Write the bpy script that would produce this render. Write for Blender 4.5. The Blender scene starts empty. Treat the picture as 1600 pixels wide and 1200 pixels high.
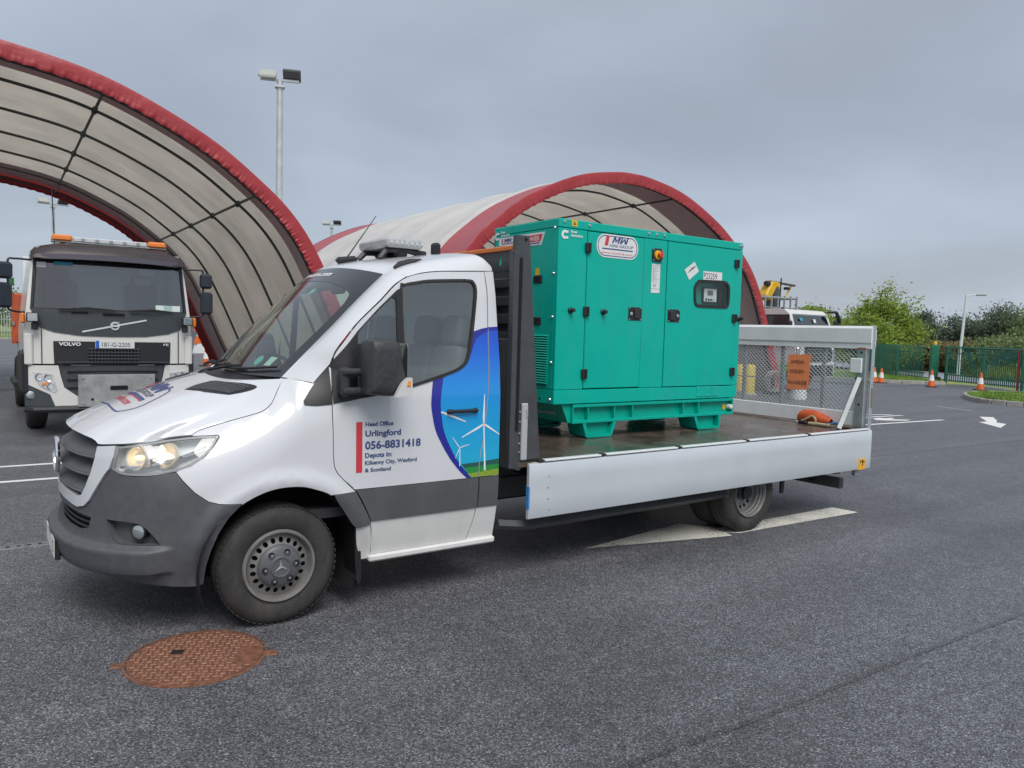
import bpy, math, random
import numpy as np
from mathutils import Vector, Matrix
from mathutils.geometry import delaunay_2d_cdt
from mathutils.bvhtree import BVHTree

random.seed(7); RNG = np.random.default_rng(7)
scene = bpy.context.scene
COL = scene.collection
R = math.radians

# ------------------------------------------------------------------ camera
cam_d = bpy.data.cameras.new("camera"); cam = bpy.data.objects.new("camera", cam_d); COL.objects.link(cam)
cam_d.sensor_width = 36.0; cam_d.lens = 36.0 * 1192.74 / 1600.0
cam_d.clip_start = 0.1; cam_d.clip_end = 3000
_yaw, _pit, _rol = R(35.2327), R(-3.9346), R(1.5826)
_f = Vector((math.sin(_yaw) * math.cos(_pit), math.cos(_yaw) * math.cos(_pit), math.sin(_pit)))
_r = Vector((math.cos(_yaw), -math.sin(_yaw), 0)); _u = _r.cross(_f)
_r2 = math.cos(_rol) * _r + math.sin(_rol) * _u; _u2 = -math.sin(_rol) * _r + math.cos(_rol) * _u
_m = Matrix((_r2, _u2, -_f)).transposed().to_4x4(); _m.translation = Vector((-1.434, -5.280, 1.75))
cam.matrix_world = _m
scene.camera = cam

# ------------------------------------------------------------------ light
SUN_EL, SUN_AZ = R(52), R(198)          # azimuth of the bright part of the cloud, clockwise from +Y
w = bpy.data.worlds.new("World"); scene.world = w; w.use_nodes = True
nt = w.node_tree; nt.nodes.clear()
def nn(t, **k):
    n = nt.nodes.new(t)
    for a, b in k.items(): setattr(n, a, b)
    return n
out = nn("ShaderNodeOutputWorld"); bg = nn("ShaderNodeBackground"); bg.inputs[1].default_value = 1.0
sky = nn("ShaderNodeTexSky"); sky.sky_type = 'NISHITA'; sky.sun_disc = False
sky.sun_elevation = SUN_EL; sky.sun_rotation = SUN_AZ; sky.air_density = 1.0; sky.dust_density = 3.0
tc = nn("ShaderNodeTexCoord"); sep = nn("ShaderNodeSeparateXYZ"); nt.links.new(tc.outputs['Generated'], sep.inputs[0])
# cloud sheet: direction projected on a high plane, so that clouds flatten towards the horizon
dz = nn("ShaderNodeMath", operation='ADD'); dz.inputs[1].default_value = 0.22; nt.links.new(sep.outputs[2], dz.inputs[0])
mxz = nn("ShaderNodeMath", operation='MAXIMUM'); mxz.inputs[1].default_value = 0.05; nt.links.new(dz.outputs[0], mxz.inputs[0])
vd = nn("ShaderNodeVectorMath", operation='DIVIDE'); cmb = nn("ShaderNodeCombineXYZ")
for i in range(3): nt.links.new(mxz.outputs[0], cmb.inputs[i])
nt.links.new(tc.outputs['Generated'], vd.inputs[0]); nt.links.new(cmb.outputs[0], vd.inputs[1])
no = nn("ShaderNodeTexNoise"); no.inputs['Scale'].default_value = 0.95; no.inputs['Detail'].default_value = 5; no.inputs['Roughness'].default_value = 0.45; no.inputs['Distortion'].default_value = 0.35
nt.links.new(vd.outputs[0], no.inputs['Vector'])
ramp = nn("ShaderNodeValToRGB"); el = ramp.color_ramp.elements
el[0].position = 0.34; el[0].color = (0.171, 0.186, 0.212, 1)
el[1].position = 0.68; el[1].color = (0.236, 0.264, 0.304, 1)
e = el.new(0.5); e.color = (0.194, 0.216, 0.252, 1)
nt.links.new(no.outputs[0], ramp.inputs[0])
# brighter towards the horizon, and a little towards the zenith where the sheet is lit from above
hr = nn("ShaderNodeValToRGB"); h = hr.color_ramp.elements
h[0].position = 0.0; h[0].color = (1.30, 1.32, 1.31, 1); h[1].position = 1.0; h[1].color = (1.55, 1.52, 1.48, 1)
for p, c in ((0.10, (1.17, 1.20, 1.22, 1)), (0.24, (1.0, 1.02, 1.04, 1)), (0.45, (1.02, 1.01, 1.0, 1))):
    q = h.new(p); q.color = c
nt.links.new(sep.outputs[2], hr.inputs[0])
mul = nn("ShaderNodeMix", data_type='RGBA', blend_type='MULTIPLY'); mul.inputs[0].default_value = 1.0
nt.links.new(ramp.outputs[0], mul.inputs[6]); nt.links.new(hr.outputs[0], mul.inputs[7])
sk = nn("ShaderNodeMix", data_type='RGBA', blend_type='MIX'); sk.inputs[0].default_value = 0.012   # a trace of the blue above the cloud
nt.links.new(mul.outputs[2], sk.inputs[6]); nt.links.new(sky.outputs[0], sk.inputs[7])
nt.links.new(sk.outputs[2], bg.inputs[0]); nt.links.new(bg.outputs[0], out.inputs[0])

sun_d = bpy.data.lights.new("sun", 'SUN'); sun = bpy.data.objects.new("sun", sun_d); COL.objects.link(sun)
sun_d.energy = 1.38; sun_d.angle = R(34); sun_d.color = (1.0, 0.97, 0.93)
_sd = Vector((math.sin(SUN_AZ) * math.cos(SUN_EL), math.cos(SUN_AZ) * math.cos(SUN_EL), math.sin(SUN_EL)))
sun.rotation_euler = _sd.to_track_quat('Z', 'Y').to_euler()
scene.view_settings.view_transform = 'Standard'; scene.view_settings.look = 'None'
scene.view_settings.gamma = 1.0; scene.view_settings.use_curve_mapping = False
scene.view_settings.exposure = 0.85
scene.render.engine = 'CYCLES'
scene.cycles.max_bounces = 8; scene.cycles.transparent_max_bounces = 16
scene.cycles.use_denoising = True

# ------------------------------------------------------------------ materials
MATS = {}
def mat(name, col=(.5, .5, .5), rough=.5, metal=0, coat=0, spec=.5, var=0, vscale=6, bump=0, bscale=60, emit=0, ecol=None, rvar=0, trans=0, alpha=1, detail=4, dirt=None):
    if name in MATS: return MATS[name]
    m = bpy.data.materials.new(name); m.use_nodes = True; t = m.node_tree; b = t.nodes['Principled BSDF']
    b.inputs['Base Color'].default_value = (*col, 1); b.inputs['Roughness'].default_value = rough
    b.inputs['Metallic'].default_value = metal; b.inputs['Coat Weight'].default_value = coat; b.inputs['Coat Roughness'].default_value = .06
    b.inputs['Specular IOR Level'].default_value = spec; b.inputs['Alpha'].default_value = alpha
    if emit: b.inputs['Emission Color'].default_value = (*(ecol or col), 1); b.inputs['Emission Strength'].default_value = emit
    if trans: b.inputs['Transmission Weight'].default_value = trans
    if var or bump or rvar or dirt:
        c = t.nodes.new('ShaderNodeTexCoord')
        if var or rvar:
            n = t.nodes.new('ShaderNodeTexNoise'); n.inputs['Scale'].default_value = vscale; n.inputs['Detail'].default_value = detail; n.inputs['Roughness'].default_value = .6
            t.links.new(c.outputs['Object'], n.inputs['Vector'])
        if var:
            r = t.nodes.new('ShaderNodeValToRGB'); E = r.color_ramp.elements
            E[0].position = .3; E[1].position = .7
            E[0].color = (*[max(0, v * (1 - var)) for v in col], 1); E[1].color = (*[min(1, v * (1 + var)) for v in col], 1)
            t.links.new(n.outputs[0], r.inputs[0]); t.links.new(r.outputs[0], b.inputs['Base Color'])
        if rvar:
            mr = t.nodes.new('ShaderNodeMapRange'); mr.inputs[1].default_value = .3; mr.inputs[2].default_value = .7
            mr.inputs[3].default_value = max(0.02, rough - rvar); mr.inputs[4].default_value = min(1, rough + rvar)
            t.links.new(n.outputs[0], mr.inputs[0]); t.links.new(mr.outputs[0], b.inputs['Roughness'])
        if dirt:   # dirt = (colour, amount, scale): blotches and streaks with a shape of their own
            n2 = t.nodes.new('ShaderNodeTexNoise'); n2.inputs['Scale'].default_value = dirt[2]; n2.inputs['Detail'].default_value = 8; n2.inputs['Roughness'].default_value = .7
            mp = t.nodes.new('ShaderNodeMapping'); mp.inputs['Scale'].default_value = (1, 1, .3)
            t.links.new(c.outputs['Object'], mp.inputs[0]); t.links.new(mp.outputs[0], n2.inputs['Vector'])
            m2 = t.nodes.new('ShaderNodeMapRange'); m2.inputs[1].default_value = .48; m2.inputs[2].default_value = .75; m2.inputs[3].default_value = 0; m2.inputs[4].default_value = dirt[1]
            t.links.new(n2.outputs[0], m2.inputs[0])
            mx = t.nodes.new('ShaderNodeMix'); mx.data_type = 'RGBA'; t.links.new(m2.outputs[0], mx.inputs[0])
            src = b.inputs['Base Color'].links[0].from_socket if b.inputs['Base Color'].links else None
            if src: t.links.new(src, mx.inputs[6])
            else: mx.inputs[6].default_value = (*col, 1)
            mx.inputs[7].default_value = (*dirt[0], 1); t.links.new(mx.outputs[2], b.inputs['Base Color'])
        if bump:
            n3 = t.nodes.new('ShaderNodeTexNoise'); n3.inputs['Scale'].default_value = bscale; n3.inputs['Detail'].default_value = 3
            t.links.new(c.outputs['Object'], n3.inputs['Vector'])
            bp = t.nodes.new('ShaderNodeBump'); bp.inputs['Strength'].default_value = bump; bp.inputs['Distance'].default_value = .02
            t.links.new(n3.outputs[0], bp.inputs['Height']); t.links.new(bp.outputs[0], b.inputs['Normal'])
    MATS[name] = m; return m
def glass(name, tint=(.75, .85, .82), refl=1.0, rough=.01, drops=False):
    if name in MATS: return MATS[name]
    m = bpy.data.materials.new(name); m.use_nodes = True; t = m.node_tree; t.nodes.clear()
    o = t.nodes.new('ShaderNodeOutputMaterial'); mx = t.nodes.new('ShaderNodeMixShader'); tr = t.nodes.new('ShaderNodeBsdfTransparent'); g = t.nodes.new('ShaderNodeBsdfGlossy')
    tr.inputs[0].default_value = (*tint, 1); g.inputs['Roughness'].default_value = rough; g.inputs[0].default_value = (1, 1, 1, 1)
    lw = t.nodes.new('ShaderNodeLayerWeight'); lw.inputs[0].default_value = .5      # Schlick, the same from both sides of a thin pane
    fr = t.nodes.new('ShaderNodeMath'); fr.operation = 'POWER'; fr.inputs[1].default_value = 5; t.links.new(lw.outputs['Facing'], fr.inputs[0])
    ml = t.nodes.new('ShaderNodeMath'); ml.operation = 'MULTIPLY_ADD'; ml.inputs[1].default_value = .9; ml.inputs[2].default_value = .075 * refl; ml.use_clamp = True
    t.links.new(fr.outputs[0], ml.inputs[0]); t.links.new(ml.outputs[0], mx.inputs[0]); t.links.new(tr.outputs[0], mx.inputs[1]); t.links.new(g.outputs[0], mx.inputs[2]); t.links.new(mx.outputs[0], o.inputs[0])
    if drops:
        c = t.nodes.new('ShaderNodeTexCoord'); v = t.nodes.new('ShaderNodeTexVoronoi'); v.inputs['Scale'].default_value = 110; t.links.new(c.outputs['Object'], v.inputs['Vector'])
        mr = t.nodes.new('ShaderNodeMapRange'); mr.inputs[1].default_value = 0; mr.inputs[2].default_value = .35; mr.inputs[3].default_value = 1; mr.inputs[4].default_value = 0
        t.links.new(v.outputs['Distance'], mr.inputs[0]); bp = t.nodes.new('ShaderNodeBump'); bp.inputs['Strength'].default_value = .12; bp.inputs['Distance'].default_value = .002
        t.links.new(mr.outputs[0], bp.inputs['Height']); t.links.new(bp.outputs[0], g.inputs['Normal'])
    MATS[name] = m; return m

# ------------------------------------------------------------------ mesh helpers
def V(*a): return np.array(a, float)
def unit(a): a = np.asarray(a, float); return a / (np.linalg.norm(a) + 1e-12)
def frame(d):
    d = unit(d); a = V(0, 0, 1) if abs(d[2]) < .9 else V(1, 0, 0)
    x = unit(np.cross(a, d)); return x, np.cross(d, x), d
def rotz(a): c, s = math.cos(a), math.sin(a); return np.array([[c, -s, 0], [s, c, 0], [0, 0, 1.]])
def roty(a): c, s = math.cos(a), math.sin(a); return np.array([[c, 0, s], [0, 1, 0], [-s, 0, c]])
def rotx(a): c, s = math.cos(a), math.sin(a); return np.array([[1., 0, 0], [0, c, -s], [0, s, c]])
def crom(pts, n=6, closed=False):
    p = [np.asarray(q, float) for q in pts]
    p = [p[-1]] + p + [p[0], p[1]] if closed else [2 * p[0] - p[1]] + p + [2 * p[-1] - p[-2]]
    o = []
    for i in range(1, len(p) - 2):
        a, b, c, d = p[i - 1:i + 3]
        for k in range(n):
            t = k / n; o.append(.5 * (2 * b + (c - a) * t + (2 * a - 5 * b + 4 * c - d) * t * t + (3 * b - a - 3 * c + d) * t ** 3))
    if not closed: o.append(p[-2])
    return o
def smooth_poly(pts, ang=48, n=5):
    """closed outline: rounds it with a spline but keeps its hard corners"""
    p = [V(*q) for q in pts]; N_ = len(p); cor = []
    for i in range(N_):
        a = p[i] - p[i - 1]; b = p[(i + 1) % N_] - p[i]
        c = math.degrees(math.acos(max(-1, min(1, float(unit(a) @ unit(b)))))); cor.append(c > ang)
    if not any(cor): return [tuple(q) for q in crom(p, n, True)]
    k = cor.index(True); p = p[k:] + p[:k]; cor = cor[k:] + cor[:k]; o = []; seg = [p[0]]
    for i in range(1, N_ + 1):
        q = p[i % N_]; seg.append(q)
        if cor[i % N_]:
            o += (crom(seg, n) if len(seg) > 2 else seg)[:-1]; seg = [q]
    return [tuple(q) for q in o]
def inside(poly, q):
    x, y = q; c = False; n = len(poly); j = n - 1
    for i in range(n):
        xi, yi = poly[i]; xj, yj = poly[j]
        if (yi > y) != (yj > y) and x < (xj - xi) * (y - yi) / (yj - yi) + xi: c = not c
        j = i
    return c
def resample(poly, d):
    o = []
    for i in range(len(poly)):
        a = V(*poly[i]); b = V(*poly[(i + 1) % len(poly)]); n = max(1, int(math.ceil(np.linalg.norm(b - a) / d)))
        for k in range(n): o.append(tuple(a + (b - a) * k / n))
    return o
def cdt(poly, holes=(), h=.05, d=None, lines=()):
    d = d or h * .7
    loops = [resample(poly, d)] + [resample(q, d) for q in holes]
    vs = []; es = []
    for L in loops:
        s = len(vs); vs += L; es += [(s + i, s + (i + 1) % len(L)) for i in range(len(L))]
    for L in lines:
        s = len(vs); vs += L; es += [(s + i, s + i + 1) for i in range(len(L) - 1)]
    P0 = np.array(vs); lo, hi = P0.min(0), P0.max(0); extra = []
    if h < 5:
        for i, x in enumerate(np.arange(lo[0] + h * .5, hi[0], h)):
            for y in np.arange(lo[1] + h * (.25 + .5 * (i % 2)), hi[1], h):
                if ((P0[:, 0] - x) ** 2 + (P0[:, 1] - y) ** 2).min() > (h * .45) ** 2 and inside(loops[0], (x, y)) and not any(inside(q, (x, y)) for q in loops[1:]): extra.append((x, y))
    r = delaunay_2d_cdt([Vector(q) for q in vs + extra], es, [], 0, 1e-7)
    v2 = [(q.x, q.y) for q in r[0]]; f = []
    for t in r[2]:
        c = np.mean([v2[i] for i in t], 0)
        if inside(loops[0], c) and not any(inside(q, c) for q in loops[1:]): f.append(tuple(t))
    return v2, f
class MB:
    def __init__(s): s.v = []; s.f = []; s.m = []; s.nr = {}
    def add(s, vs, fs, mi=0, normals=None):
        b = len(s.v); s.v += [tuple(map(float, q)) for q in vs]; s.f += [tuple(i + b for i in f) for f in fs]; s.m += [mi] * len(fs)
        if normals is not None:
            for i, q in enumerate(normals): s.nr[b + i] = tuple(map(float, q))
        return s
    def box(s, c, size, rot=None, bev=0, mi=0):
        c = V(*c); hx, hy, hz = [q / 2 for q in size]; M = rot if rot is not None else np.eye(3)
        if bev <= 0:
            vs = [c + M @ V(x * hx, y * hy, z * hz) for x in (-1, 1) for y in (-1, 1) for z in (-1, 1)]
            return s.add(vs, [(0, 1, 3, 2), (4, 6, 7, 5), (0, 4, 5, 1), (2, 3, 7, 6), (0, 2, 6, 4), (1, 5, 7, 3)], mi)
        b = min(bev, hx * .98, hy * .98, hz * .98); vs = []; idx = {}
        for x in (-1, 1):
            for y in (-1, 1):
                for z in (-1, 1):
                    for k, q in enumerate([(hx, hy - b, hz - b), (hx - b, hy, hz - b), (hx - b, hy - b, hz)]):
                        idx[x, y, z, k] = len(vs); vs.append(c + M @ V(x * q[0], y * q[1], z * q[2]))
        fs = []; I = idx
        for sg in (-1, 1):
            fs.append([I[sg, -1, -1, 0], I[sg, 1, -1, 0], I[sg, 1, 1, 0], I[sg, -1, 1, 0]][::sg])
            fs.append([I[-1, sg, -1, 1], I[-1, sg, 1, 1], I[1, sg, 1, 1], I[1, sg, -1, 1]][::sg])
            fs.append([I[-1, -1, sg, 2], I[1, -1, sg, 2], I[1, 1, sg, 2], I[-1, 1, sg, 2]][::sg])
        for a in (-1, 1):
            for d in (-1, 1):
                fs.append([I[a, d, -1, 0], I[a, d, -1, 1], I[a, d, 1, 1], I[a, d, 1, 0]][::a * d])
                fs.append([I[a, -1, d, 0], I[a, 1, d, 0], I[a, 1, d, 2], I[a, -1, d, 2]][::a * d])
                fs.append([I[-1, a, d, 1], I[-1, a, d, 2], I[1, a, d, 2], I[1, a, d, 1]][::a * d])
                for e in (-1, 1): fs.append([I[a, d, e, 0], I[a, d, e, 1], I[a, d, e, 2]][::a * d * e])
        return s.add(vs, [tuple(f) for f in fs], mi)
    def pillow(s, c, size, rot=None, e=.45, n=16, mi=0):
        """soft rounded block (superellipsoid)"""
        M_ = rot if rot is not None else np.eye(3); sp = lambda w_: math.copysign(abs(w_) ** e, w_); G = []
        for i in range(n + 1):
            a = -math.pi / 2 + math.pi * i / n
            G.append([V(*c) + M_ @ V(size[0] / 2 * sp(math.cos(a)) * sp(math.cos(b)), size[1] / 2 * sp(math.cos(a)) * sp(math.sin(b)), size[2] / 2 * sp(math.sin(a))) for b in np.linspace(-math.pi, math.pi, 2 * n + 1)])
        return s.grid(G, mi)
    def tube(s, path, r, n=8, closed=False, caps=True, mi=0):
        P_ = [np.asarray(q, float) for q in path]; N_ = len(P_); rr = r if hasattr(r, '__len__') else [r] * N_; vs = []; fs = []; px = None
        for i, q in enumerate(P_):
            a = P_[i - 1] if (i or closed) else q; b = P_[(i + 1) % N_] if (i < N_ - 1 or closed) else q
            d = unit(b - a)
            if px is None: px, py, _ = frame(d)
            else: px = unit(px - d * (px @ d)); py = np.cross(d, px)
            for k in range(n):
                t = 2 * math.pi * k / n; vs.append(q + rr[i] * (px * math.cos(t) + py * math.sin(t)))
        for i in range(N_ if closed else N_ - 1):
            j = (i + 1) % N_
            for k in range(n): fs.append((i * n + k, i * n + (k + 1) % n, j * n + (k + 1) % n, j * n + k))
        if caps and not closed: fs += [tuple(range(n))[::-1], tuple((N_ - 1) * n + k for k in range(n))]
        return s.add(vs, fs, mi)
    def cyl(s, a, b, r0, r1=None, n=16, mi=0): return s.tube([a, b], [r0, r0 if r1 is None else r1], n, mi=mi)
    def lathe(s, prof, o=(0, 0, 0), ax=(0, 0, 1), n=32, mi=0, a0=0, a1=2 * math.pi):
        x, y, z = frame(ax); o = V(*o); vs = []; fs = []; full = abs(a1 - a0 - 2 * math.pi) < 1e-6; m = n if full else n + 1
        for r, h_ in prof:
            for k in range(m):
                t = a0 + (a1 - a0) * k / n; vs.append(o + z * h_ + r * (x * math.cos(t) + y * math.sin(t)))
        for i in range(len(prof) - 1):
            for k in range(n): fs.append((i * m + k, i * m + (k + 1) % m, (i + 1) * m + (k + 1) % m, (i + 1) * m + k))
        return s.add(vs, fs, mi)
    def prism(s, poly, o, ax, ay, depth, mi=0):
        """polygon in the (ax, ay) plane, pushed `depth` along ax x ay; depth < 0 pushes back"""
        o = V(*o); ax = V(*ax); ay = V(*ay); az = np.cross(ax, ay); n = len(poly)
        ar = sum(poly[i][0] * poly[(i + 1) % n][1] - poly[(i + 1) % n][0] * poly[i][1] for i in range(n))
        if ar < 0: poly = poly[::-1]
        lo = [o + ax * p[0] + ay * p[1] + az * min(0, depth) for p in poly]; hi = [o + ax * p[0] + ay * p[1] + az * max(0, depth) for p in poly]
        return s.add(lo + hi, [tuple(range(n))[::-1], tuple(range(n, 2 * n))] + [(i, (i + 1) % n, n + (i + 1) % n, n + i) for i in range(n)], mi)
    def grid(s, G, mi=0, flip=False):
        G = np.asarray(G); a, b = G.shape[:2]
        fs = [(i * b + j, i * b + j + 1, (i + 1) * b + j + 1, (i + 1) * b + j) for i in range(a - 1) for j in range(b - 1)]
        if flip: fs = [f[::-1] for f in fs]
        return s.add(G.reshape(-1, 3), fs, mi)
    def plate(s, poly, holes, o, ax, ay, t=.004, h=9, mi=0):
        """flat sheet with holes, thickness t behind"""
        v2, f = cdt(poly, holes, h, d=9 if h > 5 else None); o = V(*o); ax = V(*ax); ay = V(*ay); az = np.cross(ax, ay); n = len(v2)
        F_ = []
        for q in f:
            a, b, c = [V(*v2[i]) for i in q]; F_.append(q if (b - a)[0] * (c - a)[1] - (b - a)[1] * (c - a)[0] > 0 else q[::-1])
        top = [o + ax * a + ay * b for a, b in v2]; bot = [q - az * t for q in top]
        cnt = {}
        for q in F_:
            for i in range(3): cnt[(q[i], q[(i + 1) % 3])] = 1
        side = [(b, a, a + n, b + n) for (a, b) in cnt if (b, a) not in cnt]
        return s.add(top + bot, F_ + [tuple(i + n for i in q[::-1]) for q in F_] + side, mi)
    def mirror(s, axis=1):
        n = len(s.v); k = [1, 1, 1]; k[axis] = -1
        s.v += [(a * k[0], b * k[1], c * k[2]) for a, b, c in s.v]; s.f += [tuple(i + n for i in f[::-1]) for f in s.f]; s.m += list(s.m)
        for i, q in list(s.nr.items()): s.nr[i + n] = tuple(np.array(q) * k)
        return s
    def flipped(s, axis=1):
        k = [1, 1, 1]; k[axis] = -1; o = MB(); o.v = [(a * k[0], b * k[1], c * k[2]) for a, b, c in s.v]; o.f = [f[::-1] for f in s.f]; o.m = list(s.m); o.nr = {i: tuple(np.array(q) * k) for i, q in s.nr.items()}
        return o
    def move(s, t): s.v = [(a + t[0], b + t[1], c + t[2]) for a, b, c in s.v]; return s
    def mesh(s, name, mats, smooth=35):
        me = bpy.data.meshes.new(name); me.from_pydata(s.v, [], s.f)
        for q in (mats if isinstance(mats, (list, tuple)) else [mats]): me.materials.append(q)
        if any(s.m): me.polygons.foreach_set('material_index', s.m)
        if smooth is not None:
            me.polygons.foreach_set('use_smooth', [True] * len(me.polygons))
            if not s.nr: me.set_sharp_from_angle(angle=R(smooth))
        me.update()
        if s.nr:
            vn = [tuple(q.vector) for q in me.vertex_normals]
            me.normals_split_custom_set_from_vertices([s.nr.get(i, vn[i]) for i in range(len(s.v))])
        return me
    def build(s, name, mats, parent=None, smooth=35, loc=None):
        o = bpy.data.objects.new(name, s.mesh(name, mats, smooth)); COL.objects.link(o)
        if parent is not None: o.parent = parent
        if loc is not None: o.location = loc
        return o
def tag(o, label, cat, group=None):
    o['label'] = label; o['category'] = cat
    if group: o['group'] = group
    return o
def thing(name, label, cat, loc=(0, 0, 0), rz=0, group=None):
    o = bpy.data.objects.new(name, None); COL.objects.link(o); o.location = loc; o.rotation_euler = (0, 0, rz); o.empty_display_size = .2
    return tag(o, label, cat, group)
def struct(name, mb, m, smooth=35, parent=None):
    o = mb.build(name, m, parent, smooth)
    if parent is None: o['kind'] = 'structure'
    return o
def copy_obj(o, parent, loc=None, rot=None):
    c = o.copy(); COL.objects.link(c); c.parent = parent
    if loc is not None: c.location = loc
    if rot is not None: c.rotation_euler = rot
    return c
def copy_tree(o, parent=None, loc=None, rot=None):
    c = copy_obj(o, parent, loc, rot)
    for ch in o.children: copy_tree(ch, c)
    return c
TXT = bpy.data.scenes.new('lettering_tmp')
def text2d(body, h, width=None, bold=0.0, shear=0.0, space=1.0):
    """flat lettering as triangles: returns (verts2d, faces); h = cap height, origin at the left of the baseline"""
    c = bpy.data.curves.new('t', 'FONT'); c.body = body; c.size = 1.0; c.offset = bold; c.shear = shear; c.resolution_u = 3; c.space_character = space; c.fill_mode = 'FRONT'
    o = bpy.data.objects.new('t', c); TXT.collection.objects.link(o); TXT.view_layers[0].update(); dg = TXT.view_layers[0].depsgraph; me = bpy.data.meshes.new_from_object(o.evaluated_get(dg))
    v = np.array([(q.co.x, q.co.y) for q in me.vertices]).reshape(-1, 2); f = [tuple(p.vertices) for p in me.polygons]
    bpy.data.objects.remove(o); bpy.data.curves.remove(c); bpy.data.meshes.remove(me)
    v[:, 0] -= v[:, 0].min(); s = h / .73; v = v * s
    if width: v[:, 0] *= width / v[:, 0].max()
    return [tuple(q) for q in v], f
def put_text(mb, body, h, o, ax, ay, width=None, bold=0, shear=0, center=False, mi=0, space=1.0):
    v, f = text2d(body, h, width, bold, shear, space); o = V(*o); ax = V(*ax); ay = V(*ay)
    w_ = max(q[0] for q in v); k = w_ / 2 if center else 0
    return mb.add([o + ax * (q[0] - k) + ay * q[1] for q in v], f, mi)
def arc(cx, cy, r, a0, a1, n=16, ry=None): return [(cx + r * math.cos(R(a0 + (a1 - a0) * i / n)), cy + (ry or r) * math.sin(R(a0 + (a1 - a0) * i / n))) for i in range(n + 1)]
def circ(cx, cy, r, n=20, ry=None): return arc(cx, cy, r, 0, 360, n, ry)[:-1]
def rrect(x0, y0, x1, y1, r, n=4): return arc(x1 - r, y1 - r, r, 0, 90, n) + arc(x0 + r, y1 - r, r, 90, 180, n) + arc(x0 + r, y0 + r, r, 180, 270, n) + arc(x1 - r, y0 + r, r, 270, 360, n)
def ring2(outer, w_):
    """outline strip of constant width inside a closed outline: (outer, inner)"""
    n = len(outer); p = [V(*q) for q in outer]; ar = sum(p[i][0] * p[(i + 1) % n][1] - p[(i + 1) % n][0] * p[i][1] for i in range(n)); sg = 1 if ar > 0 else -1; o = []
    for i in range(n):
        d = unit(p[(i + 1) % n] - p[i - 1]); o.append(tuple(p[i] + sg * w_ * V(-d[1], d[0])))
    return o
def mw2d(h, shear=.2):
    M1 = [(0, 0), (0, 1), (.24, 1), (.47, .46), (.70, 1), (.94, 1), (.94, 0), (.73, 0), (.73, .60), (.53, .16), (.41, .16), (.21, .60), (.21, 0)]
    W1 = [(.94 - a + 1.04, 1 - b) for a, b in M1]; v = []; f = []
    for L in (M1, W1):
        r = delaunay_2d_cdt([Vector(q) for q in L], [(i, (i + 1) % len(L)) for i in range(len(L))], [], 1, 1e-7); b0 = len(v); v += [(q.x, q.y) for q in r[0]]; f += [tuple(i + b0 for i in t) for t in r[2]]
    return [(a * h + shear * b * h, b * h) for a, b in v], f
XA, YA, ZA = (1, 0, 0), (0, 1, 0), (0, 0, 1)
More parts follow.
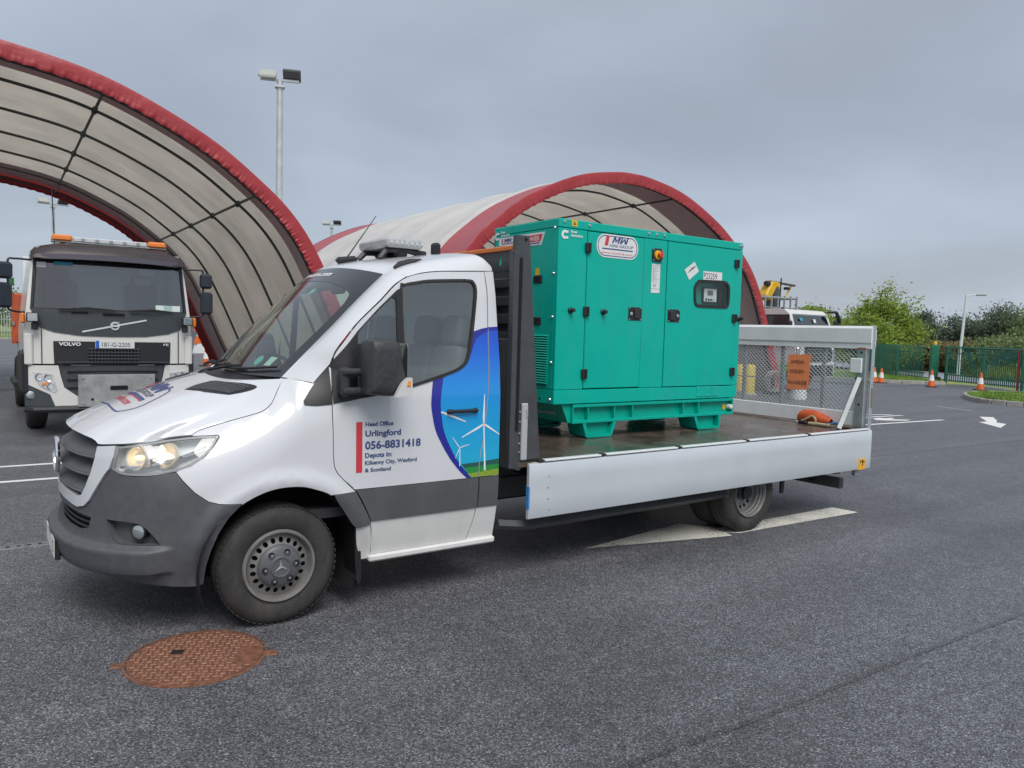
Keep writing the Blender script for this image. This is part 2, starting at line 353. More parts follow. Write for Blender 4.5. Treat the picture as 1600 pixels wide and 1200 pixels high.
# ================================================================== SETTING
def asphalt(name, base, spd=1.0):
    m = bpy.data.materials.new(name); m.use_nodes = True; t = m.node_tree; b = t.nodes['Principled BSDF']
    c = t.nodes.new('ShaderNodeTexCoord')
    def N_(k, **kw):
        n = t.nodes.new(k)
        for a, v in kw.items():
            if a in n.inputs: n.inputs[a].default_value = v
            else: setattr(n, a, v)
        return n
    vo = N_('ShaderNodeTexVoronoi', Scale=150.0); t.links.new(c.outputs['Object'], vo.inputs['Vector'])
    no = N_('ShaderNodeTexNoise', Scale=330.0, Detail=2.0); t.links.new(c.outputs['Object'], no.inputs['Vector'])
    lg = N_('ShaderNodeTexNoise', Scale=.55, Detail=6.0, Roughness=.62); t.links.new(c.outputs['Object'], lg.inputs['Vector'])
    md = N_('ShaderNodeTexNoise', Scale=9.0, Detail=4.0); t.links.new(c.outputs['Object'], md.inputs['Vector'])
    # each stone its own grey
    sp = N_('ShaderNodeSeparateColor'); t.links.new(vo.outputs['Color'], sp.inputs[0])
    r = N_('ShaderNodeValToRGB'); E = r.color_ramp.elements
    E[0].position = 0; E[0].color = (*[q * .28 for q in base], 1); E[1].position = 1; E[1].color = (.46, .46, .46, 1)
    for p, k in ((.35, .60), (.7, 1.10), (.93, 1.8), (.985, 2.6)):
        q = E.new(p); q.color = (*[min(1, z * k) for z in base], 1)
    t.links.new(sp.outputs[0], r.inputs[0])
    m1 = N_('ShaderNodeMapRange'); t.links.new(lg.outputs[0], m1.inputs[0]); m1.inputs[1].default_value = .3; m1.inputs[2].default_value = .7; m1.inputs[3].default_value = .86; m1.inputs[4].default_value = 1.16
    m2 = N_('ShaderNodeMapRange'); t.links.new(md.outputs[0], m2.inputs[0]); m2.inputs[1].default_value = .3; m2.inputs[2].default_value = .7; m2.inputs[3].default_value = .86; m2.inputs[4].default_value = 1.14
    # tyre-polished lanes along X and damp patches
    mp = N_('ShaderNodeMapping'); mp.inputs['Scale'].default_value = (.045, 1.15, 1); t.links.new(c.outputs['Object'], mp.inputs[0]); ln = N_('ShaderNodeTexNoise', Scale=1.0, Detail=5.0, Roughness=.55); t.links.new(mp.outputs[0], ln.inputs['Vector'])
    m3 = N_('ShaderNodeMapRange'); t.links.new(ln.outputs[0], m3.inputs[0]); m3.inputs[1].default_value = .35; m3.inputs[2].default_value = .68; m3.inputs[3].default_value = .84; m3.inputs[4].default_value = 1.13
    dp = N_('ShaderNodeTexNoise', Scale=.23, Detail=7.0, Roughness=.6, Distortion=.6); t.links.new(c.outputs['Object'], dp.inputs['Vector']); m4 = N_('ShaderNodeMapRange'); t.links.new(dp.outputs[0], m4.inputs[0]); m4.inputs[1].default_value = .54; m4.inputs[2].default_value = .64; m4.inputs[3].default_value = 1.0; m4.inputs[4].default_value = .80
    ma = N_('ShaderNodeMath', operation='MULTIPLY'); t.links.new(m3.outputs[0], ma.inputs[0]); t.links.new(m4.outputs[0], ma.inputs[1]); mb_ = N_('ShaderNodeMath', operation='MULTIPLY'); t.links.new(m1.outputs[0], mb_.inputs[0]); t.links.new(m2.outputs[0], mb_.inputs[1])
    mm = N_('ShaderNodeMath', operation='MULTIPLY'); t.links.new(ma.outputs[0], mm.inputs[0]); t.links.new(mb_.outputs[0], mm.inputs[1])
    mx = N_('ShaderNodeVectorMath', operation='SCALE'); t.links.new(r.outputs[0], mx.inputs[0]); t.links.new(mm.outputs[0], mx.inputs['Scale'])
    t.links.new(mx.outputs[0], b.inputs['Base Color'])
    rr = N_('ShaderNodeMapRange'); t.links.new(lg.outputs[0], rr.inputs[0]); rr.inputs[1].default_value = .35; rr.inputs[2].default_value = .7; rr.inputs[3].default_value = .38; rr.inputs[4].default_value = .62
    t.links.new(rr.outputs[0], b.inputs['Roughness'])
    # relief: stones proud of the binder
    iv = N_('ShaderNodeMath', operation='SUBTRACT'); iv.inputs[0].default_value = 1.0; t.links.new(vo.outputs['Distance'], iv.inputs[1])
    ad = N_('ShaderNodeMath', operation='ADD'); t.links.new(iv.outputs[0], ad.inputs[0]); t.links.new(no.outputs[0], ad.inputs[1])
    bp = N_('ShaderNodeBump'); bp.inputs['Strength'].default_value = .75; bp.inputs['Distance'].default_value = .006
    t.links.new(ad.outputs[0], bp.inputs['Height']); t.links.new(bp.outputs[0], b.inputs['Normal'])
    return m
M_asph = asphalt('asphalt_wet', (.132, .135, .148))
def paintmat(name, col, wear=.5):
    m = bpy.data.materials.new(name); m.use_nodes = True; t = m.node_tree; b = t.nodes['Principled BSDF']; b.inputs['Roughness'].default_value = .6
    c = t.nodes.new('ShaderNodeTexCoord'); v = t.nodes.new('ShaderNodeTexNoise'); v.inputs['Scale'].default_value = 90; v.inputs['Detail'].default_value = 4; t.links.new(c.outputs['Object'], v.inputs['Vector'])
    l = t.nodes.new('ShaderNodeTexNoise'); l.inputs['Scale'].default_value = 3; l.inputs['Detail'].default_value = 5; t.links.new(c.outputs['Object'], l.inputs['Vector'])
    a = t.nodes.new('ShaderNodeMath'); a.operation = 'MULTIPLY_ADD'; a.inputs[1].default_value = .55; t.links.new(l.outputs[0], a.inputs[0]); t.links.new(v.outputs[0], a.inputs[2])
    r = t.nodes.new('ShaderNodeValToRGB'); E = r.color_ramp.elements; E[0].position = .50 + wear * .12; E[0].color = (.06, .06, .06, 1); E[1].position = .60 + wear * .12; E[1].color = (*col, 1)
    t.links.new(a.outputs[0], r.inputs[0]); t.links.new(r.outputs[0], b.inputs['Base Color'])
    bp = t.nodes.new('ShaderNodeBump'); bp.inputs['Strength'].default_value = .4; bp.inputs['Distance'].default_value = .004; t.links.new(v.outputs[0], bp.inputs['Height']); t.links.new(bp.outputs[0], b.inputs['Normal'])
    return m
M_mark = paintmat('road_paint_worn', (.66, .65, .58), .85); M_mark2 = paintmat('road_paint', (.74, .74, .72), .05)
M_grass = mat('grass', (.14, .22, .03), .8, var=.45, vscale=3, detail=8, bump=.5, bscale=30)
M_field = mat('field_grass', (.22, .27, .085), .9, var=.4, vscale=.25, detail=8)
M_conc = mat('kerb_concrete', (.36, .35, .32), .8, var=.2, vscale=4, bump=.25, bscale=60)

def sheet(poly, z): return MB().add([(x, y, z) for x, y in poly], [tuple(range(len(poly)))])
def ccw(p):
    a = sum(p[i][0] * p[(i + 1) % len(p)][1] - p[(i + 1) % len(p)][0] * p[i][1] for i in range(len(p))); return p if a > 0 else p[::-1]
struct('ground', sheet([(-1500, -1500), (1500, -1500), (1500, 1500), (-1500, 1500)], -.03), M_field)
FENCE = [(40.6, 19.1), (37.5, 16.4), (35.2, 14.35), (33.7, 12.2), (33.7, 11.3), (32.6, 9.35), (30.75, 7.15), (28.6, 4.6), (24, -1.2), (16, -11)]
VERGE = [(30.0, 13.4), (30.3, 12.75), (30.6, 12.35), (30.95, 11.75), (31.5, 11.0), (32.3, 10.6)]
YARD = [(-60, -60), (60, -60), (40, -11), (24.8, -1.4), (31.3, 6.9), (33.2, 9.2), (33.2, 10.6)] + VERGE[::-1] + [(30.0, 40), (30, 69), (-60, 69)]
struct('asphalt_yard', sheet(ccw(YARD), 0.0), M_asph)

# grass verge in front of the fence, with its kerb stones
struct('grass_verge', sheet(ccw(VERGE + [(33.75, 11.6), (33.9, 12.3), (35.3, 14.3), (37.6, 16.3), (41, 19.4), (50, 40), (30, 40)]), .10), M_grass)
def kerb(name, path, label):
    t = thing(name, label, 'kerb'); L = resample([tuple(q) for q in path] , .9) if False else None
    k = 0
    for i in range(len(path) - 1):
        a = V(*path[i], 0); b = V(*path[i + 1], 0); n = max(1, round(np.linalg.norm(b - a) / .915)); d = unit(b - a); ang = math.atan2(d[1], d[0]); L = np.linalg.norm(b - a) / n
        for j in range(n):
            c = a + d * L * (j + .5); MB().box((0, 0, 0), (L - .012, .125, .16), bev=.012).build('kerb_stone', M_conc, t).matrix_local = Matrix.Translation((c[0], c[1], .055 + .004 * math.sin(9 * k))) @ Matrix.Rotation(ang, 4, 'Z'); k += 1
    return t
kerb('kerb', [(30.0, 20), (30.0, 13.4)] + VERGE[1:], 'pale concrete kerb along the grass verge below the green fence')
ISL = [(23.4, 3.4), (23.2, 4.1), (23.15, 4.9), (23.55, 5.5), (24.4, 6.15), (25.6, 6.75), (26.6, 7.0), (27.8, 6.85), (28.6, 6.2), (28.4, 5.2), (26.5, 2.2), (24.2, 2.3)]
struct('grass_island', sheet(ccw([tuple(q) for q in crom(ISL, 4, True)]), .105), M_grass)
kerb('island_kerb', [tuple(q) for q in crom(ISL, 2, True)] + [ISL[0]], 'pale concrete kerb round the grass island at the right edge')
# tufts on the two grass areas
def tufts(name, polys, n, hmax, m, z0):
    mb = MB(); vs = []; fs = []
    for poly, k in polys:
        P_ = np.array(poly); lo, hi = P_.min(0), P_.max(0); c = 0
        while c < k:
            x, y = RNG.uniform(lo, hi)
            if not inside(poly, (x, y)): continue
            c += 1; a = RNG.uniform(0, 6.28); hh = hmax * RNG.uniform(.4, 1); w_ = .012 + .012 * RNG.random(); lx, ly = RNG.normal(0, .03, 2); b = len(vs)
            vs += [(x - w_ * math.cos(a), y - w_ * math.sin(a), z0), (x + w_ * math.cos(a), y + w_ * math.sin(a), z0), (x + lx, y + ly, z0 + hh)]; fs.append((b, b + 1, b + 2))
    mb.add(vs, fs); o = mb.build(name, m, None, None); o['kind'] = 'stuff'; return o
M_blade = mat('grass_blade', (.16, .27, .04), .7, var=.4, vscale=1.5)
g1 = tufts('grass', [([tuple(q) for q in crom(ISL, 4, True)], 9000), (VERGE + [(33.6, 11.6), (33.8, 12.3), (35.2, 14.3), (37, 16), (33, 20), (30.2, 16)], 12000)], 0, .09, M_blade, .10)
tag(g1, 'short mown grass on the verge and the kerbed island', 'grass')

# a wet grey track and rough meadow beyond the fence
M_track = mat('track', (.30, .33, .38), .35, var=.15, vscale=.6)
struct('track', sheet(ccw([(58, 40), (36.6, 12.2), (31, 1), (34.5, -.5), (40.5, 10.8), (63, 38)]), .012), M_track)

# ------------------------------------------------ painted markings and joints in the yard
def marking(name, polys, m, label, z=.004):
    mb = MB()
    for p in polys: mb.add([(x, y, z) for x, y in ccw(p)], [tuple(range(len(p)))])
    o = mb.build(name, m); o['kind'] = 'structure'; return o
def strip(x0, y0, x1, y1, w_):
    d = unit(V(x1 - x0, y1 - y0)); n = V(-d[1], d[0]) * w_ / 2; a, b = V(x0, y0), V(x1, y1); return [tuple(a - n), tuple(b - n), tuple(b + n), tuple(a + n)]
marking('lane_arrow', [[(2.60, -.65), (3.93, -.46), (4.10, -.70), (4.10, -.76), (5.90, -.78), (5.93, -1.05), (4.14, -.97), (4.05, -.90), (4.02, -1.0)]], M_mark, '')
marking('lane_arrow', [[(18.45, 3.22), (18.70, 3.02), (17.9, 2.6), (17.42, 2.42), (17.27, 2.15), (16.28, 1.86), (17.05, 2.62), (17.40, 2.60)]], M_mark2, '')
marking('bay_line', [strip(-14, 5.41, 4.0, 5.37, .10)], M_mark2, ''); marking('bay_line', [strip(-14, 4.42, 4.0, 4.36, .10)], M_mark2, '')
marking('bay_line', [strip(9.5, 3.75, 16.7, 3.23, .11)], M_mark2, ''); marking('bay_line', [strip(9.5, 4.75, 16.75, 4.2, .10)], M_mark2, ''); marking('bay_line', [strip(14.0, 5.35, 16.65, 4.40, .09)], M_mark2, '')
marking('bay_symbol', [[(15.0, 3.86), (15.2, 4.07), (15.55, 4.12), (15.62, 3.98), (15.9, 4.0), (15.75, 3.86), (15.5, 3.83), (15.9, 3.56), (15.6, 3.5), (15.27, 3.64)]], M_mark2, '')
marking('worn_line', [strip(20.4, 5.15, 19.9, 4.0, .06)], M_mark, ''); marking('worn_line', [strip(30.5, 11.2, 29.0, 11.9, .07)], M_mark2, '')
M_seam = mat('joint_seal', (.115, .115, .125), .5, var=.25, vscale=12, bump=.3, bscale=90)
M_seam2 = asphalt('joint_seal_dark', (.098, .104, .114))
marking('asphalt_joint', [strip(7.2, 1.10, 19.0, .62, .11)], M_seam, '', .003)
marking('asphalt_joint', [[(-.3, -3.10), (.8, -3.115), (1.6, -3.17), (2.6, -3.18), (4.2, -3.23), (8, -3.35), (8, -3.37), (4.2, -3.252), (2.6, -3.205), (1.6, -3.195), (.8, -3.15), (-.3, -3.135)]], M_seam2, '', .003)

# drain channel with a slotted cover
t = thing('drain_channel', 'narrow slotted grey drain channel across the asphalt left of the truck', 'drain', (0, 0, 0))
M_dr = mat('drain_steel', (.20, .20, .20), .55, metal=.3, var=.25, vscale=14)
for k in range(7):
    MB().box((-4.63 + k * 1.0, 1.58, -.010), (.985, .115, .030), bev=.004).build('grating', M_dr, t)
mb = MB()
for k in range(100): mb.box((-5.1 + k * .07, 1.58, .0045), (.026, .030, .004))
o = mb.build('slots', mat('slot_black', (.008, .008, .008), .9), t); o['kind'] = 'stuff'

# round rusty manhole cover
M_rust = mat('rusty_iron', (.20, .085, .048), .62, var=.45, vscale=26, bump=.35, bscale=120, dirt=((.10, .075, .06), .55, 9), spec=.4)
M_rust2 = mat('rusty_iron_worn', (.30, .155, .105), .5, var=.35, vscale=30, bump=.3, bscale=120)
cx, cy, cr = -.505, -1.165, .335
t = thing('manhole_cover', 'round rusty brown cast iron manhole cover in front of the front wheel', 'manhole cover', (cx, cy, 0))
MB().lathe([(cr + .018, -.02), (cr + .018, .004), (cr + .006, .006), (cr + .004, -.02)], n=64).build('frame', M_rust, t)
MB().lathe([(0, .003), (cr - .004, .003), (cr - .003, -.02)], n=64).build('plate', M_rust, t)
MB().lathe([(cr - .004, -.004), (cr + .006, -.004)], n=64).build('dark_gap', mat('gap_black', (.012, .010, .009), .9), t)  # near-black ring in the joint between frame and plate
mb = MB(); th = R(-28); s_ = .031
for i in range(-12, 13):
    for j in range(-12, 13):
        p = V(i * s_, j * s_)
        if np.hypot(*p) > cr - .022: continue
        q = rotz(th)[:2, :2] @ p
        if abs(p[0] + .115) < .032 and abs(p[1] - .06) < .032 or p[0] > .2 and abs(p[1]) < .10: continue
        a = th + (0 if (i + j) % 2 else math.pi / 2)
        mb.box((q[0], q[1], .0055), (s_ * .86, .010, .006), rotz(a), bev=.0025)
o = mb.build('tread_pattern', M_rust2, t)
p = rotz(th)[:2, :2] @ V(-.115, .06); MB().box((p[0], p[1], .005), (.062, .050, .006), rotz(th), bev=.002).build('lifting_hole', mat('hole_dark', (.012, .008, .006), .9), t)
for a in (R(-24), R(166)):
    c_ = V(math.cos(a), math.sin(a)) * (cr + .035); MB().box((c_[0], c_[1], .001), (.075, .060, .012), rotz(a), bev=.006).build('hinge_lug', M_rust, t)

# ------------------------------------------------------------------ palisade fence and gate
M_gr = mat('fence_green', (.016, .145, .095), .45, var=.2, vscale=2, coat=.2)
pale_mb = MB(); HF = 1.52
for sx in (0,):
    pr = [(-.034, 0), (-.018, -.016), (.018, -.016), (.034, 0)]
    vs = [(x, y, z) for z in (0, HF) for x, y in pr] + [(0, -.012, HF + .07)]
    pale_mb.add(vs, [(0, 1, 5, 4), (1, 2, 6, 5), (2, 3, 7, 6), (4, 5, 8), (5, 6, 8), (6, 7, 8)])
pale_me = pale_mb.mesh('pale', M_gr)
def fence_run(name, label, pts, posts=(), red=None):
    t = thing(name, label, 'fence'); n_ = 0
    for i in range(len(pts) - 1):
        a, b = V(*pts[i], 0), V(*pts[i + 1], 0); L = np.linalg.norm(b - a); d = unit(b - a); ang = math.atan2(d[1], d[0]); nx = V(d[1], -d[0], 0)
        k = int(L / .135)
        for j in range(k):
            p = a + d * (j + .5) * L / k; o = bpy.data.objects.new('pale', pale_me); COL.objects.link(o); o.parent = t; o.location = (p[0], p[1], .09 + .01 * math.sin(j * 3.1)); o.rotation_euler = (0, 0, ang + .03 * math.sin(j)); n_ += 1
        for z in (.38, 1.32): MB().box((0, 0, 0), (L, .045, .045)).build('rail', M_gr, t).matrix_local = Matrix.Translation(((a[0] + b[0]) / 2 + .035 * -nx[0], (a[1] + b[1]) / 2 + .035 * -nx[1], z)) @ Matrix.Rotation(ang, 4, 'Z')
        MB().box((0, 0, .8), (.10, .10, 1.6), bev=.01).build('post', M_gr, t).matrix_local = Matrix.Translation((a[0] - .08 * nx[0], a[1] - .08 * nx[1], 0)) @ Matrix.Rotation(ang, 4, 'Z')
    return t
fence_run('palisade_fence', 'dark green palisade fence behind the pair of traffic cones', FENCE[:4][::-1] if False else FENCE[:4])
fence_run('palisade_fence', 'dark green palisade fence at the right edge beyond the grass island', FENCE[6:9])
t = fence_run('palisade_gate', 'wide green palisade sliding gate with a red upright at its right end', FENCE[4:7]); t['category'] = 'gate'
M_red = mat('red_post', (.45, .03, .03), .5)
d = unit(V(FENCE[6][0] - FENCE[5][0], FENCE[6][1] - FENCE[5][1])); p = V(*FENCE[6]) - d * .22
MB().box((p[0] - .06, p[1] - .06, .82), (.07, .07, 1.55), bev=.01).build('closing_post', M_red, t)
a, b = V(*FENCE[4], 1.60), V(*FENCE[6], 1.60); 
for i in (4, 5):
    a, b = V(*FENCE[i], 1.585), V(*FENCE[i + 1], 1.585); MB().tube([a, b], .035, 6).build('top_rail', M_gr, t)
t = thing('gate_post', 'stout green steel gate post with a yellow beacon on top', 'post', (33.66, 11.75, 0))
MB().box((0, 0, .84), (.18, .34, 1.66), rotz(R(50)), bev=.02).build('column', M_gr, t)
MB().box((.0, -.1, .15), (.36, .30, .22), rotz(R(50)), bev=.02).build('motor_box', mat('motor_black', (.02, .02, .022), .5), t)
MB().lathe([(.0, 0), (.07, 0), (.07, .10), (.05, .15), (0, .16)], (0, 0, 1.68), n=12).build('beacon', mat('beacon_yellow', (.75, .45, .02), .3), t)

# ------------------------------------------------------------------ trees
def leafmat(name, col):
    m = bpy.data.materials.new(name); m.use_nodes = True; tt = m.node_tree; b = tt.nodes['Principled BSDF']; b.inputs['Roughness'].default_value = .55
    g = tt.nodes.new('ShaderNodeNewGeometry'); r = tt.nodes.new('ShaderNodeValToRGB'); E = r.color_ramp.elements
    E[0].color = (*[q * .55 for q in col], 1); E[1].color = (*[min(1, q * 1.65) for q in col], 1); tt.links.new(g.outputs['Random Per Island'], r.inputs[0]); tt.links.new(r.outputs[0], b.inputs['Base Color'])
    tr = tt.nodes.new('ShaderNodeBsdfTranslucent'); tt.links.new(r.outputs[0], tr.inputs[0]); mx = tt.nodes.new('ShaderNodeMixShader'); mx.inputs[0].default_value = .45
    o = tt.nodes['Material Output']; tt.links.new(b.outputs[0], mx.inputs[1]); tt.links.new(tr.outputs[0], mx.inputs[2]); tt.links.new(mx.outputs[0], o.inputs[0]); return m
L_bright = leafmat('leaf_bright', (.26, .35, .060)); L_mid = leafmat('leaf_mid', (.20, .265, .11)); L_dark = leafmat('leaf_dark', (.13, .17, .115)); L_brown = leafmat('leaf_brown', (.25, .22, .10))
M_bark = mat('bark', (.10, .08, .06), .9, var=.3, vscale=8)
def tree(name, label, loc, h, rx, lm, nb=26, nl=130, leaf=.11, seed=0, lean=0.12, trunk=.12, base=.15, ry=None, group=None, sprig=False):
    rg = np.random.default_rng(seed); t = thing(name, label, 'tree' if 'bush' not in name and 'hedge' not in name else 'bush', loc, 0, group); ry = ry or rx
    tr = MB(); top = V(lean * h, -lean * h * .4, h * .86); pts = [V(0, 0, -.1)]
    for k in range(1, 7): pts.append(top * k / 6 + V(*rg.normal(0, .05 * h / 6, 2), 0))
    tr.tube(pts, [trunk * (1 - .14 * k) for k in range(7)], 7)
    vs = []; fs = []
    for k in range(nb):
        f = (k + rg.random()) / nb; z = h * (base + (1 - base) * f); pr = math.sin(math.pi * min(.97, .22 + .72 * f)) ** .8
        a = rg.uniform(0, 6.283); rr = math.sqrt(rg.random()) * pr; c = V(lean * z + rr * rx * math.cos(a), -lean * z * .4 + rr * ry * math.sin(a), z + rg.normal(0, .05 * h))
        s0 = pts[min(6, max(1, int(f * 5)))]
        tr.tube([s0, (s0 + c) / 2 + V(0, 0, .06 * h), c], [trunk * .35, trunk * .2, .012], 5)
        cs = V(rx * .36, ry * .36, h * .11) * rg.uniform(.65, 1.25)
        for q in range(int(nl * rg.uniform(.7, 1.3))):
            p = c + rg.normal(0, .55, 3) * cs; n = unit(rg.normal(0, 1, 3) + V(.2, 0, .7)); u_, v_, _ = frame(n); al = rg.uniform(0, 6.28); e1 = math.cos(al) * u_ + math.sin(al) * v_; e2 = np.cross(n, e1); L = leaf * rg.uniform(.6, 1.3)
            b = len(vs); vs += [p - e1 * L, p + e2 * L * .45, p + e1 * L + n * L * .25, p - e2 * L * .45]; fs.append((b, b + 1, b + 2, b + 3))
    if sprig:
        for (dx, zz_, ww) in sprig:
            s0 = pts[5]; c = V(dx, -dx * .6, zz_); tr.tube([s0, (s0 + c) / 2 + V(.1, 0, .1), c], [.05, .03, .01], 5)
            for q in range(260):
                f = rg.random(); p = s0 * (1 - f) + c * f + rg.normal(0, ww, 3) * (.3 + f); n = unit(rg.normal(0, 1, 3)); u_, v_, _ = frame(n); L = leaf * rg.uniform(.6, 1.2); b = len(vs); vs += [p - u_ * L, p + v_ * L * .5, p + u_ * L, p - v_ * L * .5]; fs.append((b, b + 1, b + 2, b + 3))
    tr.build('trunk', M_bark, t); MB().add(vs, fs).build('crown', lm, t, None); return t
TG = 'trees beyond the green fence'
tree('tree', 'bright green leafy tree with a tall thin leading shoot beyond the fence', (43.9, 20.5, 0), 3.9, 2.45, L_bright, 58, 330, .095, 1, .06, sprig=[(.9, 5.5, .16), (1.5, 4.9, .2), (.35, 5.0, .2), (2.6, 4.4, .22), (-.6, 4.5, .2)])
tree('tree', 'yellow green bushy tree just behind the loading ramp beam', (39.4, 21.6, 0), 3.4, 1.9, L_bright, 36, 300, .095, 2, .04)
tree('tree', 'low bright bush filling the gap between the two bright trees', (41.2, 19.2, 0), 2.6, 1.9, L_bright, 28, 280, .09, 3, 0)
tree('tree', 'small grey green tree showing over the white lorry roof', (51, 30.2, 0), 4.0, 1.9, L_mid, 26, 150, .14, 4, .08)
tree('tree', 'dark tree with a leaning tip right of the bright tree', (52.6, 22.5, 0), 3.7, 2.2, L_dark, 32, 290, .10, 5, .16)
tree('tree', 'dark wind swept tree left of the slim lamp post', (53.0, 20.2, 0), 3.25, 2.1, L_dark, 30, 290, .10, 6, .15)
tree('tree', 'dark wind swept tree directly behind the slim lamp post', (54.6, 18.9, 0), 3.3, 2.2, L_mid, 30, 290, .10, 7, .18)
tree('tree', 'tallest dark wind swept tree right of the slim lamp post', (52.6, 16.7, 0), 3.8, 2.2, L_dark, 34, 290, .10, 8, .15)
tree('tree', 'dark tree cut by the right edge of the picture', (50.6, 14.4, 0), 3.7, 2.3, L_mid, 34, 290, .10, 9, .12)
tree('tree', 'grey green tree beyond the right edge of the fence', (48, 10.6, 0), 3.6, 2.4, L_dark, 30, 290, .10, 10, .12)
for i, (x, y, h, rx, lm, lb) in enumerate([(47.8, 19.0, 1.75, 1.5, L_brown, 'brownish bush above the fence left of the gate post'), (47.5, 16.6, 1.9, 1.7, L_brown, 'rusty green hedge bush above the gate beside the lamp post'), (45.4, 14.0, 2.1, 1.9, L_mid, 'green hedge bush above the middle of the gate'), (43.5, 11.5, 2.15, 2.0, L_mid, 'green hedge bush above the red gate post'), (47.6, 21.6, 2.4, 1.7, L_mid, 'dull green bush between the bright tree and the dark trees')]):
    tree('hedge_bush', lb, (x, y, 0), h, rx, lm, 26, 170, .12, 20 + i, 0, .06, .05)
# rough meadow plants seen through the pales
mb = MB(); vs = []; fs = []
for k in range(14000):
    f = RNG.random(); i = RNG.integers(0, len(FENCE) - 3); a = V(*FENCE[i]); b = V(*FENCE[i + 1]); p = a + (b - a) * f; nx = unit(V(-(b - a)[1], (b - a)[0])); p = p + nx * (5.2 + 7 * RNG.random()); hh = RNG.uniform(.25, .75); an = RNG.uniform(0, 6.28); l_ = RNG.normal(0, .12, 2); q = len(vs)
    vs += [(p[0] - .03 * math.cos(an), p[1] - .03 * math.sin(an), -.03), (p[0] + .03 * math.cos(an), p[1] + .03 * math.sin(an), -.03), (p[0] + l_[0], p[1] + l_[1], hh)]; fs.append((q, q + 1, q + 2))
o = mb.add(vs, fs).build('meadow', leafmat('meadow_leaf', (.26, .32, .09)), None, None); o['kind'] = 'stuff'; tag(o, 'rough yellow green meadow growth behind the green fence', 'grass')

# ------------------------------------------------------------------ far left: field edge, fence, hedge
struct('far_verge', sheet([(-60, 69), (30, 69), (30, 110), (-60, 110)], .06), M_grass)
kerb('far_kerb', [(-14, 68.95), (12, 68.95)], 'distant pale kerb at the far left edge of the yard')
t = thing('far_fence', 'distant pale palisade fence on the grass bank at the far left', 'fence')
for k in range(90): MB() if False else None
fp = MB().box((0, 0, .95), (.07, .02, 1.9)).mesh('pale', mat('galvanised', (.45, .47, .48), .5, metal=.4))
for k in range(70):
    o = bpy.data.objects.new('pale', fp); COL.objects.link(o); o.parent = t; o.location = (-8 + k * .2, 76, .1)
for z in (.6, 1.6): MB().box((-1, 76.05, z), (14, .05, .06)).build('rail', MATS['galvanised'], t)
for i, (x, y, h, rx) in enumerate([(-7, 92, 5, 4), (0, 96, 5.5, 4.5), (7.5, 94, 4.6, 4.5), (14.5, 93, 5, 4.5), (22, 92, 4.6, 4)]):
    tree('tree', ['far tree behind the left mirrors of the orange lorry', 'far tree left of the black and white lorry cab', 'far tree behind the lorry standing in the left shelter', 'far tree seen through the left shelter', 'far tree between the two shelters'][i], (x, y, 0), h, rx, L_mid, 30, 110, .22, 40 + i, 0, .2)

# grey warehouse far behind the shelters
t = thing('warehouse', 'grey clad warehouse roofline between the two shelters', 'building', (24, 62, 0))
M_clad = mat('grey_cladding', (.20, .23, .25), .5, var=.08, vscale=.5)
MB().box((0, 0, 3.6), (22, 12, 7.2)).build('wall', M_clad, t)
MB().prism([(-11.3, 7.2), (11.3, 7.2), (11.3, 7.5), (0, 8.6), (-11.3, 7.5)], (0, 6.3, 0), XA, ZA, 12.6).build('roof', mat('roof_grey', (.28, .31, .33), .5), t)
for k in range(10): MB().box((-9.9 + k * 2.2, -6.03, 3.6), (.06, .06, 7.1)).build('cladding_joint', mat('joint_grey', (.12, .14, .15), .5), t)
# ================================================================== FABRIC SHELTERS
def fabricmat(name, col, tr=.35, rough=.45):
    m = bpy.data.materials.new(name); m.use_nodes = True; t = m.node_tree; b = t.nodes['Principled BSDF']; b.inputs['Roughness'].default_value = rough
    c = t.nodes.new('ShaderNodeTexCoord'); n = t.nodes.new('ShaderNodeTexNoise'); n.inputs['Scale'].default_value = 1.1; n.inputs['Detail'].default_value = 6; t.links.new(c.outputs['Object'], n.inputs['Vector'])
    r = t.nodes.new('ShaderNodeValToRGB'); E = r.color_ramp.elements; E[0].position = .25; E[1].position = .7; E[0].color = (*[q * .86 for q in col], 1); E[1].color = (*col, 1)
    t.links.new(n.outputs[0], r.inputs[0]); t.links.new(r.outputs[0], b.inputs['Base Color'])
    x = t.nodes.new('ShaderNodeBsdfTranslucent'); t.links.new(r.outputs[0], x.inputs[0]); mx = t.nodes.new('ShaderNodeMixShader'); mx.inputs[0].default_value = tr
    o = t.nodes['Material Output']; t.links.new(b.outputs[0], mx.inputs[1]); t.links.new(x.outputs[0], mx.inputs[2]); t.links.new(mx.outputs[0], o.inputs[0])
    n2 = t.nodes.new('ShaderNodeTexNoise'); n2.inputs['Scale'].default_value = 5; n2.inputs['Detail'].default_value = 3; t.links.new(c.outputs['Object'], n2.inputs['Vector'])
    bp = t.nodes.new('ShaderNodeBump'); bp.inputs['Strength'].default_value = .25; bp.inputs['Distance'].default_value = .05; t.links.new(n2.outputs[0], bp.inputs['Height']); t.links.new(bp.outputs[0], b.inputs['Normal'])
    return m
M_fw = fabricmat('fabric_white', (.95, .945, .93), .48); M_fin = fabricmat('fabric_beige_lit', (.90, .84, .74), .62, .6); M_fr = fabricmat('fabric_red', (.46, .10, .115), .14); M_lin = fabricmat('fabric_lining', (.74, .65, .64), .35, .6)  # beige inner cloth: cast of light through the white roof put into colour
M_val = fabricmat('fabric_red_valance', (.40, .040, .048), .05, .42)
M_rib = mat('rib_steel', (.075, .085, .075), .5, metal=.2, var=.2, vscale=5)
HP = [(7.1, 0), (6.55, 1.2), (6.05, 2.35), (5.58, 3.3), (5.1, 3.95), (4.5, 4.48), (3.7, 5.05), (2.65, 5.57), (1.7, 5.9), (.6, 6.09)]
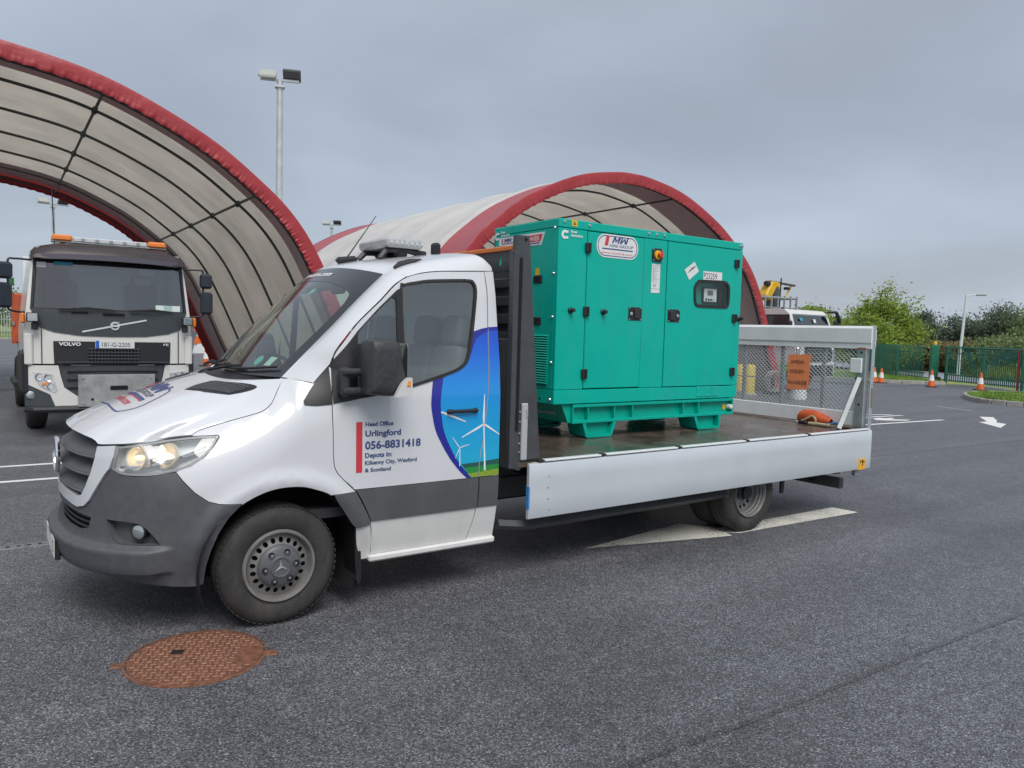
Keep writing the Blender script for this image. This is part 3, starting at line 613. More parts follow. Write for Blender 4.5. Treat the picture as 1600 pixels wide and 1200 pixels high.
HPL = [(7.5, 0), (6.98, 1.2), (6.42, 2.35), (5.95, 3.02), (5.10, 3.74), (4.40, 4.34), (3.69, 4.88), (2.46, 5.68), (1.5, 5.99), (.6, 6.12)]
def arch_profile(H, top):
    full = [(-a, b) for a, b in H] + [(0, top)] + [(a, b) for a, b in H[::-1]]
    return [tuple(q) for q in crom(full, 6)]
def shelter(name, label, cx, y0, y1, ys, red_near, red_far, H, top, purl=(.22, .36, .64, .78), seed=0, vd=.28, rz=0):
    rg = np.random.default_rng(seed); t = thing(name, label, 'shelter', (cx, y0, 0), rz); pf = arch_profile(H, top); n = len(pf); L = y1 - y0
    nrm = []
    for i in range(n):
        a = V(*pf[max(0, i - 1)]); b = V(*pf[min(n - 1, i + 1)]); d = unit(b - a); nrm.append(V(-d[1], d[0]))
    # cloth, sagging a little between ribs
    rows = sorted(set([round(k * L / 48, 4) for k in range(49)] + [round(q, 4) for q in ys] + [red_near, L - red_far]))
    def sag(y):
        for a, b in zip(ys[:-1], ys[1:]):
            if a <= y <= b: return -.085 * 4 * (y - a) * (b - y) / (b - a) ** 2
        return 0
    def cloth(r, part, m, o_=0.0):
        G = [[(pf[i][0] + nrm[i][0] * (sag(y) - o_), y, pf[i][1] + nrm[i][1] * (sag(y) - o_)) for i in range(n)] for y in r]
        return MB().grid(G).build(part, m, t, 60)
    cloth([y for y in rows if y <= red_near], 'red_end_panel', M_fr); cloth([y for y in rows if red_near <= y <= L - red_far], 'white_roof_panel', M_fw)
    cloth([y for y in rows if y >= L - red_far], 'red_end_panel', M_fr)
    cloth([y for y in rows if .1 <= y <= red_near], 'grey_lining', M_lin, .02); cloth([y for y in rows if L - .1 >= y >= L - red_far], 'grey_lining', M_lin, .02)
    cloth([y for y in rows if red_near <= y <= L - red_far], 'beige_lit_inner', M_fin, .02)  # added inner sheet, coloured like the beige light coming through the roof
    ins = .24
    for y in ys: MB().tube([(pf[i][0] - nrm[i][0] * ins, y, pf[i][1] - nrm[i][1] * ins) for i in range(n)], .030, 8).build('rib', M_rib, t)
    for f in purl:
        k = f * (n - 1); i = int(k); q = V(*pf[i]) * (1 - (k - i)) + V(*pf[min(n - 1, i + 1)]) * (k - i) - nrm[i] * ins
        MB().tube([(q[0], ys[0], q[1]), (q[0], ys[-1], q[1])], .028, 8).build('purlin', M_rib, t)
        for y in ys[1:-1]: MB().lathe([(0, -.06), (.045, -.06), (.045, .06), (0, .06)], (q[0], y, q[1]), (nrm[i][0], 0, nrm[i][1]), 8).build('clamp', M_rib, t)
    # red valance hanging in at both mouths, gathered along its lower hem
    m_ = 1300; ii = np.linspace(0, n - 1, m_); ph = np.cumsum(rg.uniform(.25, 1.0, m_)); ph2 = np.cumsum(rg.uniform(.02, .2, m_))
    for yy, sg in ((0, -1), (L, 1)):
        G = []
        for row, (dp, pl) in enumerate([(0, 0.0), (.02, .010), (.07, .016), (.13, .020), (.175, .022), (.21, .020), (.245, .024), (vd, .010)]):
            line = []
            for k in range(m_):
                i = int(ii[k]); fr = ii[k] - i; q = V(*pf[i]) * (1 - fr) + V(*pf[min(n - 1, i + 1)]) * fr; nn_ = nrm[i] * (1 - fr) + nrm[min(n - 1, i + 1)] * fr
                wv = .012 * math.sin(ph2[k] * .9 + row * .35) * math.sin(ph2[k] * .37) * (row / 7) ** .8 + (.011 * math.sin(ph[k] * .8 + .5 * row) * (.4 + .6 * math.sin(ph2[k] * .6) ** 2) + .007 * math.sin(ph[k] * 1.7)) * max(0, row - 3.5) / 3.5; hem = .008 * math.sin(ph[k] * .7) * (row >= 5)
                q2 = q - nn_ * (dp + hem) + nn_ * .012; line.append((q2[0], yy + sg * (pl + wv + .01), q2[1]))
            G.append(line)
        MB().grid(G).build('valance', M_val, t, 80)
    for sx_ in (0, n - 1):
        for y in ys: MB().box((pf[sx_][0], y, .03), (.34, .30, .06), bev=.008).build('foot_plate', M_conc, t)
    return t
S_L = shelter('fabric_shelter', 'arched fabric shelter at the left with the white lorry parked in its mouth', -1.50, 9.55, 22.95, [.12, 1.40, 3.60, 5.90, 8.20, 10.60, 12.49], 1.27, 2.45, HP, 6.13, (.27, .385, .615, .76), 3, .28, -.019)
S_R = shelter('fabric_shelter', 'arched fabric shelter behind the green generator, white roof with red end bands', 13.42, 10.2, 23.8, [.12, 1.75, 4.0, 6.3, 8.6, 10.9, 13.2], 1.5, 1.5, HP, 6.12, (.27, .40, .60, .725), 4, .30)
# ================================================================== FLATBED TRUCK
# ---- cab surface: P(u,z), u = arc length round the plan outline, u = x on the flank ----
_PL=np.array([(-1.032,0),(-1.028,-.12),(-1.015,-.26),(-.985,-.42),(-.93,-.57),(-.845,-.70),(-.735,-.805),(-.60,-.885),(-.45,-.938),(-.30,-.968),(-.15,-.986),(0,-.998),(.2,-1.008),(.45,-1.015),(.8,-1.02),(1.2,-1.02),(1.6,-1.02)])
def _dense(P,n=24):
    Q=[2*P[0]-P[1]] ; Q[0]=np.array([P[1][0],-P[1][1]])
    Q=np.vstack([Q,P,[2*P[-1]-P[-2]]]); o=[]
    for i in range(1,len(Q)-2):
        a,b,c,d=Q[i-1:i+3]
        for t in np.linspace(0,1,n,endpoint=False):
            o.append(.5*((2*b)+(-a+c)*t+(2*a-5*b+4*c-d)*t*t+(-a+3*b-3*c+d)*t**3))
    o.append(Q[-2]); return np.array(o)
_D=_dense(_PL); _S=np.concatenate([[0],np.cumsum(np.hypot(*np.diff(_D,axis=0).T))])
_S-=np.interp(0,_D[:,0][_D[:,1]<-.9],_S[_D[:,1]<-.9])
U0=_S[0]
def sstep(a,b,x):
    t=np.clip((x-a)/(b-a),0,1); return t*t*(3-2*t)
_TZ=[.25,.34,.44,.56,.70,.88,1.2,1.32,1.52,1.81,2.0,2.17,2.25,2.32]
_TY=[.955,.967,.988,1.01,1.018,1.02,1.02,1.018,1.002,.958,.93,.89,.862,.82]
_FZ=[.20,.30,.36,.42,.50,.58,.70,.85,1.0,1.08,1.14,1.25]
_FX=[.17,.10,.045,.012,0,.006,.014,.022,.035,.05,.075,.15]
# hood / fender joint, x -> z
_HX=[-.60,-.45,-.345,-.2,-.05,.05,.12]
_HZ=[1.09,1.13,1.16,1.22,1.30,1.38,1.44]
def cabP(u,z):
    u=np.asarray(u,float); z=np.asarray(z,float)
    x=np.interp(u,_S,_D[:,0]); y=np.interp(u,_S,_D[:,1])
    ty=np.interp(z,_TZ,_TY)/1.02
    wf=1-sstep(-.90,-.35,x)
    x=x+np.interp(z,_FZ,_FX)*wf*1.0
    y=y*(ty*(1-.35*wf)+.35*wf)
    # fender shoulder curls in towards the bonnet joint
    zh=np.interp(x,_HX,_HZ); k=np.clip((z-(zh-.34))/.34,0,1.2)
    fade=(1-sstep(.05,.42,x))*sstep(-.80,-.55,x)
    y=y+.13*k**2.3*fade
    # wheel arch lip
    r=np.hypot((x-.02)/1.0,z-.36); y=y-.018*np.exp(-((r-.50)/.05)**2)*sstep(.35,.55,z)*(np.abs(x)<.8)
    return np.stack(np.broadcast_arrays(x,y,z),-1)
def cabN(u,z,e=.004):
    a=cabP(u+e,z)-cabP(u-e,z); b=cabP(u,z+e)-cabP(u,z-e); n=np.cross(a,b); n/= np.linalg.norm(n,axis=-1,keepdims=True)
    return n
def panel(mb, poly, holes=(), off=0.0, thick=.014, h=.05, mi=0, flange=True, fn=None, lines=()):
    """piece of the cab skin cut out along an outline given in (u, z)"""
    v2, f = cdt(poly, holes, h, None, lines); A = np.array(v2); n = cabN(A[:, 0], A[:, 1]); p = cabP(A[:, 0], A[:, 1])
    n = np.where((n[:, 1:2] > 0) & (A[:, :1] > -1.2), -n, n); n = np.where((n[:, :1] > .3) & (A[:, :1] <= -.9), -n, n)
    o_ = off if fn is None else off + fn(A[:, 0], A[:, 1])[:, None]
    q = p + n * o_
    if fn is not None:      # relief: recompute the normals from the displaced skin
        e = .004; du = (cabP(A[:, 0] + e, A[:, 1]) + n * fn(A[:, 0] + e, A[:, 1])[:, None]) - (cabP(A[:, 0] - e, A[:, 1]) + n * fn(A[:, 0] - e, A[:, 1])[:, None])
        dv = (cabP(A[:, 0], A[:, 1] + e) + n * fn(A[:, 0], A[:, 1] + e)[:, None]) - (cabP(A[:, 0], A[:, 1] - e) + n * fn(A[:, 0], A[:, 1] - e)[:, None])
        n2 = np.cross(du, dv); n2 /= np.linalg.norm(n2, axis=1, keepdims=True) + 1e-12; n2 = np.where((n2 * n).sum(1, keepdims=True) < 0, -n2, n2); nf = n2
    else: nf = n
    F_ = []
    for t in f:
        a, b, c = q[list(t)]; F_.append(t if np.cross(b - a, c - a) @ n[t[0]] > 0 else t[::-1])
    mb.add(q, F_, mi, nf)
    if flange:
        E_ = {}
        for t in F_:
            for i in range(3): E_[(t[i], t[(i + 1) % 3])] = 1
        vs = []; fs = []; ns = []
        for (a, b) in E_:
            if (b, a) in E_: continue
            k = len(vs); d = unit(np.cross(q[b] - q[a], n[a])); vs += [q[a], q[b], q[b] - n[b] * thick, q[a] - n[a] * thick]; ns += [d] * 4; fs.append((k + 1, k, k + 3, k + 2))
        mb.add(vs, fs, mi, ns)
    return mb
def on_cab(mb, v2, f, u0, z0, off=.002, mi=0):
    A = np.array(v2) + V(u0, z0); n = cabN(A[:, 0], A[:, 1]); n = np.where(n[:, 1:2] > 0, -n, n); q = cabP(A[:, 0], A[:, 1]) + n * off
    F_ = []
    for t in f:
        a, b, c = q[list(t[:3])]; F_.append(t if np.cross(b - a, c - a) @ n[t[0]] > 0 else t[::-1])
    return mb.add(q, F_, mi)

M_white = mat('white_paint', (.655, .675, .70), .36, coat=.9, rvar=.08, vscale=9, dirt=((.56, .56, .55), .16, 4))
M_whitelow = mat('white_paint_road_dirt', (.68, .68, .66), .45, coat=.25, dirt=((.46, .43, .38), .35, 2.6))
M_plast = mat('grey_plastic', (.085, .089, .098), .55, var=.12, vscale=22, bump=.10, bscale=260, dirt=((.13, .128, .125), .4, 12))
M_plast2 = mat('grey_plastic_side', (.085, .088, .094), .5, var=.08, vscale=5, dirt=((.16, .15, .14), .35, 6))
M_blk = mat('black_plastic', (.018, .018, .02), .45, bump=.08, bscale=200)
M_blkwet = mat('black_plastic_wet', (.040, .042, .046), .42, bump=.16, bscale=150, var=.25, vscale=60, rvar=.12)
M_rub = mat('rubber_seal', (.022, .02, .02), .6)
M_glass = glass('cab_glass', (.80, .90, .87), 2.4); M_ws = glass('windscreen_glass', (.72, .82, .76), 2.4, .02, True)
M_chrome = mat('chrome', (.85, .86, .87), .12, metal=1.0); M_silver = mat('lamp_silver', (.70, .71, .72), .22, metal=.9)
M_dark = mat('dark_void', (.006, .006, .007), .9); M_alu = mat('aluminium', (.55, .565, .575), .42, metal=.35, var=.06, vscale=3)
M_steel = mat('galvanised_steel', (.40, .42, .43), .45, metal=.55, var=.22, vscale=10)
M_chas = mat('chassis_grey', (.075, .08, .085), .5, var=.2, vscale=6); M_chasd = mat('chassis_black', (.014, .014, .015), .6)

TRK = thing('flatbed_truck', 'white flatbed truck with a blue wind turbine door graphic, carrying a green generator', 'truck')
def half(mb, name, m, parent=None, both=True, smooth=35):
    a = mb.build(name, m, parent or TRK, smooth)
    b = mb.flipped().build(name, m, (parent or TRK), smooth) if both else None
    return a, b
# outlines in (u, z)
DOORF = [(.567, .338), (.560, .42), (.553, .508), (.521, .609), (.444, .756), (.365, .835), (.318, .893), (.301, .962), (.297, 1.108), (.292, 1.241), (.296, 1.36), (.305, 1.50), (.320, 1.575), (.356, 1.638), (.454, 1.762), (.545, 1.848), (.635, 1.929), (.722, 2.016), (.811, 2.074), (.926, 2.108), (1.061, 2.128), (1.25, 2.14)]
DOORR = [(1.405, 2.150), (1.411, 2.006), (1.402, 1.80), (1.393, 1.603), (1.383, 1.40), (1.368, 1.22), (1.345, 1.008), (1.325, .918), (1.319, .82), (1.320, .72), (1.318, .606), (1.305, .507), (1.290, .435), (1.262, .338)]
DOOR = [tuple(q) for q in crom(DOORF, 4)] + [tuple(q) for q in crom(DOORR, 4)]
def shrink(p, d): return ring2(p, d)
WINH = smooth_poly([(.43, 1.318), (.448, 1.45), (.452, 1.60), (.462, 1.708), (.560, 1.806), (.667, 1.908), (.757, 1.995), (.79, 2.031), (.877, 2.051), (.965, 2.067), (1.12, 2.08), (1.277, 2.088), (1.315, 2.072), (1.330, 2.018), (1.308, 1.87), (1.278, 1.713), (1.238, 1.562), (1.179, 1.499), (1.087, 1.461), (.93, 1.415), (.773, 1.374), (.60, 1.340), (.50, 1.325)], 60, 3)
DTOP = .766
def clip_z(poly, z, above=True):
    o = []; n = len(poly)
    for i in range(n):
        a, b = poly[i], poly[(i + 1) % n]; ia = (a[1] >= z) == above; ib = (b[1] >= z) == above
        if ia: o.append(a)
        if ia != ib: k = (z - a[1]) / (b[1] - a[1]); o.append((a[0] + (b[0] - a[0]) * k, z))
    return o
dshr = shrink(DOOR, .0028)
door_up = clip_z(dshr, .770); door_mid = clip_z(clip_z(dshr, .7665, False), .5625); door_low = clip_z(dshr, .559, False)
for far in (False, True):
    def B(mb, name, m, par, smooth=35): return (mb.flipped() if far else mb).build(name, m, par, smooth)
    door = B(panel(MB(), door_up, [WINH], 0, .02), 'door', M_white, TRK)
    B(panel(MB(), door_low, [], 0, .02), 'lower_door_skin', M_whitelow, door)
    B(panel(MB(), shrink(door_mid, .001), [], .010, .02), 'door_cladding', M_plast2, door)
    # sail, seal, quarter light, main window
    SAIL = [(.758, 2.000), (.735, 1.988), (.60, 1.866), (.46, 1.726), (.306, 1.540), (.299, 1.40), (.2985, 1.294), (.40, 1.310), (.527, 1.333), (.62, 1.350), (.745, 1.372), (.752, 1.70)]
    TRI = smooth_poly([(.728, 1.93), (.700, 1.938), (.667, 1.912), (.56, 1.812), (.470, 1.722), (.458, 1.66), (.450, 1.55), (.448, 1.415), (.47, 1.392), (.715, 1.398), (.722, 1.65)], 70, 3)
    B(panel(MB(), SAIL, [TRI], .006, .02), 'mirror_sail', M_blk, door)
    q = MB(); on_cab(q, *cdt(ring2(TRI, -.006), (), .06), 0, 0, -.004); B(q, 'quarter_light', M_glass, door)
    MAINO = smooth_poly([(.750, 1.375), (.752, 1.60), (.757, 1.995), (.79, 2.031), (.877, 2.051), (.965, 2.067), (1.12, 2.08), (1.277, 2.088), (1.315, 2.072), (1.330, 2.018), (1.308, 1.87), (1.278, 1.713), (1.238, 1.562), (1.179, 1.499), (1.087, 1.461), (.93, 1.415), (.773, 1.374)], 60, 3)
    MAINI = ring2(MAINO, .017)
    B(panel(MB(), MAINO, [MAINI], .007, .02, .04), 'window_seal', M_rub, door)
    q = MB(); on_cab(q, *cdt(ring2(MAINI, -.006), (), .06), 0, 0, -.006); B(q, 'window', M_glass, door)
    # recessed handle
    rec = [(1.045 + .27 * i, z) for i, z in ()]
    q = MB(); cen = cabP(1.182, 1.222); nrm_ = V(0, -1, 0)
    q.box(cen + V(-.005, -.024, .0), (.235, .020, .024), roty(R(-.5)), bev=.009); q.box(cen + V(-.10, -.012, -.002), (.045, .03, .032), bev=.01); q.box(cen + V(.095, -.010, .0), (.04, .028, .034), bev=.01)
    B(q, 'handle', M_blk, door)
    # rear corner of the cab behind the door
    CR = [tuple(a) for a in crom([(a + .0056, b) for a, b in DOORR], 4)] + [(1.268, .338)] + [(1.478, .338), (1.482, .75), (1.482, 1.3), (1.480, 1.8), (1.478, 2.154)]
    cr_up = clip_z(CR, .770); cr_mid = clip_z(clip_z(CR, .7665, False), .5625); cr_low = clip_z(CR, .559, False)
    cp = B(panel(MB(), cr_up, [], 0, .03), 'cab_corner', M_white, TRK)
    B(panel(MB(), shrink(cr_mid, .001), [], .008, .03), 'corner_cladding', M_plast2, cp); B(panel(MB(), cr_low, [], 0, .03), 'lower_corner_skin', M_whitelow, cp)
    q = MB(); q.box((1.02, -.955, .316), (.94, .07, .045), bev=.012); B(q, 'sill', M_whitelow, TRK)
    # wing
    ARCH = [(-.222, .742), (-.208, .752), (-.15, .782), (-.086, .806), (-.02, .819), (.051, .822), (.125, .815), (.195, .793), (.245, .774), (.286, .751)]
    JOINT = [(-.461, 1.125), (-.422, 1.146), (-.362, 1.165), (-.268, 1.194), (-.143, 1.230), (-.079, 1.253), (-.036, 1.286), (-.008, 1.326), (.041, 1.405), (.080, 1.438)]
    wing = [tuple(a) for a in crom(JOINT, 4)] + [(.093, 1.437), (.201, 1.410)] + [(.225, 1.425), (.2955, 1.51)] + [(a - .0028, b) for a, b in [tuple(q) for q in crom(DOORF[4:12], 4)][::-1]]
    wing += [(.435, .757), (.302, .754)] + [tuple(a) for a in crom(ARCH, 4)][::-1] + [(-.225, .748), (-.345, .757), (-.398, .773), (-.469, .826), (-.531, .893), (-.564, .937), (-.485, .963), (-.405, 1.012), (-.356, 1.062), (-.318, 1.114), (-.322, 1.128), (-.45, 1.1215)]
    wg = B(panel(MB(), wing, [], 0, .016, .045), 'wing', M_white, TRK)
    tri2 = smooth_poly([(.2925, 1.512), (.244, 1.456), (.19, 1.39), (.130, 1.312), (.134, 1.288), (.20, 1.283), (.2925, 1.290)], 40, 3)
    B(panel(MB(), tri2, [], .005, .012), 'wing_trim', M_blk, wg)
    lip = [(-.216, .745)] + [tuple(a) for a in crom([(a, b + .055) for a, b in ARCH], 3)] + [(.33, .765)]
    # cladding behind the wheel, and the foot of the wing below it
    ca = [(.302, .752), (.440, .754), (.4425, .750), (.517, .607), (.540, .548), (.452, .535), (.424, .562), (.36, .662), (.325, .712)]
    B(panel(MB(), ca, [], .012, .02, .035), 'arch_cladding', M_plast2, wg)
    cb = [(.450, .532), (.540, .545), (.549, .505), (.562, .42), (.564, .318), (.500, .315), (.468, .42)]
    B(panel(MB(), cb, [], 0, .02, .035), 'wing_foot', M_whitelow, wg)
    q = MB(); q.prism([(.455, .52), (.475, .52), (.50, .44), (.505, .18), (.488, .16), (.470, .20), (.462, .40)], (0, -.80, 0), XA, ZA, .17)
    B(q, 'mudflap', M_blk, TRK)
    # wheel house lining
    ang = np.linspace(R(-28), R(208), 30); G = [[(.02 + .47 * math.cos(a), y, .36 + .468 * math.sin(a)) for a in ang] for y in (-.975, -.60)]
    q = MB(); q.grid(G); q.box((.02, -.58, .55), (.95, .02, .62)); B(q, 'wheel_house', M_dark, TRK)
    # bumper
    BU = [(-.9365, .940), (-.89, .915), (-.807, .910), (-.681, .918), (-.568, .934), (-.534, .889), (-.472, .822), (-.402, .770), (-.345, .753), (-.228, .743), (-.293, .675), (-.347, .583), (-.381, .488), (-.402, .404), (-.417, .294), (-.472, .286), (-.60, .290), (-.707, .296), (-.866, .305), (-.988, .318), (-1.15, .330), (-1.40, .338), (U0, .340), (U0, .718), (-1.384, .709), (-1.219, .700), (-1.145, .716), (-1.097, .756), (-1.042, .830), (-.984, .915), (-.958, .943)]
    FOG = smooth_poly([(-.965, .668), (-.825, .663), (-.748, .648), (-.682, .592), (-.645, .545), (-.70, .540), (-.83, .540), (-.885, .552), (-.930, .600)], 50, 4)
    INT = [(-1.085, .664), (-1.103, .598), (-1.25, .572), (U0, .566), (U0, .672), (-1.29, .676)]
    def brel(u, z):
        lipz = np.where(z > .50, np.exp(-((z - .50) / .035) ** 2), np.where(z < .40, np.exp(-((z - .40) / .05) ** 2), 1.0)); k = sstep(-.58, -.72, u) if False else np.clip((-.56 - u) / .14, 0, 1)
        lipz = sstep(.5375, .506, z) * sstep(.356, .396, z); ar = np.hypot(u - .02, z - .36); return .050 * lipz * k + .012 * np.exp(-((ar - .50) / .045) ** 2) * (u > -.6) * (z > .3)
    bm = B(panel(MB(), BU, [FOG, INT], 0, .03, .034, fn=brel, lines=[[(a, z) for a in np.arange(U0 + .002, -.44, .022)] for z in (.356, .366, .376, .386, .396, .404, .496, .506, .514, .522, .530, .5375)]), 'bumper', M_plast, TRK)
    # fog lamp pocket
    q = MB(); pk = panel(MB(), ring2(FOG, -.006), [], -.05, .01, .035, flange=False); q.v, q.f, q.m, q.nr = pk.v, pk.f, pk.m, {}
    n_ = len(FOG); w0 = np.array([cabP(a, b) for a, b in FOG]); nf = np.array([cabN(a, b) for a, b in FOG]); nf = np.where(nf[:, 1:2] > 0, -nf, nf); q.add(list(w0 + nf * .004) + list(w0 - nf * .05), [(i, (i + 1) % n_, n_ + (i + 1) % n_, n_ + i) for i in range(n_)])
    B(q, 'fog_lamp_pocket', M_plast2, bm)
    fc = cabP(-.771, .608); fn_ = unit(V(-.75, -.62, 0)); fl = B(MB().lathe([(.044, -.05), (.046, -.008), (.041, -.004), (.040, -.012)], fc, fn_, 24), 'fog_lamp', M_blk, bm)
    B(MB().lathe([(.0, .004), (.02, .003), (.034, -.002), (.041, -.008)], fc, fn_, 24), 'lens', mat('fog_lens', (.45, .50, .50), .06, metal=.7, coat=1), fl)
    # intake mesh behind the opening
    q = MB(); panel(q, ring2(INT, -.008), [], -.045, .01, .05, flange=False); B(q, 'intake_back', M_dark, bm)
    for z in (.594, .624, .652):
        q = MB(); uu = np.linspace(-1.09, U0, 16); q.tube([cabP(a, z) + V(.03, 0, 0) for a in uu], .0075, 6); B(q, 'intake_slat', M_blk, bm)
    # headlamp
    HL = smooth_poly([(-.931, 1.069), (-.806, 1.083), (-.681, 1.092), (-.469, 1.117), (-.335, 1.124), (-.322, 1.117), (-.359, 1.063), (-.406, 1.016), (-.485, .967), (-.567, .940), (-.681, .922), (-.807, .914), (-.888, .919), (-.949, .941), (-.946, .965), (-.938, 1.015)], 50, 4)
    HLs = ring2(HL, .003)
    q = MB(); panel(q, ring2(HL, -.002), [], -.06, .01, .04, flange=False); w0 = np.array([cabP(a, b) for a, b in HL]); nf = np.array([cabN(a, b) for a, b in HL]); nf = np.where(nf[:, 1:2] > 0, -nf, nf); n_ = len(HL)
    q.nr = {}; q.add(list(w0 - nf * .002) + list(w0 - nf * .06), [(i, (i + 1) % n_, n_ + (i + 1) % n_, n_ + i) for i in range(n_)])
    hl = B(q, 'headlight', mat('lamp_housing', (.80, .81, .81), .4, metal=.1), TRK)
    q = MB(); panel(q, HLs, [ring2(HLs, .010)], .003, .01, .03); B(q, 'rim', M_rub if False else mat('lamp_rim', (.30, .31, .32), .35), hl)
    q = MB(); panel(q, HLs, [], .001, .01, .04, flange=False); B(q, 'lens', glass('lamp_lens', (.93, .95, .95), .9, .02), hl)
    # chrome shells, two reflectors with the warm glow in their colour, dipped beam lit
    for (u_, z_, rr) in ((-.815, 1.012, .060), (-.625, 1.024, .062)):
        c_ = cabP(u_, z_); ax = unit(cabN(u_, z_) * (1 if cabN(u_, z_)[1] < 0 else -1) + V(-.6, 0, 0)); prof = [(rr * s, -.055 + .075 * s * s) for s in np.linspace(.12, 1, 9)] + [(rr + .008, .022), (rr + .012, .012)]
        rf = B(MB().lathe(prof, c_ - ax * .035, ax, 28), 'reflector', mat('reflector_glow_tint', (.95, .87, .72), .36, metal=.6), hl)
        B(MB().lathe([(0, .022), (.011, .018), (.014, .0), (.011, -.04)], c_ - ax * .035, ax, 12), 'bulb', mat('lit_bulb', (1, .75, .42), .3, emit=.9, ecol=(1.0, .72, .40)), rf)
    c_ = cabP(-.722, .985); q = MB().box(c_ + V(.045, .045, 0), (.055, .05, .045), rotz(R(-38)), bev=.012); B(q, 'divider', M_chrome, hl)
    uu = np.linspace(-.905, -.40, 22); q = MB()
    G = [[cabP(a, zc) + off * V(.6, .7, 0) for a in uu] for zc, off in ((.955, .012), (.962, .05))]; zt = lambda a: .948 + .11 * ((a + .9) / .5) ** 2
    G = [[cabP(a, zt(a) + dz_) + off * V(.6, .7, 0) for a in uu] for dz_, off in ((0, .010), (.012, .022), (.010, .06))]; q.grid(G); B(q, 'light_guide', M_chrome, hl)
    # grille surround (half)
    FR = [(-.938, 1.0715), (-.940, 1.008), (-.960, .945), (-.985, .917), (-1.043, .832), (-1.098, .758), (-1.146, .720), (-1.219, .704), (-1.384, .713), (U0, .722), (U0, .771), (-1.36, .768), (-1.235, .762), (-1.180, .775), (-1.140, .825), (-1.095, .914), (-1.072, .996), (-1.070, 1.057)]
    B(panel(MB(), FR, [], .012, .05, .03), 'grille_surround', M_white, TRK)
    # louvres
    gb = panel(MB(), [(-1.07, 1.075), (-1.075, .99), (-1.10, .91), (-1.145, .82), (-1.20, .765), (U0, .765), (U0, 1.105), (-1.24, 1.097), (-1.11, 1.085)], [], -.07, .01, .06, flange=False); gr = B(gb, 'grille', M_dark, TRK)
    for k, (z0, z1, ui) in enumerate([(.985, 1.075, -1.085), (.885, .975, -1.115), (.785, .872, -1.165)]):
        uu = np.linspace(ui, U0, 14); q = MB()
        G = [[cabP(a, z1 - .004) + V(.075, 0, 0) for a in uu], [cabP(a, z0 + .045) + V(.03, 0, 0) for a in uu], [cabP(a, z0 + .018) + V(-.002, 0, 0) for a in uu], [cabP(a, z0) + V(.003, 0, 0) for a in uu], [cabP(a, z0 + .002) + V(.04, 0, 0) for a in uu]]
        q.grid(G); B(q, 'louvre', M_plast, gr)
        q = MB().tube([cabP(a, z0 + .010) + V(-.004, 0, 0) for a in uu], .007, 6); B(q, 'louvre_edge', mat('louvre_grey', (.11, .115, .12), .35), gr)
# star badge in the grille
bd = MB().lathe([(.108, -.012), (.112, 0), (.108, .010), (.098, .012), (.094, .004), (.094, -.01)], (-1.040, 0, .94), (-1, 0, 0), 36).build('badge', M_chrome, TRK)
MB().lathe([(0, -.004), (.096, -.004)], (-1.035, 0, .94), (-1, 0, 0), 30).build('disc', M_blk, bd)
for k in range(3):
    a = R(90 + 120 * k); c_ = V(0, math.cos(a), math.sin(a)); s_ = V(0, -math.sin(a), math.cos(a)); q = MB(); o_ = V(-1.036, 0, .94)
    q.add([o_ + s_ * .014, o_ - s_ * .014, o_ + c_ * .098, o_ + V(-.014, 0, 0)], [(0, 3, 2), (3, 1, 2), (0, 1, 3)]); q.build('star_arm', M_chrome, bd, None)
# number plate
pl = MB().box((-1.072, 0, .430), (.012, .52, .110), bev=.003).build('number_plate', mat('plate_white', (.78, .78, .74), .35), TRK)
MB().box((-1.060, 0, .430), (.03, .545, .130), bev=.006).build('holder', M_blk, pl)
q = MB(); put_text(q, '5', .075, (-1.0785, -.17, .395), (0, -1, 0), ZA, .05, .01); q.build('lettering', M_blk, pl, None)
# ---- bonnet: patch between its four edges, crowned
def at_len(pts, n):
    P_ = np.array([np.asarray(q, float) for q in pts]); s = np.concatenate([[0], np.cumsum(np.linalg.norm(np.diff(P_, axis=0), axis=1))]); t_ = np.linspace(0, s[-1], n)
    return np.stack([np.interp(t_, s, P_[:, k]) for k in range(3)], 1)
def coons(front, rear, left, right):
    """front/rear: (m,3) running left->right; left/right: (n,3) running front->rear"""
    m, n = len(front), len(left); u = np.linspace(0, 1, m)[None, :, None]; v = np.linspace(0, 1, n)[:, None, None]
    return (1 - v) * front[None] + v * rear[None] + (1 - u) * left[:, None] + u * right[:, None] - ((1 - u) * (1 - v) * front[0] + u * (1 - v) * front[-1] + (1 - u) * v * rear[0] + u * v * rear[-1])
mir = lambda P_: np.asarray(P_) * V(1, -1, 1)
HF_ = [(-.4635, 1.1275), (-.682, 1.0995), (-.80, 1.089), (-.941, 1.078), (-1.071, 1.068), (-1.109, 1.088), (-1.24, 1.100), (-1.40, 1.106), (U0, 1.109)]
fe = [cabP(a, b) + V(-.012, -.004, .001) * min(1, i) for i, (a, b) in enumerate([tuple(q) for q in crom(HF_, 5)])]
fe = at_len(fe + [mir(q) for q in fe[::-1][1:]], 61)
se = at_len([cabP(a, b + .003) + V(0, .005, .0) for a, b in [tuple(q) for q in crom([(-.461, 1.125), (-.422, 1.146), (-.362, 1.165), (-.268, 1.194), (-.143, 1.230), (-.079, 1.253), (-.036, 1.286), (-.008, 1.326), (.041, 1.405), (.075, 1.432)], 5)]], 41)
yy = np.linspace(se[-1][1], -se[-1][1], 61); cw = np.stack([-.185 + (se[-1][0] + .185) * (np.abs(yy) / .815) ** 2.3, yy, 1.424 - .018 * np.sin(np.pi * np.clip(np.abs(yy) / .83, 0, 1)) + .006 * (np.abs(yy) / .83) ** 2], 1)
HG = coons(fe, cw, se, mir(se))
vv = np.linspace(0, 1, 41)[:, None]; uu = np.linspace(0, 1, 61)[None]
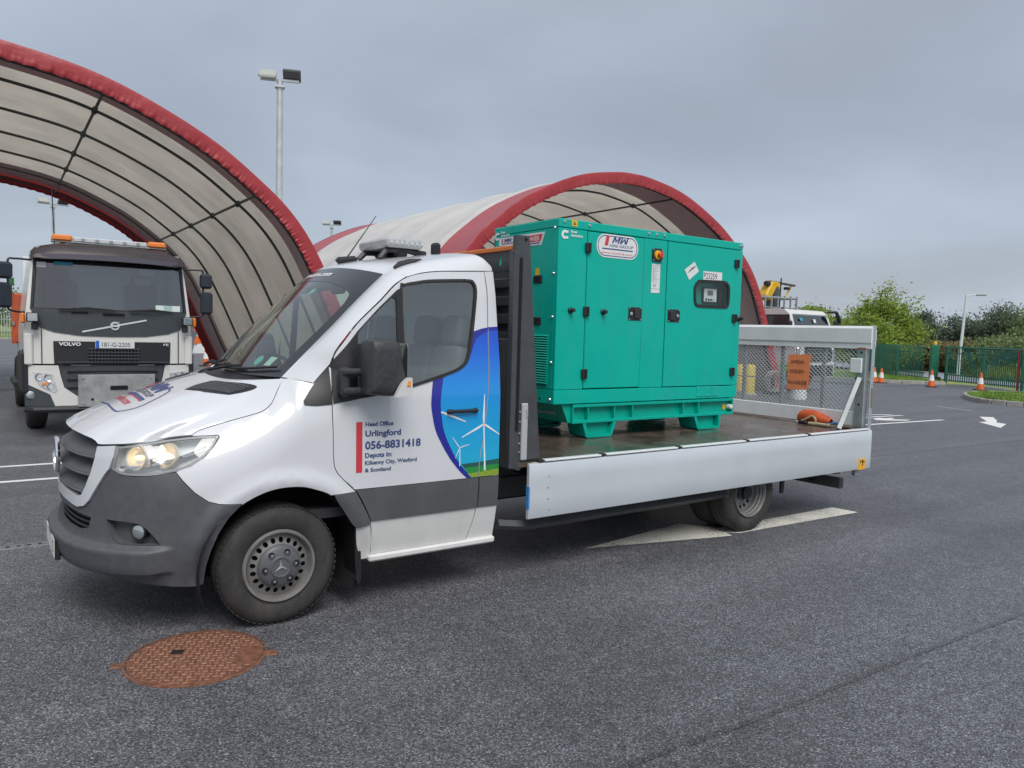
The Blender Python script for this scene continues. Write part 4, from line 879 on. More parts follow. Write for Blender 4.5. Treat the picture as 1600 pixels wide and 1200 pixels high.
_ct = np.interp(HG[:, 30, 0], [-1.0, -.97, -.94, -.865, -.78, -.6, -.48, -.36, -.23, -.185], [1.105, 1.118, 1.143, 1.183, 1.226, 1.296, 1.342, 1.381, 1.416, 1.424]); HG[..., 2] += (_ct - HG[:, 30, 2])[:, None] * (1 - np.abs(2 * uu - 1) ** 2.6)
HG[..., 2] += .010 * np.exp(-((np.abs(uu - .5) - .27) / .05) ** 2) * np.sin(np.pi * vv) ** 1.0
HG[..., 0] -= .014 * np.exp(-(vv / .07) ** 2) * np.sin(np.pi * uu) ** .5 * 0 
hb = MB().grid(HG, flip=True)
skirt = np.stack([HG[0], HG[0] + V(.03, 0, -.006)]); hb.grid(skirt)
bon = hb.build('bonnet', M_white, TRK, 60)
BVH = BVHTree.FromPolygons([Vector(q) for q in hb.v[:41 * 61]], [f for f in hb.f if max(f) < 41 * 61])
def drop(bvh, x, y, off=.002, z0=4):
    r = bvh.ray_cast(Vector((x, y, z0)), Vector((0, 0, -1)))
    return None if r[0] is None else np.array(r[0]) + np.array(r[1]) * off * (1 if r[1].z > 0 else -1)
def on_bonnet(mb, v2, f, off=.002, mi=0):
    P_ = [drop(BVH, a, b, off) for a, b in v2]; ok = [q is not None for q in P_]; P_ = [q if q is not None else V(0, 0, 1.2) for q in P_]; F_ = []
    for t in f:
        if not all(ok[i] for i in t): continue
        a, b, c = [P_[i] for i in t[:3]]; F_.append(t if np.cross(b - a, c - a)[2] > 0 else t[::-1])
    return mb.add(P_, F_, mi)
M_navy = mat('navy_print', (.035, .06, .22), .35, coat=.4); M_redp = mat('red_print', (.62, .04, .06), .35, coat=.4); M_pw = mat('white_print', (.80, .82, .84), .35, coat=.4)
shield = [(-.768, 0), (-.770, -.16), (-.766, -.275), (-.745, -.335), (-.659, -.388), (-.556, -.356), (-.480, -.308), (-.450, -.262), (-.452, -.144)]; shield = smooth_poly(shield + [(-.462, 0)] + [(a, -b) for a, b in shield[::-1][:-1]], 60, 4)
lg = MB(); on_bonnet(lg, *cdt(shield, [ring2(shield, .011)], .05)); lg = lg.build('shield_logo', M_navy, bon)
def bon_text(body, h, xb, yl, wd, m, bold=.02, shear=.15):
    v, f = text2d(body, h, wd, bold, shear); q = MB(); on_bonnet(q, [(xb + b, yl - a) for a, b in v], f, .0035); q.build('lettering', m, lg, None)
_v, _f = mw2d(.105, .15); q = MB(); on_bonnet(q, [(-.530 + b, .075 - a * 1.35) for a, b in _v], _f, .0035); q.build('lettering', M_navy, lg, None)
bon_text('HIRE GROUP', .040, -.580, .20, .46, mat('print_grey', (.08, .09, .12), .4)); bon_text('mwhire.com', .055, -.700, .20, .42, M_redp)
for (x0, x1, m) in ((-.622, -.597, M_navy), (-.629, -.622, M_redp)):
    q = MB(); on_bonnet(q, *cdt([(x0, .22), (x1, .22), (x1, -.27), (x0, -.27)], (), .05), .003); q.build('band', m, lg)
q = MB(); on_bonnet(q, *cdt([(-.54, .10), (-.43, .13), (-.43, .19), (-.54, .16)], (), .05), .003); q.build('red_bar', M_redp, lg)
for sg in (-1, 1):   # two louvred air inlets near the scuttle
    p4 = smooth_poly([(-.392, -.350), (-.304, -.322), (-.222, -.340), (-.180, -.452), (-.125, -.58), (-.068, -.706), (-.068, -.728), (-.097, -.722), (-.196, -.676), (-.229, -.645), (-.319, -.509)], 60, 3); p4 = [(a, b * -sg) if sg > 0 else (a, b) for a, b in p4]
    q = MB(); on_bonnet(q, *cdt(p4, (), .04), .002); vt = q.build('bonnet_vent', M_blk, bon)
    for k in range(6):
        f = (k + .7) / 6.6; a0 = V(-.380, -.362) * (1 - f) + V(-.228, -.338) * f; a1 = V(-.205, -.668) * (1 - f) + V(-.078, -.712) * f; P_ = [drop(BVH, *(a0 * (1 - s) + a1 * s) * V(1, -sg), .004) for s in np.linspace(.04, .96, 8)]
        MB().tube([p for p in P_ if p is not None], .006, 5).build('slat', M_plast, vt)
# scuttle tray below the screen
sc_f = cw * V(1, .90, 1) + V(.004, 0, -.006); sc_r = np.stack([-.075 + .175 * (np.abs(yy) / .83) ** 2.2, yy * .88, np.full(61, 1.442)], 1)
MB().grid(np.stack([sc_f + V(0, 0, -.02), sc_f, sc_f * .5 + sc_r * .5 + V(0, 0, -.016), sc_r, sc_r + V(.05, 0, -.06)])).build('scuttle', M_blk, TRK, 60)
# ---- windscreen
NW = 33
near = at_len(crom([V(.070, -.745, 1.436), V(.165, -.738, 1.53), V(.352, -.725, 1.712), V(.604, -.706, 1.962), V(.752, -.695, 2.100)], 8), 25)
ys_ = np.linspace(-.745, .745, NW); base = np.stack([.070 - .155 * (1 - (np.abs(ys_) / .745) ** 2.1), ys_, 1.436 + .0 * ys_], 1)
yt_ = np.linspace(-.695, .695, NW); topw = np.stack([.752 - .115 * (1 - (np.abs(yt_) / .695) ** 2.2), yt_, 2.100 + .060 * (1 - (np.abs(yt_) / .695) ** 2.2)], 1)
WG = coons(base, topw, near, mir(near)); sv = np.linspace(0, 1, 25)[:, None]; su = np.linspace(0, 1, NW)[None]
WG[..., 0] -= .020 * np.sin(np.pi * sv) * np.sin(np.pi * su) ** .5; WG[..., 2] += .020 * np.sin(np.pi * sv) * np.sin(np.pi * su) ** .5
wsb = MB().grid(WG); ws = wsb.build('windscreen', M_ws, TRK, 60)
def wsp(u, v, off=0.0):
    a = np.clip(v, 0, 1) * 24; b = np.clip(u, 0, 1) * (NW - 1); i, j = min(23, int(a)), min(NW - 2, int(b)); fa, fb = a - i, b - j
    p = (1 - fa) * ((1 - fb) * WG[i, j] + fb * WG[i, j + 1]) + fa * ((1 - fb) * WG[i + 1, j] + fb * WG[i + 1, j + 1])
    n = unit(np.cross(WG[i, j + 1] - WG[i, j], WG[i + 1, j] - WG[i, j])); n = n if n[0] < 0 else -n
    return p + n * off
def on_ws(mb, v2, f, off=.003):
    P_ = [wsp(a, b, off) for a, b in v2]; return mb.add(P_, f)
FRo = [(0, 0), (1, 0), (1, 1), (0, 1)]; FRi = smooth_poly([(.055, .055), (.5, .045), (.945, .055), (.965, .5), (.955, .72), (.90, .79), (.75, .835), (.5, .85), (.25, .835), (.10, .79), (.045, .72), (.035, .5)], 60, 4)
q = MB(); on_ws(q, *cdt(FRo, [FRi], .05), .0015); q.build('frit_band', mat('frit_black', (.028, .030, .034), .22, coat=.5), ws)
v, f = text2d('mwhire.com', 1, 1, .025, .1); q = MB(); on_ws(q, [(.37 + .36 * (1 - 0) - .36 * (1 - a) + 0 if False else (.40 + .36 * (1 - a)) if False else .38 + .0 * a, b) for a, b in v], [], .004); q = MB()
v = [(.66 - a * .33, .905 + b * .05) for a, b in v]; on_ws(q, v, f, .004); q.build('screen_lettering', mat('white_vinyl', (.8, .8, .8), .4), ws, None)
for pts, m in (([(.165, .085), (.125, .085), (.115, .155), (.16, .16)], mat('paper_disc', (.55, .72, .60), .5)), (circ(.225, .12, .024, 18, .038), mat('green_disc', (.10, .50, .38), .5)), (circ(.335, .745, .022, 18, .03), mat('green_disc', (.10, .50, .38), .5))):
    q = MB(); on_ws(q, *cdt([tuple(p) for p in pts], (), .03), -.004); q.build('sticker', m, ws, None)
q = MB(); e_ = [wsp(u, 0, .004) for u in np.linspace(0, 1, 20)]
# ---- A-pillars, near and far
DL = at_len([cabP(a - .004, b) for a, b in [tuple(q) for q in crom([(.203, 1.412), (.300, 1.525), (.318, 1.580), (.352, 1.640), (.450, 1.764), (.631, 1.931), (.719, 2.019), (.811, 2.0775)], 6)]], 25)
WE = near.copy(); WE = np.vstack([[V(.02, -.735, 1.375), V(.045, -.74, 1.405)], WE]); DL = np.vstack([[cabP(.10, 1.30) + V(0, .035, 0), cabP(.15, 1.36) + V(0, .018, 0)], DL]); rows = []
for s in np.linspace(0, 1, 9):
    p = WE * (1 - s) + DL * s; b = math.sin(math.pi * s); n = np.stack([np.full(27, -.55), np.full(27, -.70), np.full(27, .45)], 1) * np.clip((np.arange(27)[:, None] - 1) / 7, 0, 1); rows.append(p + n * .030 * b * (1 if s < .99 else 0))
ap = MB().grid(np.array(rows), flip=True); rec = np.array([WE + V(.022, .02, -.016), WE]); ap.grid(rec, flip=True)
half(ap, 'pillar', M_white, TRK, True, 60)
half(MB().tube([r[2] + V(-.002, -.003, .002) for r in rows], .0022, 5), 'pillar_seam', M_dark, TRK)
# ---- roof
rail = at_len([cabP(a, b + .0035) for a, b in [tuple(q) for q in crom([(.811, 2.074), (.926, 2.108), (1.061, 2.128), (1.25, 2.142), (1.405, 2.152), (1.472, 2.155)], 6)]], 25)
lat = np.linspace(0, 1, 17)
fr_h = [rail[0] * (1 - s) + near[-1] * s + V(-.4, -.4, .6) * .022 * math.sin(math.pi * s) for s in np.linspace(0, 1, 6)][:-1] + [topw[i] for i in np.linspace(0, (NW - 1) / 2, 12).astype(int)]
fr_h = np.array(fr_h)
re_p = crom([(-.886, 2.155), (-.877, 2.205), (-.845, 2.250), (-.775, 2.278), (-.65, 2.295), (-.40, 2.315), (0, 2.325)], 8); re_h = at_len([V(1.472, a, b) for a, b in re_p], 17)
dfr = np.concatenate([[0], np.cumsum(np.linalg.norm(np.diff(fr_h, axis=0), axis=1))]); re_h = np.stack([np.interp(dfr / dfr[-1], np.linspace(0, 1, 17), re_h[:, k]) for k in range(3)], 1)
RG = np.zeros((25, 17, 3))
for i, t_ in enumerate(np.linspace(0, 1, 25)):
    s = t_; base_ = fr_h * (1 - s) + re_h * s; ez = t_ ** .62; base_[:, 2] = fr_h[:, 2] * (1 - ez) + re_h[:, 2] * ez
    d0 = rail[i] - base_[0]; wgt = np.clip(1 - np.linspace(0, 1, 17) / .6, 0, 1)[:, None] ** 1.2; RG[i] = base_ + d0 * wgt
    if t_ > .90: k = (t_ - .90) / .10; RG[i, :, 2] -= .055 * k ** 2.4 * np.clip(np.linspace(0, 1, 17) * 5, 0, 1)
rb = MB().grid(RG, flip=True); rb.mirror(); roof = rb.build('roof', M_white, TRK, 60)
RBV = BVHTree.FromPolygons([Vector(q) for q in rb.v], rb.f)
# back wall of the cab, with its rear window
zb = [.34, .44, .56, .7, .88, 1.2, 1.32, 1.52, 1.81, 2.0, 2.154]; bw = [(float(cabP(1.47, z)[1]) + .004, z) for z in zb] + [(a, b - .055 * min(1, 4 * i / 40)) for i, (a, b) in enumerate([tuple(q) for q in re_p])]
bw = [p for i, p in enumerate(bw)]; full = bw + [(-a, b) for a, b in bw[::-1]][1:]
q = MB().plate([(a, b) for a, b in full], [], (1.472, 0, 0), YA, ZA, .012); q.build('cab_back', M_white, TRK, None)
# ---- cab interior
M_int = mat('interior_dark', (.035, .036, .038), .7); M_seat = mat('seat_cloth', (.22, .225, .23), .9, bump=.2, bscale=150); M_intl = mat('interior_light', (.84, .85, .83), .8)
MB().box((.62, 0, .62), (1.6, 1.82, .06)).build('cab_floor', M_int, TRK)
MB().prism([(.02, 1.40), (.30, 1.395), (.46, 1.36), (.50, 1.28), (.46, 1.12), (.30, .95), (.10, .9), (.0, 1.2)], (0, .76, 0), XA, ZA, 1.52).build('dashboard', M_int, TRK)
MB().plate([(-a, b) for a, b in bw if b < 2.2] + [(a, b) for a, b in bw[::-1] if b < 2.2], [], (1.455, 0, 0), YA, ZA, .008).build('rear_trim', M_intl, TRK, None)
G = RG.copy(); G[..., 2] -= .045; rl = MB().grid(G[2:]); rl.mirror(); rl.build('headlining', M_intl, TRK, 60)
for y in (.52, -.18, -.60):
    st = thing('seat', '', '') if False else bpy.data.objects.new('seat', MB().box((1.02, y, .98), (.50, .40, .16), bev=.05).mesh('seat', M_seat)); COL.objects.link(st); st.parent = TRK
    MB().pillow((1.30, y, 1.32), (.15, .42, .64), roty(R(10)), .35).build('backrest', M_seat, st, 80); MB().pillow((1.365, y, 1.74), (.11, .26, .22), roty(R(8))).build('headrest', M_seat, st, 80)
    for s in (-.05, .05): MB().cyl((1.35, y + s, 1.60), (1.36, y + s, 1.70), .008, n=6).build('headrest_stem', M_steel, st)
th_ = np.linspace(0, 2 * math.pi, 29)[:-1]; swc = V(.58, .45, 1.36); sx_, sy_, sz_ = frame(unit(V(.78, 0, .62)))
sw = MB().tube([swc + .19 * (sx_ * math.cos(a) + sy_ * math.sin(a)) for a in th_], .015, 8, closed=True).build('steering_wheel', M_int, TRK)
MB().lathe([(0, .02), (.06, .015), (.07, -.02), (0, -.03)], swc, sz_, 16).build('hub', M_int, sw); MB().tube([swc, swc - sz_ * .3], .03, 8).build('column', M_int, sw)
for a in (R(0), R(180), R(270)): MB().tube([swc, swc + .18 * (sx_ * math.cos(a) + sy_ * math.sin(a))], .014, 6).build('spoke', M_int, sw)
q = MB().box((.73, 0, 2.02), (.03, .24, .07), bev=.015).build('interior_mirror', M_int, TRK)
# ---- wipers
for (u0, u1, v0, v1) in ((.93, .52, .02, .075), (.50, .05, .02, .065)):
    wp = MB().tube([wsp(u0 + (u1 - u0) * s, v0 + (v1 - v0) * s ** 1.3 - .012 * math.sin(3.1 * s), .022) for s in np.linspace(0, 1, 12)], .008, 6).build('wiper', M_blk, TRK)
    MB().tube([wsp(u0 + .02, -.0, .03) + V(-.05, 0, -.01), wsp((u0 + u1) / 2 + .08, .035, .03), wsp((u0 + u1) / 2, .045, .026)], [.013, .009, .008], 6).build('wiper_arm', M_blk, wp)
# ---- door mirrors
for far in (False, True):
    def B(mb, name, m, par, smooth=35): return (mb.flipped() if far else mb).build(name, m, par, smooth)
    st_ = []; hp = [(-.075, .0, 0), ]; prof = []
    outline = smooth_poly([(.428, 1.655), (.455, 1.682), (.520, 1.690), (.595, 1.680), (.618, 1.64), (.640, 1.52), (.660, 1.46), (.664, 1.38), (.64, 1.36), (.565, 1.348), (.44, 1.362), (.424, 1.39), (.420, 1.52)], 70, 4)
    n_ = len(outline); c2 = np.mean(np.array(outline), 0); rings = []
    for (y, k) in ((-1.065, .80), (-1.075, .93), (-1.10, .985), (-1.16, 1.0), (-1.205, .99), (-1.235, .95), (-1.250, .85), (-1.256, .6), (-1.258, .0)): rings.append([(c2[0] + (a - c2[0]) * k, y, c2[1] + (b - c2[1]) * k) for a, b in outline])
    q = MB(); q.add(sum(rings, []), [(i * n_ + j, i * n_ + (j + 1) % n_, (i + 1) * n_ + (j + 1) % n_, (i + 1) * n_ + j) for i in range(len(rings) - 1) for j in range(n_)]); q.f.append(tuple(range(n_))[::-1]); q.m.append(0)
    mi_ = B(q, 'door_mirror', M_blkwet, TRK, 60)
    for zc in (1.487, 1.375): B(MB().box((.415, -1.075, zc), (.185, .075, .042), bev=.014), 'mirror_arm', M_blkwet, mi_)
    B(MB().box((.345, -1.045, 1.425), (.055, .085, .175), bev=.018), 'mirror_foot', M_blkwet, mi_)
    q = MB(); q.prism(smooth_poly([(.560, 1.352), (.600, 1.425), (.640, 1.462), (.667, 1.462), (.669, 1.385), (.655, 1.368), (.60, 1.352)], 60, 3), (0, -1.262, 0), XA, ZA, -.05 if False else .03); q.move((0, .0, 0))
    B(q, 'indicator', mat('indicator_clear', (.66, .64, .63), .12, coat=1.0), mi_, None)
    q = MB().prism([(.632, 1.415), (.655, 1.415), (.655, 1.445), (.64, 1.445)], (0, -1.294, 0), XA, ZA, .004); B(q, 'indicator_bulb', mat('amber', (.85, .32, .04), .25), mi_, None)
    q = MB(); q.prism([(a, b) for a, b in ring2([(y, z) for y, z in rrect(-1.225, 1.39, -1.08, 1.66, .03)], 0)], (.668, 0, 0), YA, ZA, .002); B(q, 'mirror_glass', M_chrome, mi_, None)
# ---- printed door graphics
M_blue = bpy.data.materials.new('blue_sky_print'); M_blue.use_nodes = True; tt = M_blue.node_tree; bb = tt.nodes['Principled BSDF']; bb.inputs['Roughness'].default_value = .3; bb.inputs['Coat Weight'].default_value = .7
_c = tt.nodes.new('ShaderNodeTexCoord'); _s = tt.nodes.new('ShaderNodeSeparateXYZ'); tt.links.new(_c.outputs['Object'], _s.inputs[0]); _r = tt.nodes.new('ShaderNodeValToRGB'); _mr = tt.nodes.new('ShaderNodeMapRange'); _mr.inputs[1].default_value = .75; _mr.inputs[2].default_value = 1.80
tt.links.new(_s.outputs[2], _mr.inputs[0]); tt.links.new(_mr.outputs[0], _r.inputs[0]); tt.links.new(_r.outputs[0], bb.inputs['Base Color']); E_ = _r.color_ramp.elements
E_[0].color = (.01, .45, .66, 1); E_[1].color = (.005, .06, .55, 1)
for p_, c_ in ((.35, (.005, .35, .70, 1)), (.62, (.005, .26, .75, 1)), (.82, (.005, .12, .65, 1))): _e = E_.new(p_); _e.color = c_
M_dblue = mat('deep_blue_print', (.012, .018, .30), .3, coat=.7); M_hill = mat('hill_print', (.015, .10, .085), .35, coat=.5); M_green = mat('field_print', (.02, .26, .05), .35, coat=.5); M_rape = mat('rape_print', (.24, .36, .03), .4, coat=.5, var=.5, vscale=90)
OUTE = [(.962, 1.424), (.950, 1.32), (.951, 1.24), (.980, 1.111), (1.029, 1.014), (1.093, .914), (1.176, .818), (1.228, .772)]; INE = [(1.040, 1.444), (1.020, 1.318), (1.020, 1.237), (1.042, 1.108), (1.083, 1.011), (1.141, .911), (1.208, .829), (1.262, .772)]
WB = [(1.088, 1.459), (1.181, 1.497), (1.240, 1.560), (1.280, 1.713), (1.287, 1.745)]; TOPB = [(1.292, 1.745), (1.346, 1.762), (1.404, 1.774), (1.481, 1.780)]
decal = bpy.data.objects.new('door_graphic', MB().mesh('e', M_blue)) if False else None
DOORN = [o for o in TRK.children if o.name.startswith('door') and not o.name.startswith('door_')][0]
def skin_decal(poly, name, m, off=.0018, cut=True, h=.05, holes=()):
    """print on the flank; cut along the shut line so that it stays on its panel"""
    q = MB()
    if cut:
        rl = [tuple(a) for a in crom(DOORR, 4)]; zs_ = [b for a, b in poly]; rz_ = [q_ for q_ in rl if min(zs_) - .02 < q_[1] < max(zs_) + .02]
        v2, f = cdt(poly, holes, h, None, [[(a - .001, b) for a, b in rz_], [(a + .0065, b) for a, b in rz_]]); A = np.array(v2); on_cab(q, v2, [t for t in f if np.mean(A[list(t)], 0)[0] < np.interp(np.mean(A[list(t)], 0)[1], [b for a, b in rl[::-1]], [a for a, b in rl[::-1]]) - .001], 0, 0, off); on_cab(q, v2, [t for t in f if np.mean(A[list(t)], 0)[0] > np.interp(np.mean(A[list(t)], 0)[1], [b for a, b in rl[::-1]], [a for a, b in rl[::-1]]) + .0065], 0, 0, off)
    else: on_cab(q, *cdt(poly, holes, h), 0, 0, off)
    return q.build(name, m, DOORN, 60)
BLUE = [tuple(q) for q in crom(INE, 4)][::-1] + WB + TOPB + [(1.481, .772)]
skin_decal(BLUE, 'blue_sky_print', M_blue, .0018, True, .018)
skin_decal([tuple(q) for q in crom(OUTE, 4)] + [tuple(q) for q in crom(INE, 4)][::-1], 'blue_border_print', M_dblue, .0022, False)
skin_decal(WB[2:] + TOPB + [(a, b - .028 * min(1, i)) for i, (a, b) in enumerate(TOPB[::-1])][0:0] + [(1.481, 1.76), (1.404, 1.748), (1.346, 1.722), (1.300, 1.69), (1.262, 1.56)][0:4], 'blue_border_print', M_dblue, .0022, True, .015)
skin_decal([(1.183, .868), (1.30, .872), (1.481, .885), (1.481, .846), (1.21, .836)], 'hill_print', M_hill, .0026, True, .015); skin_decal([(1.205, .840), (1.481, .850), (1.481, .812), (1.236, .798)], 'field_print', M_green, .0030, True, .015); skin_decal([(1.232, .800), (1.481, .816), (1.481, .773), (1.264, .773)], 'rape_field_print', M_rape, .0034, True, .015)
M_tur = mat('turbine_print', (.78, .84, .86), .35, coat=.5)
def blade(a, b, w0, w1, nm='turbine_blade'):
    a, b = V(*a), V(*b); d = unit(b - a); n = V(-d[1], d[0]); mid = a + (b - a) * .25
    skin_decal([tuple(a + n * w0 * .5), tuple(mid + n * w0), tuple(b + n * w1), tuple(b - n * w1), tuple(mid - n * w0 * .6), tuple(a - n * w0 * .5)][::-1], nm, M_tur, .0040, False, .05)
H1 = (1.350, 1.127); blade(H1, (1.352, 1.325), .010, .003); blade(H1, (1.181, 1.046), .010, .003); blade(H1, (1.479, 1.050), .009, .003); skin_decal([(1.346, 1.12), (1.355, 1.12), (1.375, .812), (1.361, .812)], 'turbine_tower', M_tur, .0040, False)
H2 = (1.167, .978); blade(H2, (1.110, 1.05), .004, .0015); blade(H2, (1.243, .997), .004, .0015); blade(H2, (1.133, .911), .004, .0015); skin_decal([(1.165, .975), (1.170, .975), (1.174, .856), (1.166, .856)], 'turbine_tower', M_tur, .0040, False); blade((1.020, 1.219), (1.211, 1.148), .011, .003)
skin_decal([(.439, 1.180), (.479, 1.180), (.482, .871), (.442, .871)], 'red_bar_print', M_redp, .002, False)
for body, h, z, wd, m in (('Head Office', .027, 1.152, .186, M_navy), ('Urlingford', .037, 1.090, .238, M_navy), ('056-8831418', .049, 1.0115, .378, M_navy), ('Depots in:', .030, .959, .179, M_navy), ('Kilkenny City, Wexford', .025, .9155, .352, mat('navy_print_thin', (.06, .085, .20), .35)), ('& Scotland', .024, .871, .173, MATS['navy_print_thin'] if 'navy_print_thin' in MATS else M_navy)):
    v, f = text2d(body, h, wd, .028, 0); q = MB(); on_cab(q, v, f, .4985, z, .0022); q.build('lettering', m, DOORN, None)
# ---- things on the roof
def rtop(x, y): r = RBV.ray_cast(Vector((x, y, 5)), Vector((0, 0, -1))); return r[0].z if r[0] is not None else 2.3
zl = 2.345; lb = MB().box((1.07, -.145, zl + .005), (.285, .50, .068), bev=.018).build('light_bar', mat('light_bar_clear', (.40, .41, .41), .3, coat=.5, var=.15, vscale=20), TRK)
for k in range(7): MB().box((.955 + k * .040, -.398, zl + .006), (.020, .006, .020), bev=.002).build('led_cell', mat('led_white', (.55, .57, .58), .25), lb)
for y in (-.33, .03):
    q = MB(); pts = [V(.90, y, rtop(.90, y) + .01), V(.95, y, zl - .045), V(1.02, y, zl - .038), V(1.13, y, zl - .038), V(1.19, y, zl - .05), V(1.26, y, rtop(1.26, y) + .008)]; q.tube(pts, [.020, .024, .026, .026, .024, .016], 6); q.box((1.07, y, (zl - .03 + rtop(1.07, y)) / 2), (.07, .05, zl - .03 - rtop(1.07, y)), bev=.01); q.build('bracket', M_blk, lb)
ae = MB().box((.80, .02, rtop(.80, .02) + .018), (.16, .07, .05), roty(R(-8)), bev=.02).build('aerial', M_blk, TRK)
MB().tube([V(.80, .02, rtop(.8, .02) + .03), V(1.03, .02, 2.58)], [.006, .003], 6).build('aerial_rod', M_blk, ae)
q = MB().box((1.585, .10, 2.385), (.06, .08, .10), bev=.015); q.build('work_lamp', M_blk, TRK)
q = MB(); P_ = [V(x, y, rtop(x, y)) + V(0, 0, .012) for x, y in ((.80, -.76), (.85, -.74), (.92, -.74), (1.00, -.755))]; q.tube(P_, [.010, .022, .020, .004], 6); q.build('roof_bracket', M_blk, TRK)
# ---- wheels
M_tyre = mat('tyre_rubber', (.032, .031, .030), .75, var=.22, vscale=14, bump=.15, bscale=90, dirt=((.085, .078, .070), .75, 5))
M_rim = mat('steel_rim', (.23, .225, .215), .5, metal=.3, var=.18, vscale=12, dirt=((.17, .14, .11), .5, 10)); M_cap = mat('hub_cap_grey', (.10, .105, .115), .45, dirt=((.18, .16, .14), .3, 14))
TY = [(.212, .020), (.222, .012), (.245, .004), (.290, .000), (.318, .010), (.338, .026), (.348, .045), (.351, .062), (.3515, .075)]
def tyre(w=.215):
    p = TY + [(.3515, .082), (.343, .084), (.343, .092), (.352, .094), (.352, .124), (.343, .126), (.343, .134), (.3515, .136)] + [(r, w - h) for r, h in TY[::-1]]
    return MB().lathe([(r, -h) for r, h in p], (0, 0, 0), (0, -1, 0), 72)
tyre_me = tyre().mesh('tyre', M_tyre, 30)
lug = MB()
for k in range(60):
    for h_, o_ in ((-.052, .0), (-.163, .5)):
        a = 2 * math.pi * (k + o_) / 60; M_ = roty(-a); lug.box(M_ @ V(.3490, 0, 0) + V(0, .0 - h_, 0), (.006, .05, .024), M_, bev=.002)
lug_me = lug.mesh('tread_blocks', M_tyre, None)
def disc_ring(r0, r1, y0, y1, nh, rh, hr, m):
    hol = []
    for k in range(nh):
        a = 2 * math.pi * k / nh; c_, s_ = math.cos(a), math.sin(a); hol.append([(c_ * hr + rh * (c_ * math.cos(t) * 1.0 - s_ * math.sin(t) * .86), s_ * hr + rh * (s_ * math.cos(t) + c_ * math.sin(t) * .86)) for t in np.linspace(0, 2 * math.pi, 13)[:-1]])
    v2, f = cdt(circ(0, 0, r1, 72), hol + [circ(0, 0, r0, 48)], 9, 9); q = MB(); A = np.array(v2); r = np.hypot(A[:, 0], A[:, 1]); y = y0 + (y1 - y0) * (r - r0) / (r1 - r0)
    F_ = []
    for t in f:
        a, b, c = A[list(t)]; F_.append(t if (b - a)[0] * (c - a)[1] - (b - a)[1] * (c - a)[0] > 0 else t[::-1])
    q.add([(a, yy_, b) for (a, b), yy_ in zip(A, y)], F_)
    n0 = len(A); return q
def wheel_front(c, sg, rotation=0):
    t = bpy.data.objects.new('wheel', None); COL.objects.link(t); t.parent = TRK; t.location = c; t.rotation_euler = (0, rotation, 0); t.scale = (1, sg, 1)
    ty = bpy.data.objects.new('tyre', tyre_me); COL.objects.link(ty); ty.parent = t; l = bpy.data.objects.new('tread_blocks', lug_me); l['kind'] = 'stuff'; COL.objects.link(l); l.parent = ty
    rim = disc_ring(.112, .176, .020, .046, 20, .0160, .149, M_rim); rim.lathe([(.176, -.046), (.184, -.050), (.189, -.030), (.191, -.010), (.197, .0), (.207, .002), (.213, -.006), (.214, -.03)], (0, 0, 0), (0, -1, 0), 64); rm = rim.build('rim', M_rim, t, 40)
    MB().lathe([(.0, -.075), (.19, -.075), (.19, -.04)], (0, 0, 0), (0, -1, 0), 32).build('brake_drum', M_dark, rm)
    cap = MB().lathe([(.0, .018), (.050, .018), (.053, .023), (.060, .023), (.066, .016), (.105, .008), (.122, -.004), (.128, -.016)], (0, 0, 0), (0, -1, 0), 48).build('hub_cap', M_cap, t)
    for k in range(3):
        a = R(90 + 120 * k + 8); d_ = V(math.cos(a), 0, math.sin(a)); s_ = V(-math.sin(a), 0, math.cos(a)); o_ = V(0, -.0185, 0); MB().add([o_ + s_ * .009, o_ - s_ * .009, o_ + d_ * .047, o_ + V(0, -.009, 0)], [(0, 2, 3), (3, 2, 1), (0, 3, 1)]).build('star_arm', mat('cap_light', (.30, .31, .32), .4), cap, None)
    for k in range(6):
        a = R(12 + 60 * k); p = V(math.cos(a) * .090, -.008, math.sin(a) * .090)
        MB().lathe([(.017, .012), (.019, .0), (.014, .004)], p, (0, -1, 0), 14).build('nut_well', M_blk, cap); MB().lathe([(0, .012), (.007, .011), (.010, .004), (.011, -.006)], p, (0, -1, 0), 6).build('wheel_nut', M_silver, cap, None)
    return t
def wheel_rear(c, sg, outer=True):
    t = bpy.data.objects.new('wheel', None); COL.objects.link(t); t.parent = TRK; t.location = c; t.scale = (1, sg, 1)
    ty = bpy.data.objects.new('tyre', tyre_me); COL.objects.link(ty); ty.parent = t; l = bpy.data.objects.new('tread_blocks', lug_me); l['kind'] = 'stuff'; COL.objects.link(l); l.parent = ty
    rim = disc_ring(.075, .168, .125, .108, 16, .017, .142, M_rim); rim.lathe([(.168, -.108), (.176, -.095), (.178, -.070), (.186, -.064), (.188, -.040), (.196, -.034), (.198, -.012), (.205, .0), (.211, .002), (.214, -.008), (.214, -.03)], (0, 0, 0), (0, -1, 0), 64); rm = rim.build('rim', M_rim, t, 40)
    MB().lathe([(0, -.05), (.055, -.05), (.062, -.07), (.065, -.125), (.078, -.126)], (0, 0, 0), (0, -1, 0), 32).build('hub', M_cap, rm); MB().lathe([(0, -.16), (.18, -.16)], (0, 0, 0), (0, -1, 0), 24).build('brake_drum', M_dark, rm)
    for k in range(6):
        a = R(60 * k); MB().lathe([(0, .02), (.010, .018), (.012, -.004)], V(math.cos(a) * .095, .12, math.sin(a) * .095), (0, -1, 0), 6).build('wheel_nut', M_steel, rm, None)
    return t
RW = .3515
wheel_front((0, -.965, RW), 1, .1); wheel_front((0, .965, RW), -1)
wheel_rear((4.27, -.985, RW), 1); wheel_rear((4.27, -.735, RW), 1); wheel_rear((4.27, .985, RW), -1); wheel_rear((4.27, .735, RW), -1)
